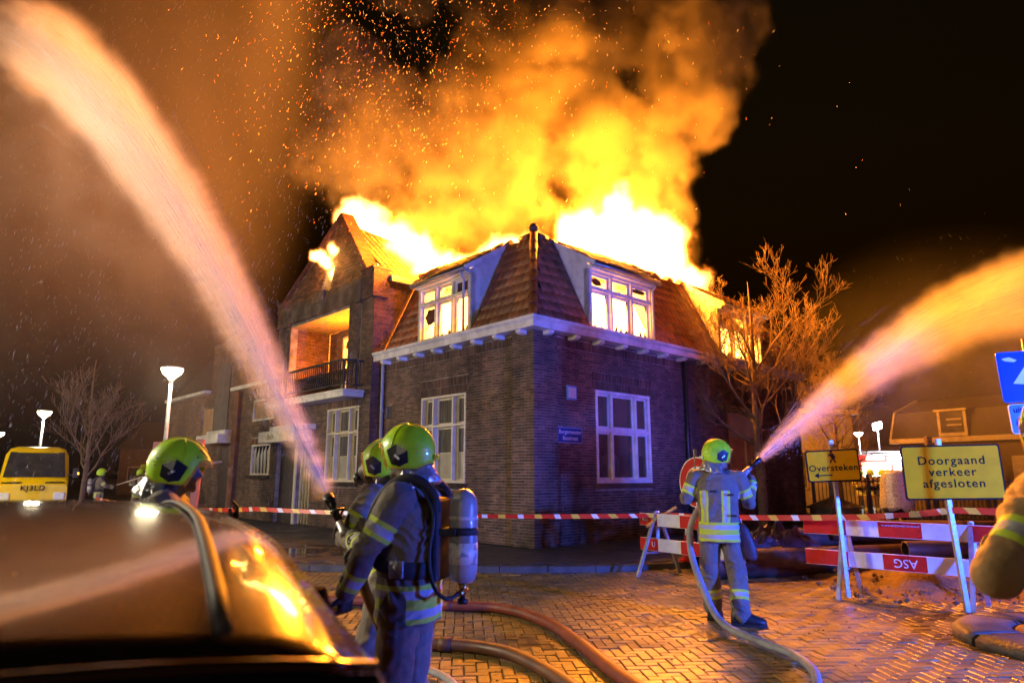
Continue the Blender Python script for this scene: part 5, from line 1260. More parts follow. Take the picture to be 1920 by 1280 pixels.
def person(name, label, loc, rz, pose=None, scale=1.0, voxel=.011, mat='turnout', stripes='full', group=None, hands=True, shape=1.0):
    J = {k: Vector(v) for k, v in STAND.items()}
    for k, v in (pose or {}).items(): J[k] = Vector(v)
    root = empty(name, loc, rz); root.scale = (scale,) * 3; tag(root, label, 'person', group)
    mb = MB(); ax = (J['sh_r'] - J['sh_l']).normalized(); fwd = Vector((0, 0, 1)).cross(ax).normalized()
    hx = (J['hip_r'] - J['hip_l']).normalized(); hf = Vector((0, 0, 1)).cross(hx).normalized()
    def ring(c, rx, ry, x_, y_, n=22, pw_=2.4):
        out = []
        for i in range(n):
            t = 2 * math.pi * i / n; c_, s_ = math.cos(t), math.sin(t)
            out.append(c + x_ * rx * math.copysign(abs(c_) ** (2 / pw_), c_) + y_ * ry * math.copysign(abs(s_) ** (2 / pw_), s_))
        return out
    P, C_, Nk = J['pelvis'], J['chest'], J['neck']
    dn = (P - C_).normalized()
    mb.loft([ring(P + dn * .17, .205 * shape, .155 * shape, hx, hf), ring(P + dn * .02, .2 * shape, .155 * shape, hx, hf), ring(P.lerp(C_, .4), .19 * shape, .145 * shape, hx.lerp(ax, .4), hf.lerp(fwd, .4)), ring(C_, .208 * shape, .152 * shape, ax, fwd), ring(C_.lerp(Nk, .45), .205, .138, ax, fwd), ring(C_.lerp(Nk, .72), .17, .115, ax, fwd), ring(C_.lerp(Nk, .92), .1, .09, ax, fwd), ring(Nk, .075, .08, ax, fwd)])
    for s_ in 'lr':
        capsule(mb, Nk - Vector((0, 0, .06)), J['sh_' + s_], .075, .085)
        capsule(mb, J['sh_' + s_], J['el_' + s_], .088, .07); capsule(mb, J['el_' + s_], J['wr_' + s_], .07, .056)
        capsule(mb, J['hip_' + s_], J['kn_' + s_], .118, .098); capsule(mb, J['kn_' + s_], J['an_' + s_], .098, .09)
    face = J['face'].normalized(); hd = J['head']; rgt = face.cross(Vector((0, 0, 1))).normalized()
    capsule(mb, Nk - Vector((0, 0, .02)), hd - Vector((0, 0, .08)), .06, .056)
    n = 20
    mb.loft([[hd + rgt * .076 * math.sin(t) * math.cos(p) + face * .096 * math.sin(t) * math.sin(p) + Vector((0, 0, .118 * math.cos(t))) for p in [2 * math.pi * i / n for i in range(n)]] for t in [R(4 + 172 * k / 12) for k in range(13)]])
    Z = Vector((0, 0, 1))
    capsule(mb, hd + face * .035 - Z * .075, hd + face * .072 - Z * .098, .045, .026)            # jaw and chin
    capsule(mb, hd + face * .088 + Z * .012, hd + face * .113 - Z * .03, .009, .015)              # nose
    capsule(mb, hd + face * .082 - Z * .06 - rgt * .012, hd + face * .082 - Z * .06 + rgt * .012, .014, .014)   # lips
    capsule(mb, hd + face * .078 + Z * .03 - rgt * .03, hd + face * .078 + Z * .03 + rgt * .03, .015, .015)     # brow
    body = remeshed(mb, 'body', voxel, 3, (MAT[mat], MAT['skin'], MAT['hood']), root)
    me = body.data; nv = len(me.vertices); co = np.empty(nv * 3); me.vertices.foreach_get('co', co); co = co.reshape(-1, 3)
    no = np.empty(nv * 3); me.vertices.foreach_get('normal', no); no = no.reshape(-1, 3)
    bones = [('t', P + dn * .17, Nk, .19), ('al', J['sh_l'], J['el_l'], .08), ('fl', J['el_l'], J['wr_l'], .063), ('ar', J['sh_r'], J['el_r'], .08), ('fr', J['el_r'], J['wr_r'], .063),
             ('tl', J['hip_l'], J['kn_l'], .108), ('sl', J['kn_l'], J['an_l'], .094), ('tr', J['hip_r'], J['kn_r'], .108), ('sr', J['kn_r'], J['an_r'], .094), ('h', Nk + Vector((0, 0, .03)), hd + Vector((0, 0, .06)), .085)]
    D = np.empty((len(bones), nv)); T = np.empty((len(bones), nv))
    for i, (_, a, b, r) in enumerate(bones):
        a = np.array(a); b = np.array(b); ab = b - a; t = ((co - a) @ ab) / (ab @ ab); T[i] = t * np.linalg.norm(ab); tc_ = np.clip(t, 0, 1)
        D[i] = np.linalg.norm(co - a - tc_[:, None] * ab, axis=1) / r
    near = D.argmin(0); ln = {b[0]: (Vector(b[2]) - Vector(b[1])).length for b in bones}
    stripe = np.ones(nv); idx = {b[0]: i for i, b in enumerate(bones)}
    def band(bk, pos, w_=.1):
        i = idx[bk]; m_ = near == i; d = np.abs(T[i] - pos) / (w_ * 1.25); stripe[m_] = np.minimum(stripe[m_], d[m_])
    if stripes:
        band('al', ln['al'] * .62); band('ar', ln['ar'] * .62); band('fl', ln['fl'] * .72); band('fr', ln['fr'] * .72)
        band('sl', ln['sl'] * .6); band('sr', ln['sr'] * .6); band('t', .06); band('t', .155)
    if stripes == 'back':
        i = idx['t']; X0 = (co - np.array(C_)) @ np.array(ax); bk = (no @ np.array(fwd)) < .15
        m_ = (near == i) & bk & (T[i] > .2) & (T[i] < .52)
        for x0 in (-.13, .085): stripe[m_] = np.minimum(stripe[m_], np.abs(X0[m_] - x0) / .11)
        i = idx['sr']; side = (no @ np.array(hx)) > .2
        for bk_, off in (('sr', 1), ):
            m_ = (near == idx[bk_]) & side & (T[idx[bk_]] < ln['sr'] * .6); y0 = (co - np.array(J['kn_r'])) @ np.array(hf); stripe[m_] = np.minimum(stripe[m_], np.abs(y0[m_] + .02) / .09)
    # folds of thick cloth
    seed = Vector((loc[0] * 3.1, loc[1] * 1.7, 0))
    amp = np.where(near == idx['h'], 0, .0135); amp[co[:, 2] < .25] *= 1.4
    dsp = np.empty(nv)
    for i in range(nv):
        if amp[i] == 0: dsp[i] = 0; continue
        p = Vector(co[i]); q = Vector((p.x * 6.5, p.y * 6.5, p.z * 11 + 2.2 * mnoise.noise(p * 4 + seed))) + seed
        dsp[i] = -(abs(mnoise.noise(q)) * 1.9 - .45) + .45 * mnoise.noise(q * 2.3)
    co2 = co + no * (dsp * amp)[:, None]; me.vertices.foreach_set('co', co2.ravel())
    at_ = me.attributes.new('stripe', 'FLOAT', 'POINT'); at_.data.foreach_set('value', stripe.astype(np.float32))
    hz = co[:, 2]; head_v = (near == idx['h']); skin_v = head_v & (((co - np.array(hd)) @ np.array(face)) > -.02) & (hz > hd.z - .13)
    mi = np.zeros(len(me.polygons), dtype=np.int32)
    for k, p in enumerate(me.polygons):
        v0 = p.vertices[0]
        if skin_v[v0]: mi[k] = 1
        elif head_v[v0]: mi[k] = 2
    me.polygons.foreach_set('material_index', mi); me.update()
    for s_ in 'lr':          # boots
        a = J['an_' + s_]; td = J['toe_' + s_].normalized(); tx = td.cross(Z); m_ = MB()
        prof = [(-.1, .075, .0, .1), (-.07, .09, .0, .2), (.02, .095, .0, .2), (.08, .1, .0, .13), (.16, .105, .0, .1), (.21, .09, .0, .085), (.235, .05, .01, .06)]
        g_ = Vector((a.x, a.y, a.z - .12))
        m_.loft([[g_ + td * y + tx * (w_ * .55 * math.cos(t) * (1 if math.sin(t) > 0 else 1.05)) + Z * (z0 + (h_ - z0) * (.5 + .5 * math.sin(t)) if True else 0) for t in [2 * math.pi * i / 14 for i in range(14)]] for y, w_, z0, h_ in prof])
        b_ = m_.build('boot', MAT['boot'], root)
        m2 = MB(); m2.loft([[g_ + td * y + tx * (w_ * .62 * math.cos(t)) + Z * z for t in [2 * math.pi * i / 14 for i in range(14)] for z in ()] or [g_ + td * y - tx * w_ * .6, g_ + td * y + tx * w_ * .6, g_ + td * y + tx * w_ * .6 + Z * .028, g_ + td * y - tx * w_ * .6 + Z * .028] for y, w_, z0, h_ in prof], smooth=False)
        m2.build('sole', MAT['rubber'], b_)
    return root, J
def glove(root, wr, d, pn, curl=.5, side=1, spread=1.0):
    """gloved hand: wr wrist, d pointing direction, pn palm normal; side=+1: thumb on d x pn"""
    wr, d, pn = Vector(wr), Vector(d).normalized(), Vector(pn).normalized(); pn = (pn - d * pn.dot(d)).normalized(); s_ = d.cross(pn) * side; m_ = MB()
    capsule(m_, wr - d * .05, wr + d * .005, .052, .042, 12)
    for o_ in (-.026, 0, .026): capsule(m_, wr + d * .02 + s_ * o_ * .7, wr + d * .085 + s_ * o_, .026, .022, 10)
    for k, (o_, L_) in enumerate(((.036, .068), (.012, .076), (-.013, .07), (-.037, .055))):
        b0 = wr + d * .098 + s_ * o_ * spread; a1 = curl * 1.2; a2 = curl * 2.5
        p1 = b0 + (d * math.cos(a1) + pn * math.sin(a1)) * L_ * .5; p2 = p1 + (d * math.cos(a2) + pn * math.sin(a2)) * L_ * .6
        capsule(m_, b0, p1, .0125, .0118, 8); capsule(m_, p1, p2, .0118, .0105, 8)
    t0 = wr + d * .035 + s_ * .035; t1 = t0 + (d * .6 + s_ * .75 + pn * .3).normalized() * .045; t2 = t1 + (d * .75 + s_ * .1 + pn * (.2 + curl)).normalized() * .04
    capsule(m_, t0, t1, .016, .014, 8); capsule(m_, t1, t2, .014, .0115, 8)
    return remeshed(m_, 'glove', .0055, 2, (MAT['glove'],), root)
def helmet(root, c, fwd, up=(0, 0, 1), s=1.0, detail=True, flap=True, name='helmet', visor=True):
    fwd = Vector(fwd).normalized(); up = Vector(up); up = (up - fwd * up.dot(fwd)).normalized(); x_ = fwd.cross(up)
    h = empty(name, (0, 0, 0), 0, root); h.matrix_local = frame(Vector(c), x_ * s, fwd * s, up * s)
    A_, B_, C_ = .158, .128, .152
    def rim(th):   # th = 0 forward
        a = abs((math.degrees(th) + 180) % 360 - 180)
        if a < 38: return .028
        if a < 62: k = (a - 38) / 24; k = k * k * (3 - 2 * k); return .028 + (-.098 - .028) * k
        if a < 120: return -.098
        k = min(1, (a - 120) / 45); k = k * k * (3 - 2 * k); return -.098 + (-.065 + .098) * k
    def pt(th, v, off=0):
        zr = rim(th); z = C_ + (zr - C_) * (1 - (1 - v) ** 1.6) if v < 1 else zr
        z = C_ * math.cos(v * math.acos(max(-1, min(1, zr / C_))))
        f = math.sqrt(max(0, 1 - (z / C_) ** 2)) if z > 0 else 1 - .18 * (z / .1) ** 2 * .6
        a = abs((math.degrees(th) + 180) % 360 - 180)
        f *= 1 + (.10 * max(0, 1 - a / 55) * max(0, (v - .72) / .28) ** 1.2) + (.05 * max(0, 1 - (180 - a) / 60) * max(0, (v - .6) / .4))
        f += off
        return Vector((B_ * f * math.sin(th), A_ * f * math.cos(th), z + off * .12))
    n = 56; rows = 16
    m_ = MB(); rings = [[pt(2 * math.pi * i / n, .02 + .98 * k / rows) for i in range(n)] for k in range(rows + 1)]
    m_.loft(rings, cap=False); m_.f.append(tuple(range(n))); m_.m.append(0); m_.sm.append(True)
    sh = m_.build('shell', MAT['helmet'], h); so = sh.modifiers.new('t', 'SOLIDIFY'); so.thickness = .006; so.offset = -1
    if not detail: return h
    MB().tube([pt(2 * math.pi * i / n, 1.0) for i in range(n + 1)], .0042, 6, cap=False).build('rim', MAT['helmet_trim'], h)
    MB().tube([pt(0 if v > 0 else math.pi, abs(v), .006) for v in [1 - 2 * i / 40 for i in range(41)] if abs(v) < .97 and v < .72], .0055, 6, sx=1.6).build('crest', MAT['helmet_trim'], h)
    for sg in (-1, 1):
        MB().tube([pt(sg * R(72), .04 + .62 * i / 12, .004) for i in range(13)], .0038, 6).build('seam', MAT['helmet'], h)
        MB().tube([pt(sg * (R(80) + R(85) * i / 12), .62 + .1 * i / 12, .004) for i in range(13)], .003, 6).build('seam', MAT['helmet'], h)
        # ear panel
        poly = [(62, .72), (84, .62), (108, .72), (110, .9), (92, .985), (72, .94)]
        inner = [pt(sg * R(t), v, .0) for t, v in poly]; outer = [pt(sg * R(t), v, .055) for t, v in poly]
        cen = pt(sg * R(88), .82, .085); e3 = MB(); e3.loft([inner, outer], smooth=False, cap=False); e3.add(outer + [cen], [(i, (i + 1) % 6, 6) for i in range(6)]); e3.build('ear_panel', MAT['helmet_dark'], h)
        e2 = MB(); e2.box((-.009, -.018, -.006), (.009, .018, .006)); k_ = e2.build('clip', MAT['flap'], h); k_.location = pt(sg * R(88), .84, .09); k_.rotation_euler = (R(35), 0, 0)
        tri = [pt(sg * R(t), v, .012) for t, v in ((12, .86), (46, .78), (30, .62), (22, .74))]
        MB().add(tri, [(0, 1, 2, 3)]).build('badge', MAT['badge'], h)
        for z in (.63, .74): MB().lathe([(.001, -.003), (.006, -.002), (.006, .002), (.001, .003)], 8, c=pt(sg * R(125), z, .03)).build('stud', MAT['flap'], h)
    if visor:
        m_ = MB(); m_.loft([[pt(R(t), 1.0, .035) + Vector((0, 0, dz)) for t in range(-60, 61, 6)] for dz in (.012, -.012, -.026)], closed=False); m_.build('visor', MAT['visor'], h, fix=False)
    kb = MB().box((-.02, -.012, -.014), (.02, .012, .014)).build('rear_light', MAT['helmet_trim'], h, bevel=.005); kb.location = pt(math.pi, .93, .1)
    if flap:
        m_ = MB(); rows_ = []
        for k in range(8):
            t_ = k / 7; r_ = []
            for i in range(36):
                th = R(98 + 164 * i / 35); p = pt(th, 1.0, -.03); q = p + Vector((0, 0, -.10 * t_)) + Vector((p.x, p.y, 0)).normalized() * (.045 * t_ + .012 * math.sin(i * 1.3 + k * .9) * t_ + .008 * math.sin(i * 2.7) * t_)
                r_.append(q)
            rows_.append(r_)
        m_.loft(rows_, closed=False); f_ = m_.build('neck_flap', MAT['flap'], h, fix=False); f_.modifiers.new('t', 'SOLIDIFY').thickness = .004
    return h
def breathing_set(root, J):
    """air cylinder on a back plate with straps, belt and hoses"""
    C_ = J['chest']; b = Vector((0, -1, 0)); e_ = empty('breathing_set', (0, 0, 0), 0, root)
    bp = MB(); bp.box((-.13, -.2, 1.0), (.13, -.155, 1.44)); bp.build('back_plate', MAT['webbing'], e_, bevel=.02)
    cy_ = MB().lathe([(.02, 0), (.055, .006), (.07, .03), (.077, .07), (.077, .40), (.071, .44), (.054, .47), (.028, .49), (.01, .495)], 28, c=(0, -.305, .99)).build('air_cylinder', MAT['tank'], e_)
    MB().lathe([(.0777, .1), (.0777, .21)], 28, c=(0, -.305, .99)).build('label_band', MAT['tank_label'], cy_)
    MB().lathe([(.0779, .33), (.0779, .35)], 28, c=(0, -.305, .99)).build('label_band', MAT['tank_label'], cy_)
    st = MB(); st.lathe([(.081, .25), (.081, .29)], 28, c=(0, -.305, .99)); st.box((-.1, -.29, 1.242), (.1, -.19, 1.278)); st.build('cylinder_strap', MAT['webbing'], e_)
    v = MB(); v.tube([(0, -.305, .995), (0, -.305, .94)], [.026, .022], 12); v.tube([(-.06, -.305, .945), (.06, -.305, .945)], .016, 10); v.build('valve', MAT['brass'], e_)
    MB().tube([(0, -.305, .945), (0, -.305, .915), (0, -.305, .91), (0, -.305, .885)], [.015, .015, .03, .028], 12).build('valve_knob', MAT['rubber'], e_)
    MB().tube(smooth_path([(-.05, -.3, .945), (-.14, -.26, .93), (-.17, -.2, 1.0), (-.16, -.17, 1.15), (-.14, -.18, 1.35), (-.12, -.1, 1.5)], 6), .011, 8).build('air_hose', MAT['rubber'], e_)
    MB().tube(smooth_path([(.05, -.3, .945), (.12, -.27, .96), (.14, -.2, 1.05), (.13, -.18, 1.3)], 6), .011, 8).build('air_hose', MAT['rubber'], e_)
    for sg in (-1, 1):
        sp_ = smooth_path([(sg * .1, -.185, 1.36), (sg * .115, -.15, 1.475), (sg * .125, -.04, 1.535), (sg * .13, .07, 1.495), (sg * .14, .15, 1.38), (sg * .16, .17, 1.22), (sg * .19, .1, 1.1), (sg * .2, .0, 1.07)], 6)
        MB().tube(sp_, .016, 8, sx=2.0).build('shoulder_strap', MAT['webbing'], e_)
    belt = [(.215 * math.cos(t), .17 * math.sin(t), 1.07 + .01 * math.sin(t)) for t in [2 * math.pi * i / 30 for i in range(31)]]
    m_ = MB(); m_.loft([[(x * k, y * k, z + dz) for x, y, z in belt[:-1]] for k, dz in ((.97, -.045), (1.02, -.04), (1.02, .04), (.97, .045))], cap=False); m_.build('waist_belt', MAT['webbing'], e_)
    MB().box((-.225, -.05, 1.03), (-.2, .03, 1.12)).build('buckle', MAT['flap'], e_, bevel=.008)
    return e_
def nozzle(tip, d, label, hose_pts=None):
    """branch pipe: tip position, direction of the jet"""
    d = Vector(d).normalized(); z = d; x = d.orthogonal().normalized(); y = z.cross(x); tip = Vector(tip)
    if abs(x.z) > abs(y.z): x, y = y, -x
    e_ = empty('branch_pipe'); e_.matrix_world = frame(tip, x, y, z); tag(e_, label, 'nozzle', 'hose nozzles')
    MB().lathe([(.02, -.01), (.036, 0), (.036, -.05), (.03, -.055), (.03, -.075), (.024, -.09), (.02, -.13)], 18).build('spray_head', MAT['nozzle'], e_)
    MB().lathe([(.0225, -.2), (.0225, -.13), (.03, -.128), (.03, -.112)], 16).build('barrel', MAT['nozzle'], e_)
    MB().lathe([(.032, -.3), (.032, -.26), (.026, -.255), (.026, -.2), (.022, -.195)], 16).build('coupling', MAT['galv'], e_)
    gsn = -1 if y.z > 0 else 1
    MB().tube([(0, 0, -.19), (0, gsn * .06, -.21), (0, gsn * .12, -.235)], [.017, .018, .016], 10).build('pistol_grip', MAT['rubber'], e_)
    MB().tube([(-.03, 0, -.15), (-.035, -gsn * .05, -.14), (.035, -gsn * .05, -.14), (.03, 0, -.15)], .008, 8).build('shut_off_lever', MAT['nozzle'], e_)
    return e_
PG = 'firefighters close to the camera'
# the man with the air cylinder, watching the jet
RA = R(76); LA = (-.56, 3.92, 0)
pa, JA = person('person', 'person in lime helmet and turnout gear with a white air cylinder on the back', LA, RA,
    dict(el_l=(-.27, .13, 1.18), wr_l=(-.24, .25, .965), el_r=(.27, .14, 1.2), wr_r=(.2, .36, 1.14), head=(0, .045, 1.66), face=(0, 1, .0), neck=(0, 0, 1.5)), 1.0, .009, group=PG, shape=1.06)
glove(pa, JA['wr_l'], (.05, .15, -1), (.3, .9, .2), .75, -1); glove(pa, JA['wr_r'], (-.1, .9, -.2), (0, 0, -1), .6, 1)
helmet(pa, JA['head'] + Vector((0, -.012, .035)), (0, 1, .03)); breathing_set(pa, JA)
for sg in (-1, 1): MB().lathe([(.001, -.012), (.009, -.008), (.012, 0), (.009, .008), (.001, .012)], 12, c=(sg * .032, .045 + .082, 1.668)).build('eye', MAT['white'], pa)
# the masked man behind him who holds the branch pipe
RB = R(70); LB_ = (-.745, 4.62, 0)
MBi = (Matrix.Translation(LB_) @ Matrix.Rotation(RB, 4, 'Z')).inverted()
tipB = Vector((-1.165, 4.42, 1.43)); jd = Vector((-math.sin(R(55)), math.cos(R(55)), 1.25)).normalized()
h1 = MBi @ (tipB - jd * .2 + Vector((.06, .03, -.03))); h2 = MBi @ (tipB - jd * .34 + Vector((.03, -.06, -.02)))
pb, JB = person('person', 'person in lime helmet and breathing mask aiming a water jet beside a colleague', LB_, RB,
    dict(chest=(0, .06, 1.26), neck=(0, .08, 1.47), head=(0, .13, 1.615), sh_l=(-.2, .08, 1.42), sh_r=(.2, .07, 1.42), el_l=(-.3, .2, 1.18), wr_l=h2 + Vector((-.03, -.1, .0)), el_r=(.27, .2, 1.15), wr_r=h1 + Vector((.02, -.1, 0)), kn_l=(-.13, .1, .5), an_l=(-.15, .02, .12)), 1.0, .011, group=PG)
glove(pb, JB['wr_l'], h2 - JB['wr_l'] + Vector((0, .02, 0)), (.6, 0, .5), .75, 1); glove(pb, JB['wr_r'], h1 - JB['wr_r'] + Vector((0, .02, 0)), (-.6, 0, .5), .75, 1)
helmet(pb, JB['head'] + Vector((0, -.012, .035)), (0, 1, .1)); breathing_set(pb, JB)
mk_ = MB().lathe([(.02, .0), (.07, .0), (.078, .03), (.07, .07), (.05, .1), (.045, .115)], 20, fn=lambda a, b, c: (a, JB['head'].y + .05 + c, JB['head'].z - .03 + b * 1.15)).build('face_mask', MAT['rubber'], pb)
MB().lathe([(.045, .0), (.04, .04), (.028, .05)], 16, fn=lambda a, b, c: (a, JB['head'].y + .16 + c, JB['head'].z - .075 + b)).build('filter', MAT['nozzle'], mk_)
MB().lathe([(.001, .06), (.055, .062), (.066, .055), (.07, .045)], 18, fn=lambda a, b, c: (a, JB['head'].y + .053 + c, JB['head'].z + .0 + b * .75)).build('mask_lens', MAT['glass_dark'], mk_)
nozzle(tipB, jd, 'black branch pipe shooting the steep jet over the parked car')
cb = tipB - jd * .3
hose([cb, cb - jd * .14 + Vector((.02, 0, -.02)), (-.86, 4.2, .9), (-.74, 4.3, .55), (-.85, 4.6, .2), (-1.2, 5.0, .05), (-1.7, 5.8, .05), (-2.0, 6.7, .05)], .03, 'rubber_brown', 'dark hose running down from the branch pipe beside the masked firefighter')
# helmeted man beyond the car
pc, JC = person('person', 'person in lime helmet looking on from beyond the parked dark car', (-1.97, 4.02, 0), R(-72), dict(head=(0, .05, 1.63), el_r=(.28, .16, 1.2), wr_r=(.16, .34, 1.3)), .97, .013, group=PG)
helmet(pc, JC['head'] + Vector((0, -.012, .035)), (.12, 1, -.12), s=1.08); glove(pc, JC['wr_r'], (-.2, .5, .8), (0, -1, .2), .5, 1)
# lone man with the right-hand jet
LD = Vector((2.3, 7.82, 0)); RD = R(-22); MDi = (Matrix.Translation(LD) @ Matrix.Rotation(RD, 4, 'Z') @ Matrix.Scale(1.07, 4)).inverted(); W_ = lambda x, y, z: MDi @ Vector((x, y, z))
tipD = Vector((2.86, 8.0, 1.745)); jD = Vector((math.sin(R(58)), math.cos(R(58)), .575)).normalized()
g1 = W_(*(tipD - jD * .19 + Vector((-.02, .04, -.05)))); g2_ = W_(*(tipD - jD * .34 + Vector((-.04, .06, -.03))))
pd, JD = person('person', 'lone person in lime helmet seen from behind, spraying over the diversion signs', LD, RD,
    dict(chest=(0, .0, 1.28), sh_l=(-.215, 0, 1.44), sh_r=(.215, .02, 1.43), el_l=W_(1.965, 7.9, 1.31), wr_l=g2_ + Vector((-.09, .0, -.03)), el_r=W_(2.63, 7.78, 1.27), wr_r=g1 + Vector((.03, -.03, -.09)),
         kn_l=(-.13, .08, .5), an_l=W_(2.24, 8.02, .13), kn_r=(.14, .06, .5), an_r=W_(2.43, 7.66, .13), toe_l=(.1, 1, 0), toe_r=(1, .15, 0), face=(.85, .5, .0), head=(.02, .04, 1.655)), 1.07, .01, stripes='back', group=PG, shape=1.03)
glove(pd, JD['wr_l'], g2_ - JD['wr_l'], (.2, 0, 1), .8, 1); glove(pd, JD['wr_r'], g1 - JD['wr_r'], (-.5, .3, .3), .8, -1)
helmet(pd, JD['head'] + Vector((-.01, -.006, .035)), (.85, .5, .04))
bag = MB(); bag.loft([[(.2 + .1 * t + w_ * math.cos(a), -.02 + .035 * math.sin(a), .98 - .36 * t) for a in [2 * math.pi * i / 14 for i in range(14)]] for t, w_ in ((0, .04), (.15, .07), (.6, .085), (.9, .07), (1, .03))]); bag.build('hip_bag', MAT['tarp'], pd)
MB().tube(smooth_path([(.19, .0, 1.05), (.215, .0, .95), (.23, -.02, .9)], 5), .012, 6).build('bag_strap', MAT['webbing'], pd)
for x, z in ((-.03, 1.3), (.14, 1.265), (.16, 1.06)): MB().box((x - .03, -.165, z - .011), (x + .03, -.15, z + .011)).build('label_patch', MAT['webbing'], pd)
nozzle(tipD, jD, 'black branch pipe held at shoulder height shooting the fanning jet')
cd = tipD - jD * .3
hose([cd, cd - jD * .2, (2.3, 8.14, 1.32), (2.08, 8.12, 1.05), (2.0, 7.95, .75), (2.02, 7.6, .4), (2.1, 7.25, .12), (2.3, 6.75, .05), (2.42, 6.3, .05), (2.38, 5.8, .05), (2.2, 5.3, .05), (1.95, 4.7, .05), (1.7, 3.6, .05)], .036, 'hose_grey', 'pale fire hose looping from the lone firefighter down across the clinkers')
# man at the right edge, sleeve and shoulder
pe, JE = person('person', 'person in turnout coat tinted tan for firelight, with a yellow arm band standing beside the planter ring', (2.03, 2.45, 0), R(12),
    dict(sh_l=(-.19, 0, 1.42), el_l=(-.47, -.05, 1.18), wr_l=(-.24, .16, 1.2), head=(.06, .1, 1.62)), 1.05, .012, 'turnout_tan', group=PG, shape=1.1)
glove(pe, JE['wr_l'], (.9, .4, 0), (0, -.3, 1), .6, -1); helmet(pe, JE['head'] + Vector((0, -.01, .035)), (.3, 1, 0))
# distant crews
pf_, JF = person('person', 'distant firefighter with an air cylinder at the hose in the mist beyond the van', (-14.9, 25.2, 0), R(-60), dict(el_l=(-.28, .2, 1.2), wr_l=(-.12, .42, 1.2), el_r=(.28, .2, 1.2), wr_r=(.1, .42, 1.15)), 1.0, .022, group='distant firefighters')
helmet(pf_, JF['head'] + Vector((0, -.01, .035)), (0, 1, 0), detail=False); breathing_set(pf_, JF)
for (x, y, rz, lb) in ((-13.9, 26.0, 30, 'distant firefighter standing upright in the mist beside the colleague with the far hose'),
                       (14.25, 28.5, 160, 'distant firefighter before the engine lockers, next to the small yellow sign'), (14.75, 28.6, 120, 'distant firefighter before the engine lockers, second from the small yellow sign'), (15.1, 28.4, 200, 'distant firefighter before the engine lockers, in the middle of the group'), (15.55, 28.7, 60, 'distant firefighter before the engine lockers, second from the large yellow sign'), (15.95, 28.3, 250, 'distant firefighter before the engine lockers, next to the large yellow sign')):
    c = copy_tree(pf_); c.location = (x, y, 0); c.rotation_euler.z = R(rz); c['label'] = lb
jt = MB().tube([(-14.4, 25.4, 1.25), (-13.5, 25.5, 1.55), (-12.2, 25.6, 1.85), (-10.8, 25.8, 2.1)], [.012, .02, .03, .05], 8).build('far_water_jet', M('far_water', (.6, .55, .5), rough=.6), None); tag(jt, 'thin distant water jet from the crew in the mist', 'water jet')
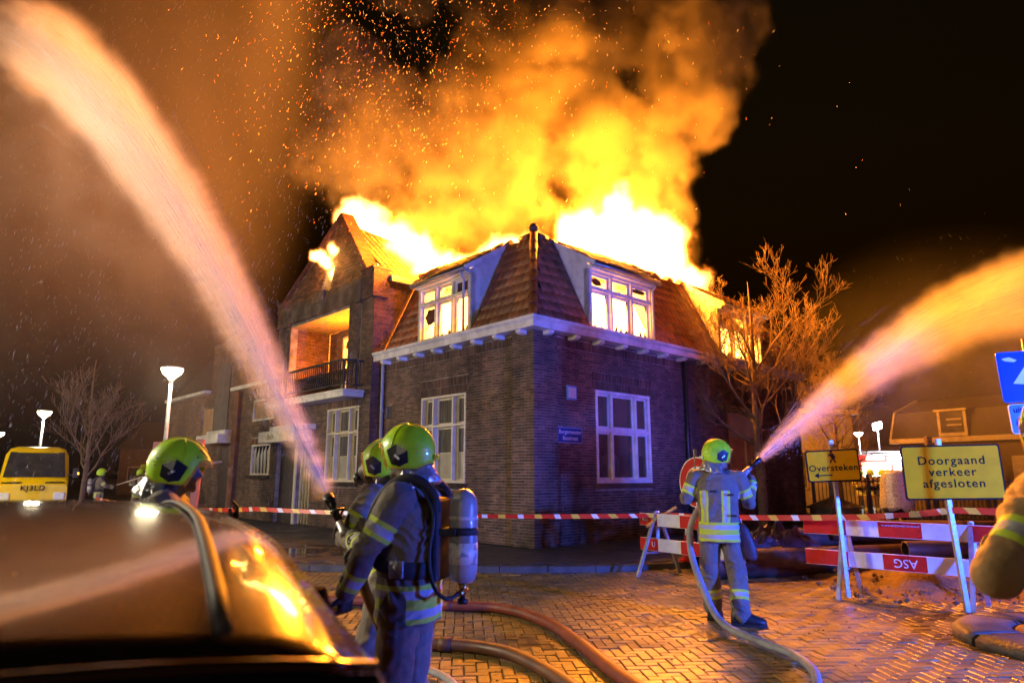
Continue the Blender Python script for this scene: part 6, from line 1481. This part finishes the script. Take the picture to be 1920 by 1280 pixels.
# ---------------------------------------------------------------- dark parked car in the foreground
def car():
    """car axes: +y forward, x right; built at true size, roof 1.43 m"""
    e_ = empty('parked_car', (-1.0, 1.11, 0), R(29)); tag(e_, 'dark glossy parked car with fire reflections on its roof beside the firefighters', 'car')
    paint = M('black_car_paint', (.012, .007, .006), (.01, .006, .005), 3, .2, coat=1.0, spec=.6)
    gl = M('car_glass', (.006, .006, .008), rough=.07, spec=.3)
    # body cross sections along y: (y, half width, sill z, shoulder z)
    secs = [(-.62, .55, .45, .8), (-.58, .74, .3, .9), (-.3, .86, .25, .94), (.3, .9, .22, .93), (1.3, .9, .2, .92), (2.0, .88, .22, .9), (2.4, .84, .25, .82), (2.65, .7, .3, .68), (2.72, .5, .42, .58)]
    rings = []
    for y, w_, z0, z1 in secs:
        rings.append([(-w_ * .96, y, z0), (-w_ * 1.02, y, (z0 + z1) / 2), (-w_, y, z1 - .08), (-w_ * .93, y, z1), (w_ * .93, y, z1), (w_, y, z1 - .08), (w_ * 1.02, y, (z0 + z1) / 2), (w_ * .96, y, z0)])
    MB().loft(rings).build('body', paint, e_, sub=2)
    # greenhouse: roof shell
    def roof_z(y): return 1.482 - .125 * ((1.0 - y) / 1.36) ** 2 - (.02 * max(0, (-.1 - y) / .35) ** 2)
    m_ = MB(); rows_ = []
    for k in range(13):
        y = -.42 + 2.05 * k / 12; w_ = .70 - .03 * abs((y - .5)) ; r_ = []
        for i in range(17):
            u = -1 + 2 * i / 16; z = roof_z(y) - .05 * abs(u) ** 2.6 - (.03 if abs(u) > .95 else 0); r_.append((w_ * u, y, z))
        rows_.append(r_)
    m_.loft(rows_, closed=False); rf = m_.build('roof', paint, e_, fix=False, sub=1); rf.modifiers.new('t', 'SOLIDIFY').thickness = .03
    for sg in (-1, 1):      # roof mouldings
        MB().tube([(sg * (.505 - .03 * abs(y - .5)), y, roof_z(y) - .012) for y in [-.36 + 1.9 * k / 12 for k in range(13)]], .0055, 8, sx=2.2).build('roof_moulding', M('satin_trim', (.03, .03, .032), rough=.6) if sg < 0 else bpy.data.materials['satin_trim'], e_)
        # cant rail and side glass
        top = [(sg * (.70 - .03 * abs(y - .5)), y, roof_z(y) - .085) for y in [-.42 + 2.05 * k / 8 for k in range(9)]]
        bot = [(sg * .9, -.52 + 2.55 * k / 8, .92) for k in range(9)]
        mid = [tuple(Vector(a).lerp(Vector(b), .2) + Vector((sg * .03, 0, 0))) for a, b in zip(top, bot)]
        MB().loft([top, mid], closed=False).build('cant_rail', paint, e_, fix=False)
        MB().loft([mid, bot], closed=False).build('side_window', gl, e_, fix=False)
        MB().tube([Vector(b) + Vector((sg * .012, 0, 0)) for b in bot], .012, 8).build('waist_trim', bpy.data.materials['satin_trim'], e_)
        for k in (0, 3, 6): MB().bar(Vector(mid[k]) + Vector((sg * .004, 0, 0)), Vector(bot[k]) + Vector((sg * .004, 0, 0)), .09, .012).build('pillar', paint, e_)
        m2 = MB(); m2.box((sg * .9 - .04, 1.5, .8), (sg * .9 + .04, 1.68, .92)); m2.build('mirror', paint, e_, bevel=.03)
        MB().box((sg * .62 - .16, -.66, .68), (sg * .62 + .16, -.56, .84)).build('tail_lamp', MAT['red_refl'], e_, bevel=.02)
        for y in (.1, 2.1):
            wh = MB().lathe([(.19, -.1), (.3, -.1), (.315, 0), (.3, .1), (.19, .1)], 26, fn=lambda a, b, c: (sg * .8 + c, y + a, .315 + b)).build('wheel', MAT['rubber'], e_)
            MB().lathe([(.02, -.105), (.19, -.1), (.19, .1), (.02, .105)], 18, fn=lambda a, b, c: (sg * .8 + c, y + a, .315 + b)).build('rim', MAT['galv'], wh)
    # spoiler lip, rear glass, windscreen
    MB().tube([(x, -.425 - .02 * (1 - (x / .7) ** 2), roof_z(-.42) - .05 * abs(x / .7) ** 2.6 - .004) for x in [-.68 + 1.36 * i / 16 for i in range(17)]], .009, 8).build('tailgate_edge', paint, e_)
    MB().loft([[(x, -.432 - .02 * (1 - (x / .7) ** 2), roof_z(-.42) - .05 * abs(x / .7) ** 2.6 - .012) for x in [-.68 + 1.36 * i / 8 for i in range(9)]], [(x * 1.2, -.64, .9) for x in [-.68 + 1.36 * i / 8 for i in range(9)]]], closed=False).build('rear_window', gl, e_, fix=False)
    MB().loft([[(x, 1.63, roof_z(1.63) - .02) for x in (-.55, 0, .55)], [(x * 1.35, 2.2 + (.08 if x == 0 else 0), .9) for x in (-.55, 0, .55)]], closed=False).build('windscreen', gl, e_, fix=False)
    MB().tube([(0, -.2, roof_z(-.2)), (0, -.3, roof_z(-.2) + .05)], [.014, .006], 8).build('antenna', MAT['rubber'], e_)
    # rain drops standing on the roof catch the light
    V = MB(); g2 = random.Random(3)
    for i in range(110):
        x = g2.uniform(-.57, .57); y = g2.uniform(-.4, 1.55); u = x / .58; r_ = g2.uniform(.001, .003)
        V.lathe([(r_, 0), (r_ * .8, r_ * .4), (r_ * .2, r_ * .55)], 6, c=(x, y, roof_z(y) - .05 * abs(u) ** 2.6 - .001))
    d_ = V.build('rain_drops', M('rain_drop', (.3, .3, .32), rough=.03, spec=1.0), e_); d_['kind'] = 'stuff'
    return e_
car()
# ---------------------------------------------------------------- smoke, flames, water: density grids from fields
class Fld:
    """tiny field-expression builder for geometry nodes"""
    def __init__(s, ng): s.N = ng.nodes; s.L = ng.links
    def _set(s, sock, v):
        if isinstance(v, bpy.types.NodeSocket): s.L.new(v, sock)
        else: sock.default_value = v
    def m(s, op, a, b=0.0, c=None, clamp=False):
        n = s.N.new('ShaderNodeMath'); n.operation = op; n.use_clamp = clamp; s._set(n.inputs[0], a)
        if len(n.inputs) > 1: s._set(n.inputs[1], b)
        if c is not None: s._set(n.inputs[2], c)
        return n.outputs[0]
    def v(s, op, a, b=(0, 0, 0)):
        n = s.N.new('ShaderNodeVectorMath'); n.operation = op; s._set(n.inputs[0], a)
        if op == 'SCALE': s._set(n.inputs['Scale'], b)
        elif op != 'LENGTH': s._set(n.inputs[1], b)
        return n.outputs['Value' if op in ('LENGTH', 'DOT_PRODUCT', 'DISTANCE') else 'Vector']
    def xyz(s, a):
        n = s.N.new('ShaderNodeSeparateXYZ'); s._set(n.inputs[0], a); return n.outputs[0], n.outputs[1], n.outputs[2]
    def vec(s, x, y, z):
        n = s.N.new('ShaderNodeCombineXYZ')
        for i, q in enumerate((x, y, z)): s._set(n.inputs[i], q)
        return n.outputs[0]
    def noise(s, p, scale, detail=4, rough=.55, color=False, dist=0):
        n = s.N.new('ShaderNodeTexNoise'); n.inputs['Scale'].default_value = scale; n.inputs['Detail'].default_value = detail; n.inputs['Roughness'].default_value = rough
        n.inputs['Distortion'].default_value = dist
        s._set(n.inputs['Vector'], p); return n.outputs['Color' if color else 'Fac']
    def ss(s, x, a, b, c=0.0, d=1.0):
        n = s.N.new('ShaderNodeMapRange'); n.interpolation_type = 'SMOOTHSTEP'; s._set(n.inputs[0], x)
        for i, q in enumerate((a, b, c, d)): s._set(n.inputs[i + 1], q)
        return n.outputs[0]
    def blobs(s, p, L_):
        f = None
        for (x, y, z, rx, ry, rz) in L_:
            d = s.v('LENGTH', s.v('MULTIPLY', s.v('SUBTRACT', p, (x, y, z)), (1 / rx, 1 / ry, 1 / rz)))
            e = s.m('SUBTRACT', 1.0, d); f = e if f is None else s.m('MAXIMUM', f, e)
        return f
def grid(name, mn, mx, cell, mat, build, M_=None):
    cell = cell if isinstance(cell, tuple) else (cell,) * 3
    vd = bpy.data.volumes.new(name); o = bpy.data.objects.new(name, vd); col.objects.link(o)
    ng = bpy.data.node_groups.new(name, 'GeometryNodeTree')
    ng.interface.new_socket('Geometry', in_out='INPUT', socket_type='NodeSocketGeometry'); ng.interface.new_socket('Geometry', in_out='OUTPUT', socket_type='NodeSocketGeometry')
    N = ng.nodes; L = ng.links; out = N.new('NodeGroupOutput'); vc = N.new('GeometryNodeVolumeCube')
    vc.inputs['Min'].default_value = mn; vc.inputs['Max'].default_value = mx
    for i, k in enumerate('XYZ'): vc.inputs['Resolution ' + k].default_value = max(4, int((mx[i] - mn[i]) / cell[i]))
    smt = N.new('GeometryNodeSetMaterial'); smt.inputs['Material'].default_value = mat
    L.new(vc.outputs[0], smt.inputs[0]); L.new(smt.outputs[0], out.inputs[0])
    pos = N.new('GeometryNodeInputPosition'); fl = Fld(ng)
    L.new(build(fl, pos.outputs[0]), vc.inputs['Density'])
    md = o.modifiers.new('field', 'NODES'); md.node_group = ng
    if M_ is not None: o.matrix_world = M_
    o['kind'] = 'stuff'
    return o
def vol_mat(name, color, density, aniso=0, emis=None, absorb=None):
    m_ = bpy.data.materials.new(name); m_.use_nodes = True; nt = m_.node_tree; nt.nodes.clear()
    o = nt.nodes.new('ShaderNodeOutputMaterial'); p = nt.nodes.new('ShaderNodeVolumePrincipled'); nt.links.new(p.outputs[0], o.inputs['Volume'])
    p.inputs['Color'].default_value = (*color, 1); p.inputs['Density'].default_value = density; p.inputs['Anisotropy'].default_value = aniso
    if emis:
        at_ = nt.nodes.new('ShaderNodeAttribute'); at_.attribute_name = 'density'
        rp = nt.nodes.new('ShaderNodeValToRGB'); e = rp.color_ramp.elements; e[0].position = .05; e[0].color = (*emis[0], 1); e[1].position = .85; e[1].color = (*emis[1], 1)
        nt.links.new(at_.outputs['Fac'], rp.inputs[0]); nt.links.new(rp.outputs[0], p.inputs['Emission Color'])
        pw = nt.nodes.new('ShaderNodeMath'); pw.operation = 'POWER'; pw.inputs[1].default_value = 1.6; nt.links.new(at_.outputs['Fac'], pw.inputs[0])
        ml = nt.nodes.new('ShaderNodeMath'); ml.operation = 'MULTIPLY'; ml.inputs[1].default_value = emis[2]; nt.links.new(pw.outputs[0], ml.inputs[0])
        nt.links.new(ml.outputs[0], p.inputs['Emission Strength'])
    return m_
# smoke column over the roof
SMOKE = [(-4.8, 21.0, 8.9, 1.9, 2.2, 2.2), (-5.3, 21.0, 11.3, 1.9, 2.5, 2.3), (-4.6, 20.0, 13.0, 1.9, 2.2, 2.1), (-4.9, 19.5, 14.4, 1.1, 1.5, 1.1), (-1.4, 21.5, 10.1, 2.9, 2.5, 2.6), (-1.1, 21.0, 12.5, 3.4, 3.0, 2.6), (3.7, 21.0, 9.9, 2.1, 2.2, 2.3), (3.2, 20.5, 12.1, 2.2, 2.4, 1.9), (.7, 20.0, 14.5, 2.9, 3.0, 2.6), (2.7, 20.5, 16.8, 4.5, 3.0, 2.3), (5.8, 19.0, 14.5, 2.0, 2.2, 2.3), (5.4, 18.6, 12.3, 1.5, 1.6, .9), (4.9, 20.5, 10.3, .95, 1.6, 1.7), (5.5, 20.5, 8.5, .8, 1.2, .9), (-.5, 20.0, 17.0, 1.9, 2.4, 1.8), (3.5, 20.0, 20.3, 6.0, 3.0, 3.0), (-2.9, 20.0, 18.4, 2.5, 2.0, 1.4)]
def f_smoke(F, p):
    wz = F.v('SCALE', F.v('SUBTRACT', F.noise(p, .55, 5, .6, True), (.5, .5, .5)), 2.6)
    b = F.blobs(F.v('ADD', p, wz), SMOKE)
    n = F.noise(p, .42, 7, .58)
    d = F.m('ADD', b, F.m('MULTIPLY', F.m('SUBTRACT', n, .5), 1.3))
    n2 = F.noise(F.v('ADD', p, wz), .9, 6, .62)
    n4 = F.noise(F.v('ADD', p, F.v('SCALE', wz, .6)), 2.0, 5, .65)
    k = F.m('MULTIPLY', F.m('MULTIPLY', F.ss(n4, .36, .58, .3, 1.15), F.ss(d, .04, .3)), F.ss(n2, .38, .6, .08, 1.0))
    _, _, z = F.xyz(p)
    lx = F.v('DOT_PRODUCT', F.v('SUBTRACT', p, tuple(HC)), (math.cos(HA), math.sin(HA), 0)); ly = F.v('DOT_PRODUCT', F.v('SUBTRACT', p, tuple(HC)), (-math.sin(HA), math.cos(HA), 0))
    k = F.m('MULTIPLY', k, F.m('MAXIMUM', F.ss(lx, .5, 1.6), F.ss(z, 10.4, 11.6)))      # stays behind the fronts
    k = F.m('MULTIPLY', k, F.m('MAXIMUM', F.ss(ly, .5, 1.6), F.ss(z, 8.4, 9.6)))
    return F.m('MULTIPLY', k, F.m('MULTIPLY', F.ss(z, 6.6, 8.2, .25, 1.0), F.ss(z, 8.2, 16.0, .05, 1.6)))
smoke = grid('smoke_plume', (-8.5, 16, 6.8), (9.0, 25, 20.5), .115, vol_mat('smoke', (.19, .168, .155), 1.5, .1), f_smoke)
tag(smoke, 'billowing orange-lit smoke rising from the burning roof', 'smoke')
# flames over the roof and inside the attic (house axes)
FLAME = [(2.2, 9.3, 9.3, 1.3, 1.7, 1.35), (1.9, 7.6, 8.5, 1.0, 1.3, 1.0), (1.6, 10.6, 10.6, .9, 1.1, 1.1), (1.8, 6.2, 7.9, .8, 1.0, .6), (1.8, 4.0, 7.45, .9, 1.6, .55), (1.7, 2.6, 7.5, .7, .9, .45),
         (4.2, 2.0, 8.3, 1.6, 1.0, 1.0), (6.2, 2.0, 8.6, 1.9, 1.1, 1.4), (7.9, 2.1, 9.0, 1.5, 1.0, 1.5), (5.8, 2.1, 9.7, .8, .7, 1.0), (9.3, 2.0, 8.1, 1.0, .8, .7), (3.0, 1.8, 7.6, 1.2, .7, .5)]
def f_flame(F, p):
    x, y, z = F.xyz(p)
    st = F.vec(x, y, F.m('MULTIPLY', z, .55))
    wz = F.v('SCALE', F.v('SUBTRACT', F.noise(st, 1.1, 4, .6, True), (.5, .5, .5)), 1.5)
    b = F.blobs(F.v('ADD', p, wz), FLAME)
    n = F.noise(F.v('ADD', st, wz), 2.1, 6, .62)
    top = F.ss(F.m('ADD', b, F.m('MULTIPLY', F.m('SUBTRACT', n, .5), 1.1)), .04, .34)
    # rooms filled with fire
    def bx(x0, x1, y0, y1, z0, z1, s_=.25):
        q = None
        for a, lo, hi in ((x, x0, x1), (y, y0, y1), (z, z0, z1)):
            t = F.m('MULTIPLY', F.ss(a, lo - s_, lo + .05), F.ss(a, hi - .05, hi + s_, 1.0, 0.0)); q = t if q is None else F.m('MULTIPLY', q, t)
        return q
    sl_ = F.m('MULTIPLY', F.m('SUBTRACT', z, EZ), (RX - EX) / (RZ - EZ))
    inx = F.ss(F.m('SUBTRACT', x, sl_), .08, .35); iny = F.ss(F.m('SUBTRACT', y, sl_), .08, .35)
    low = F.ss(z, 6.2, 6.45, 1.0, 0.0)
    def rng(a, lo, hi): return F.m('MULTIPLY', F.ss(a, lo, lo + .15), F.ss(a, hi - .15, hi, 1.0, 0.0))
    dl_ = F.m('MULTIPLY', F.m('MULTIPLY', rng(y, *DL), F.ss(x, .2, .4)), low)
    dr_ = F.m('MULTIPLY', F.m('MULTIPLY', F.m('MAXIMUM', rng(x, *DR), rng(x, *DR2)), F.ss(y, .2, .4)), low)
    ok = F.m('MULTIPLY', F.m('MAXIMUM', inx, dl_), F.m('MAXIMUM', iny, dr_))
    rooms = F.m('MULTIPLY', bx(.2, 11.5, .2, 5.6, 4.95, 6.9, .05), ok)
    top = F.m('MULTIPLY', top, F.m('MAXIMUM', F.m('MULTIPLY', inx, iny), F.ss(z, 7.3, 7.6)))
    rooms = F.m('MAXIMUM', rooms, bx(1.35, 4.0, 8.7, 10.9, 3.95, 6.3, .15))
    rooms = F.m('MULTIPLY', rooms, F.ss(F.noise(st, 1.6, 4, .6), .38, .58, .12, 1.0))
    return F.m('MAXIMUM', top, F.m('MULTIPLY', rooms, .8))
flames = grid('flames', (-1.0, -.5, 3.8), (12.0, 13.2, 12.6), .1, vol_mat('flame', (.5, .3, .15), .25, 0, ((1, .22, .015), (1, .55, .12), 12)), f_flame, HM)
tag(flames, 'white-hot flames bursting from the roof and filling the attic rooms', 'fire')
def f_niche(F, p):
    x, y, z = F.xyz(p)
    wz = F.v('SCALE', F.v('SUBTRACT', F.noise(p, 2.6, 4, .6, True), (.5, .5, .5)), .5)
    b = F.blobs(F.v('ADD', p, wz), [(-.45, 9.1, 8.3, .3, .3, .3), (-.55, 9.35, 8.55, .3, .42, .27), (-.2, 9.0, 8.75, .25, .25, .35), (-.1, 9.1, 8.0, .2, .2, .4)])
    return F.ss(b, .0, .4)
nf = grid('gable_flame', (-1.2, 8.3, 7.6), (.5, 10.2, 9.6), .05, vol_mat('flame_small', (.5, .3, .15), .25, 0, ((1, .25, .015), (1, .58, .13), 28)), f_niche, HM)
tag(nf, 'small flame licking out of the attic shutter in the gable', 'fire')
lamp('fire_light', 'POINT', HW(-.75, 9.2, 8.5), 90, FIRE, .2)

dm_, N_, L_, B_ = mk('water_strand'); B_.inputs['Base Color'].default_value = (.92, .92, .94, 1); B_.inputs['Roughness'].default_value = .4; B_.inputs['Alpha'].default_value = .1; STRAND = dm_
# water jets -----------------------------------------------------------------------
def jet(name, N0, head, a, b, smax, r0, k, pw_, dens, label, zmax, drip=.25):
    h = Vector((head[0], head[1], 0)).normalized(); Mx = frame(Vector(N0), h, Vector((-h.y, h.x, 0)), (0, 0, 1))
    def f(F, p):
        s, y, z = F.xyz(p); s_ = F.m('MAXIMUM', s, .0)
        zc = F.m('SUBTRACT', F.m('MULTIPLY', s_, a), F.m('MULTIPLY', F.m('MULTIPLY', s_, s_), b))
        sl = F.m('SUBTRACT', a, F.m('MULTIPLY', s_, 2 * b)); cs = F.m('DIVIDE', 1.0, F.m('SQRT', F.m('ADD', 1.0, F.m('MULTIPLY', sl, sl))))
        r = F.m('ADD', r0, F.m('MULTIPLY', F.m('POWER', s_, pw_), k))
        dz = F.m('DIVIDE', F.m('MULTIPLY', F.m('SUBTRACT', z, zc), cs), r); dy = F.m('DIVIDE', y, r)
        q = F.vec(F.m('MULTIPLY', s_, .14), dy, dz); n = F.noise(q, 3.4, 4, .65); n3 = F.noise(F.vec(F.m('MULTIPLY', s_, 2.2), dy, dz), 1.2, 3, .6)
        dz2 = F.m('ADD', dz, F.m('MULTIPLY', F.m('SUBTRACT', n3, .5), 1.0))
        d = F.m('SQRT', F.m('ADD', F.m('MULTIPLY', dz2, dz2), F.m('MULTIPLY', dy, dy)))
        core = F.m('MULTIPLY', F.ss(d, .2, 1.1, 1.0, 0.0), F.ss(n, .32, .68, .25, 1.5))
        # fall-out below the jet
        fo = F.m('MULTIPLY', F.ss(dz, -4.5, -.4, 0.0, 1.0), F.ss(dz, -.2, .6, 1.0, 0.0)); fo = F.m('MULTIPLY', fo, F.ss(F.m('ABSOLUTE', dy), .4, 1.3, 1.0, 0.0))
        fo = F.m('MULTIPLY', F.m('MULTIPLY', fo, F.ss(n3, .35, .6)), F.ss(s_, .6, 2.5, 0.0, drip * .12))
        amp = F.m('MINIMUM', F.m('DIVIDE', 1.0, r), 16.0)
        t = F.m('MULTIPLY', F.m('ADD', core, fo), amp)
        return F.m('MULTIPLY', t, F.m('GREATER_THAN', s, -.01))
    o = grid(name, (-.05, -1.1, -.8), (smax, 1.1, zmax), (.1, .042, .042), vol_mat('water_spray', (.97, .97, .98), dens, .25), f, Mx)
    tag(o, label, 'water jet', 'jets of extinguishing water'); del o['kind']
    V = []; Fc = []; kk = 0; gj = random.Random(int(a * 100))
    for i in range(2600):          # strands of water inside the jet
        s0 = smax * gj.random() ** 1.5; ln_ = .12 + .5 * gj.random() * (s0 * .3 + .3); q = min(abs(gj.gauss(0, .5)), 1.35); an = gj.random() * 6.283; dr = gj.gauss(0, .04)
        pts = []
        for j in range(5):
            s_ = s0 + ln_ * j / 4; r_ = r0 + k * s_ ** pw_; sl = a - 2 * b * s_; cs = 1 / math.sqrt(1 + sl * sl); e1 = (q + dr * j / 4) * r_ * math.cos(an); e2 = (q + dr * j / 4) * r_ * math.sin(an)
            pts.append((s_ - e1 * sl * cs, e2, a * s_ - b * s_ * s_ + e1 * cs))
        if s0 + ln_ > smax: continue
        w_ = gj.uniform(.0008, .0024) * (1 + s0 * .25)
        for j, p_ in enumerate(pts):
            t_ = w_ * (1 - abs(j - 2) / 2.3); V += [(p_[0] - t_ * .6, p_[1] - t_, p_[2] + t_ * .5), (p_[0] + t_ * .6, p_[1], p_[2] - t_ * .5), (p_[0] - t_ * .6, p_[1] + t_, p_[2] + t_ * .5)]
        for j in range(4):
            for m_ in range(3): Fc.append((kk + j * 3 + m_, kk + j * 3 + (m_ + 1) % 3, kk + j * 3 + 3 + (m_ + 1) % 3, kk + j * 3 + 3 + m_))
        kk += 15
    for i in range(3800):         # loose drops torn off the jet
        s0 = .25 + (smax - .3) * gj.random() ** 1.1; r_ = r0 + k * s0 ** pw_; an = gj.random() * 6.283; q = .7 + abs(gj.gauss(0, .55)); dn_ = abs(gj.gauss(0, .35)) * s0 * .22
        sl = a - 2 * b * s0; cs = 1 / math.sqrt(1 + sl * sl); e1 = q * r_ * math.cos(an); c_ = (s0 - e1 * sl * cs, q * r_ * math.sin(an), a * s0 - b * s0 * s0 + e1 * cs - dn_)
        if c_[0] < .05: continue
        w_ = gj.uniform(.0012, .0036); d_ = (cs * .02, 0, sl * cs * .02)
        V += [(c_[0] - d_[0], c_[1], c_[2] - d_[2]), (c_[0], c_[1] - w_, c_[2] + w_), (c_[0], c_[1] + w_, c_[2] + w_), (c_[0] + w_, c_[1], c_[2] - w_), (c_[0] + d_[0], c_[1], c_[2] + d_[2])]
        Fc += [(kk + x_, kk + y_, kk + z_) for x_, y_, z_ in ((0, 1, 2), (0, 2, 3), (0, 3, 1), (4, 2, 1), (4, 3, 2), (4, 1, 3))]; kk += 5
    me = bpy.data.meshes.new('water_strands'); me.from_pydata(V, [], Fc); me.materials.append(STRAND); ws = inst('water_strands', me, o); ws['kind'] = 'stuff'
    return o
jet('water_jet', (-1.165, 4.42, 1.43), (-math.sin(R(55)), math.cos(R(55))), 1.25, .054, 6.3, .028, .15, .75, .95, 'water jet shot steeply over the parked car by the masked firefighter', 6.2)
jet('water_jet', (2.86, 8.0, 1.745), (math.sin(R(58)), math.cos(R(58))), .575, .0225, 9.0, .03, .15, .8, .62, 'water jet fanning over the diversion signs from the lone firefighter', 5.2)
# drifting mist: fallen spray left and right of the house
def f_mist(F, p):
    x, y, z = F.xyz(p)
    st = F.vec(F.m('ADD', x, F.m('MULTIPLY', z, .25)), y, F.m('MULTIPLY', z, .22))
    n = F.noise(st, .5, 5, .6)
    b = F.blobs(p, [(-6.5, 12.5, 8.5, 5.5, 5, 6.0), (-5.5, 14, 4.5, 5.0, 5, 6.5), (-9.5, 14, 7, 5.5, 6, 8.0), (-4.6, 14.0, 12.0, 1.9, 3, 6.5)])
    c = F.blobs(p, [(-4.9, 13.0, 12.2, .9, 1.6, 5.5), (-4.4, 13.4, 8.6, .9, 1.6, 3.0)])
    d = F.m('MULTIPLY', F.ss(b, .0, .6), F.ss(n, .3, .7, .3, 1.4))
    d = F.m('ADD', d, F.m('MULTIPLY', F.ss(c, 0.0, .8), 2.2))
    return F.m('MULTIPLY', d, F.m('MULTIPLY', F.ss(F.m('SUBTRACT', F.m('ADD', x, F.m('MULTIPLY', y, .40)), F.m('MULTIPLY', z, .11)), -1.6, .6, 1.0, 0.0), F.ss(z, 0.0, 7.0, .35, 1.0)))
mist = grid('water_mist', (-15, 8.0, .15), (-1.5, 19, 16), .3, vol_mat('mist', (.96, .88, .84), .0135, .3), f_mist)
tag(mist, 'fine water mist drifting over the street left of the house', 'mist')
def f_mist2(F, p):
    x, y, z = F.xyz(p); n = F.noise(F.vec(x, y, F.m('MULTIPLY', z, .4)), .5, 4, .6)
    b = F.blobs(p, [(12, 19, 4.0, 5, 6, 4.5), (16, 21, 4, 5, 6, 4.5)])
    return F.m('MULTIPLY', F.ss(b, 0.0, .6), F.ss(n, .3, .65, .3, 1.3))
mist2 = grid('water_mist', (8, 13, .15), (21, 27, 8.5), .35, vol_mat('mist_right', (.96, .95, .97), .007, .2), f_mist2)
tag(mist2, 'thin water mist hanging in front of the fire engine and gambrel house', 'mist')

# sparks and drops -------------------------------------------------------------------
def streaks(name, items, mat, label, cat):
    V = []; F = []; k = 0
    for p, d, r in items:
        d = Vector(d); x = d.orthogonal().normalized() * r; y = d.cross(x).normalized() * r; p = Vector(p)
        V += [tuple(p - d * .5), tuple(p + x), tuple(p - x * .5 + y * .87), tuple(p - x * .5 - y * .87), tuple(p + d * .5)]
        F += [(k + a, k + b, k + c) for a, b, c in ((0, 1, 2), (0, 2, 3), (0, 3, 1), (4, 2, 1), (4, 3, 2), (4, 1, 3))]; k += 5
    me = bpy.data.meshes.new(name); me.from_pydata(V, [], F); me.materials.append(mat); o = inst(name, me); o['kind'] = 'stuff'; tag(o, label, cat); return o
gs = random.Random(77); it = []
while len(it) < 2600:
    c = gs.random()
    if c < .66: p = (gs.gauss(-4.0, 2.0), gs.uniform(15.5, 20), gs.gauss(14.0, 2.6))
    elif c < .985: p = (gs.gauss(0, 2.6), gs.uniform(15.5, 18), gs.gauss(13.0, 2.5))
    else: p = (gs.gauss(5.2, 1.6), gs.uniform(15, 18), gs.gauss(13, 2.5))
    if p[2] < 7.2 or p[2] > 18.5: continue
    w_ = Vector((.5 * mnoise.noise(Vector(p) * .4) + .1, 0, .8 + .3 * mnoise.noise(Vector(p) * .4 + Vector((5, 0, 0))))) + Vector((gs.gauss(0, .3), gs.gauss(0, .2), gs.gauss(0, .3)))
    it.append((p, w_.normalized() * gs.uniform(.02, .12), gs.uniform(.0018, .0048)))
streaks('sparks', it[::3], emission('spark', (1, .38, .07), 5), 'brightest glowing sparks whirling above the gable and roof', 'sparks')
streaks('sparks', it[1::3], emission('spark_dim', (1, .3, .03), 1.2), 'dull orange embers drifting among the brighter sparks over the roof', 'sparks')
streaks('sparks', it[2::3], emission('spark_faint', (1, .25, .02), .45), 'faint dying embers high above the roof', 'sparks')
it = []
while len(it) < 6000:
    p = (gs.uniform(-13, -1.5), gs.uniform(6, 16), gs.uniform(.3, 13))
    if abs(p[0] / p[1]) > .85: continue
    d = Vector((-.28 + gs.gauss(0, .08), gs.gauss(0, .1), -1)).normalized()
    it.append((p, d * gs.uniform(.03, .1), gs.uniform(.0007, .0014)))
while len(it) < 6500:
    p = (gs.uniform(6, 13), gs.uniform(9, 17), gs.uniform(1.5, 6))
    d = Vector((.45 + gs.gauss(0, .1), gs.gauss(0, .1), -.8)).normalized(); it.append((p, d * gs.uniform(.03, .1), gs.uniform(.0007, .0014)))
dm_, N_, L_, B_ = mk('water_drop'); B_.inputs['Base Color'].default_value = (.9, .9, .92, 1); B_.inputs['Roughness'].default_value = .2; B_.inputs['Alpha'].default_value = .35; B_.inputs['Subsurface Weight'].default_value = 0
streaks('water_drops', it, dm_, 'falling drops of extinguishing water in the air', 'water drops')
# coarser marching steps where the detail allows it
for n_, k_ in (('flame', 2.2), ('smoke', 1.3), ('water_spray', 1.6), ('mist', 1.4), ('mist_right', 1.6)):
    for m_ in bpy.data.materials:
        if m_.name.split('.')[0] == n_: m_.cycles.volume_step_rate = k_
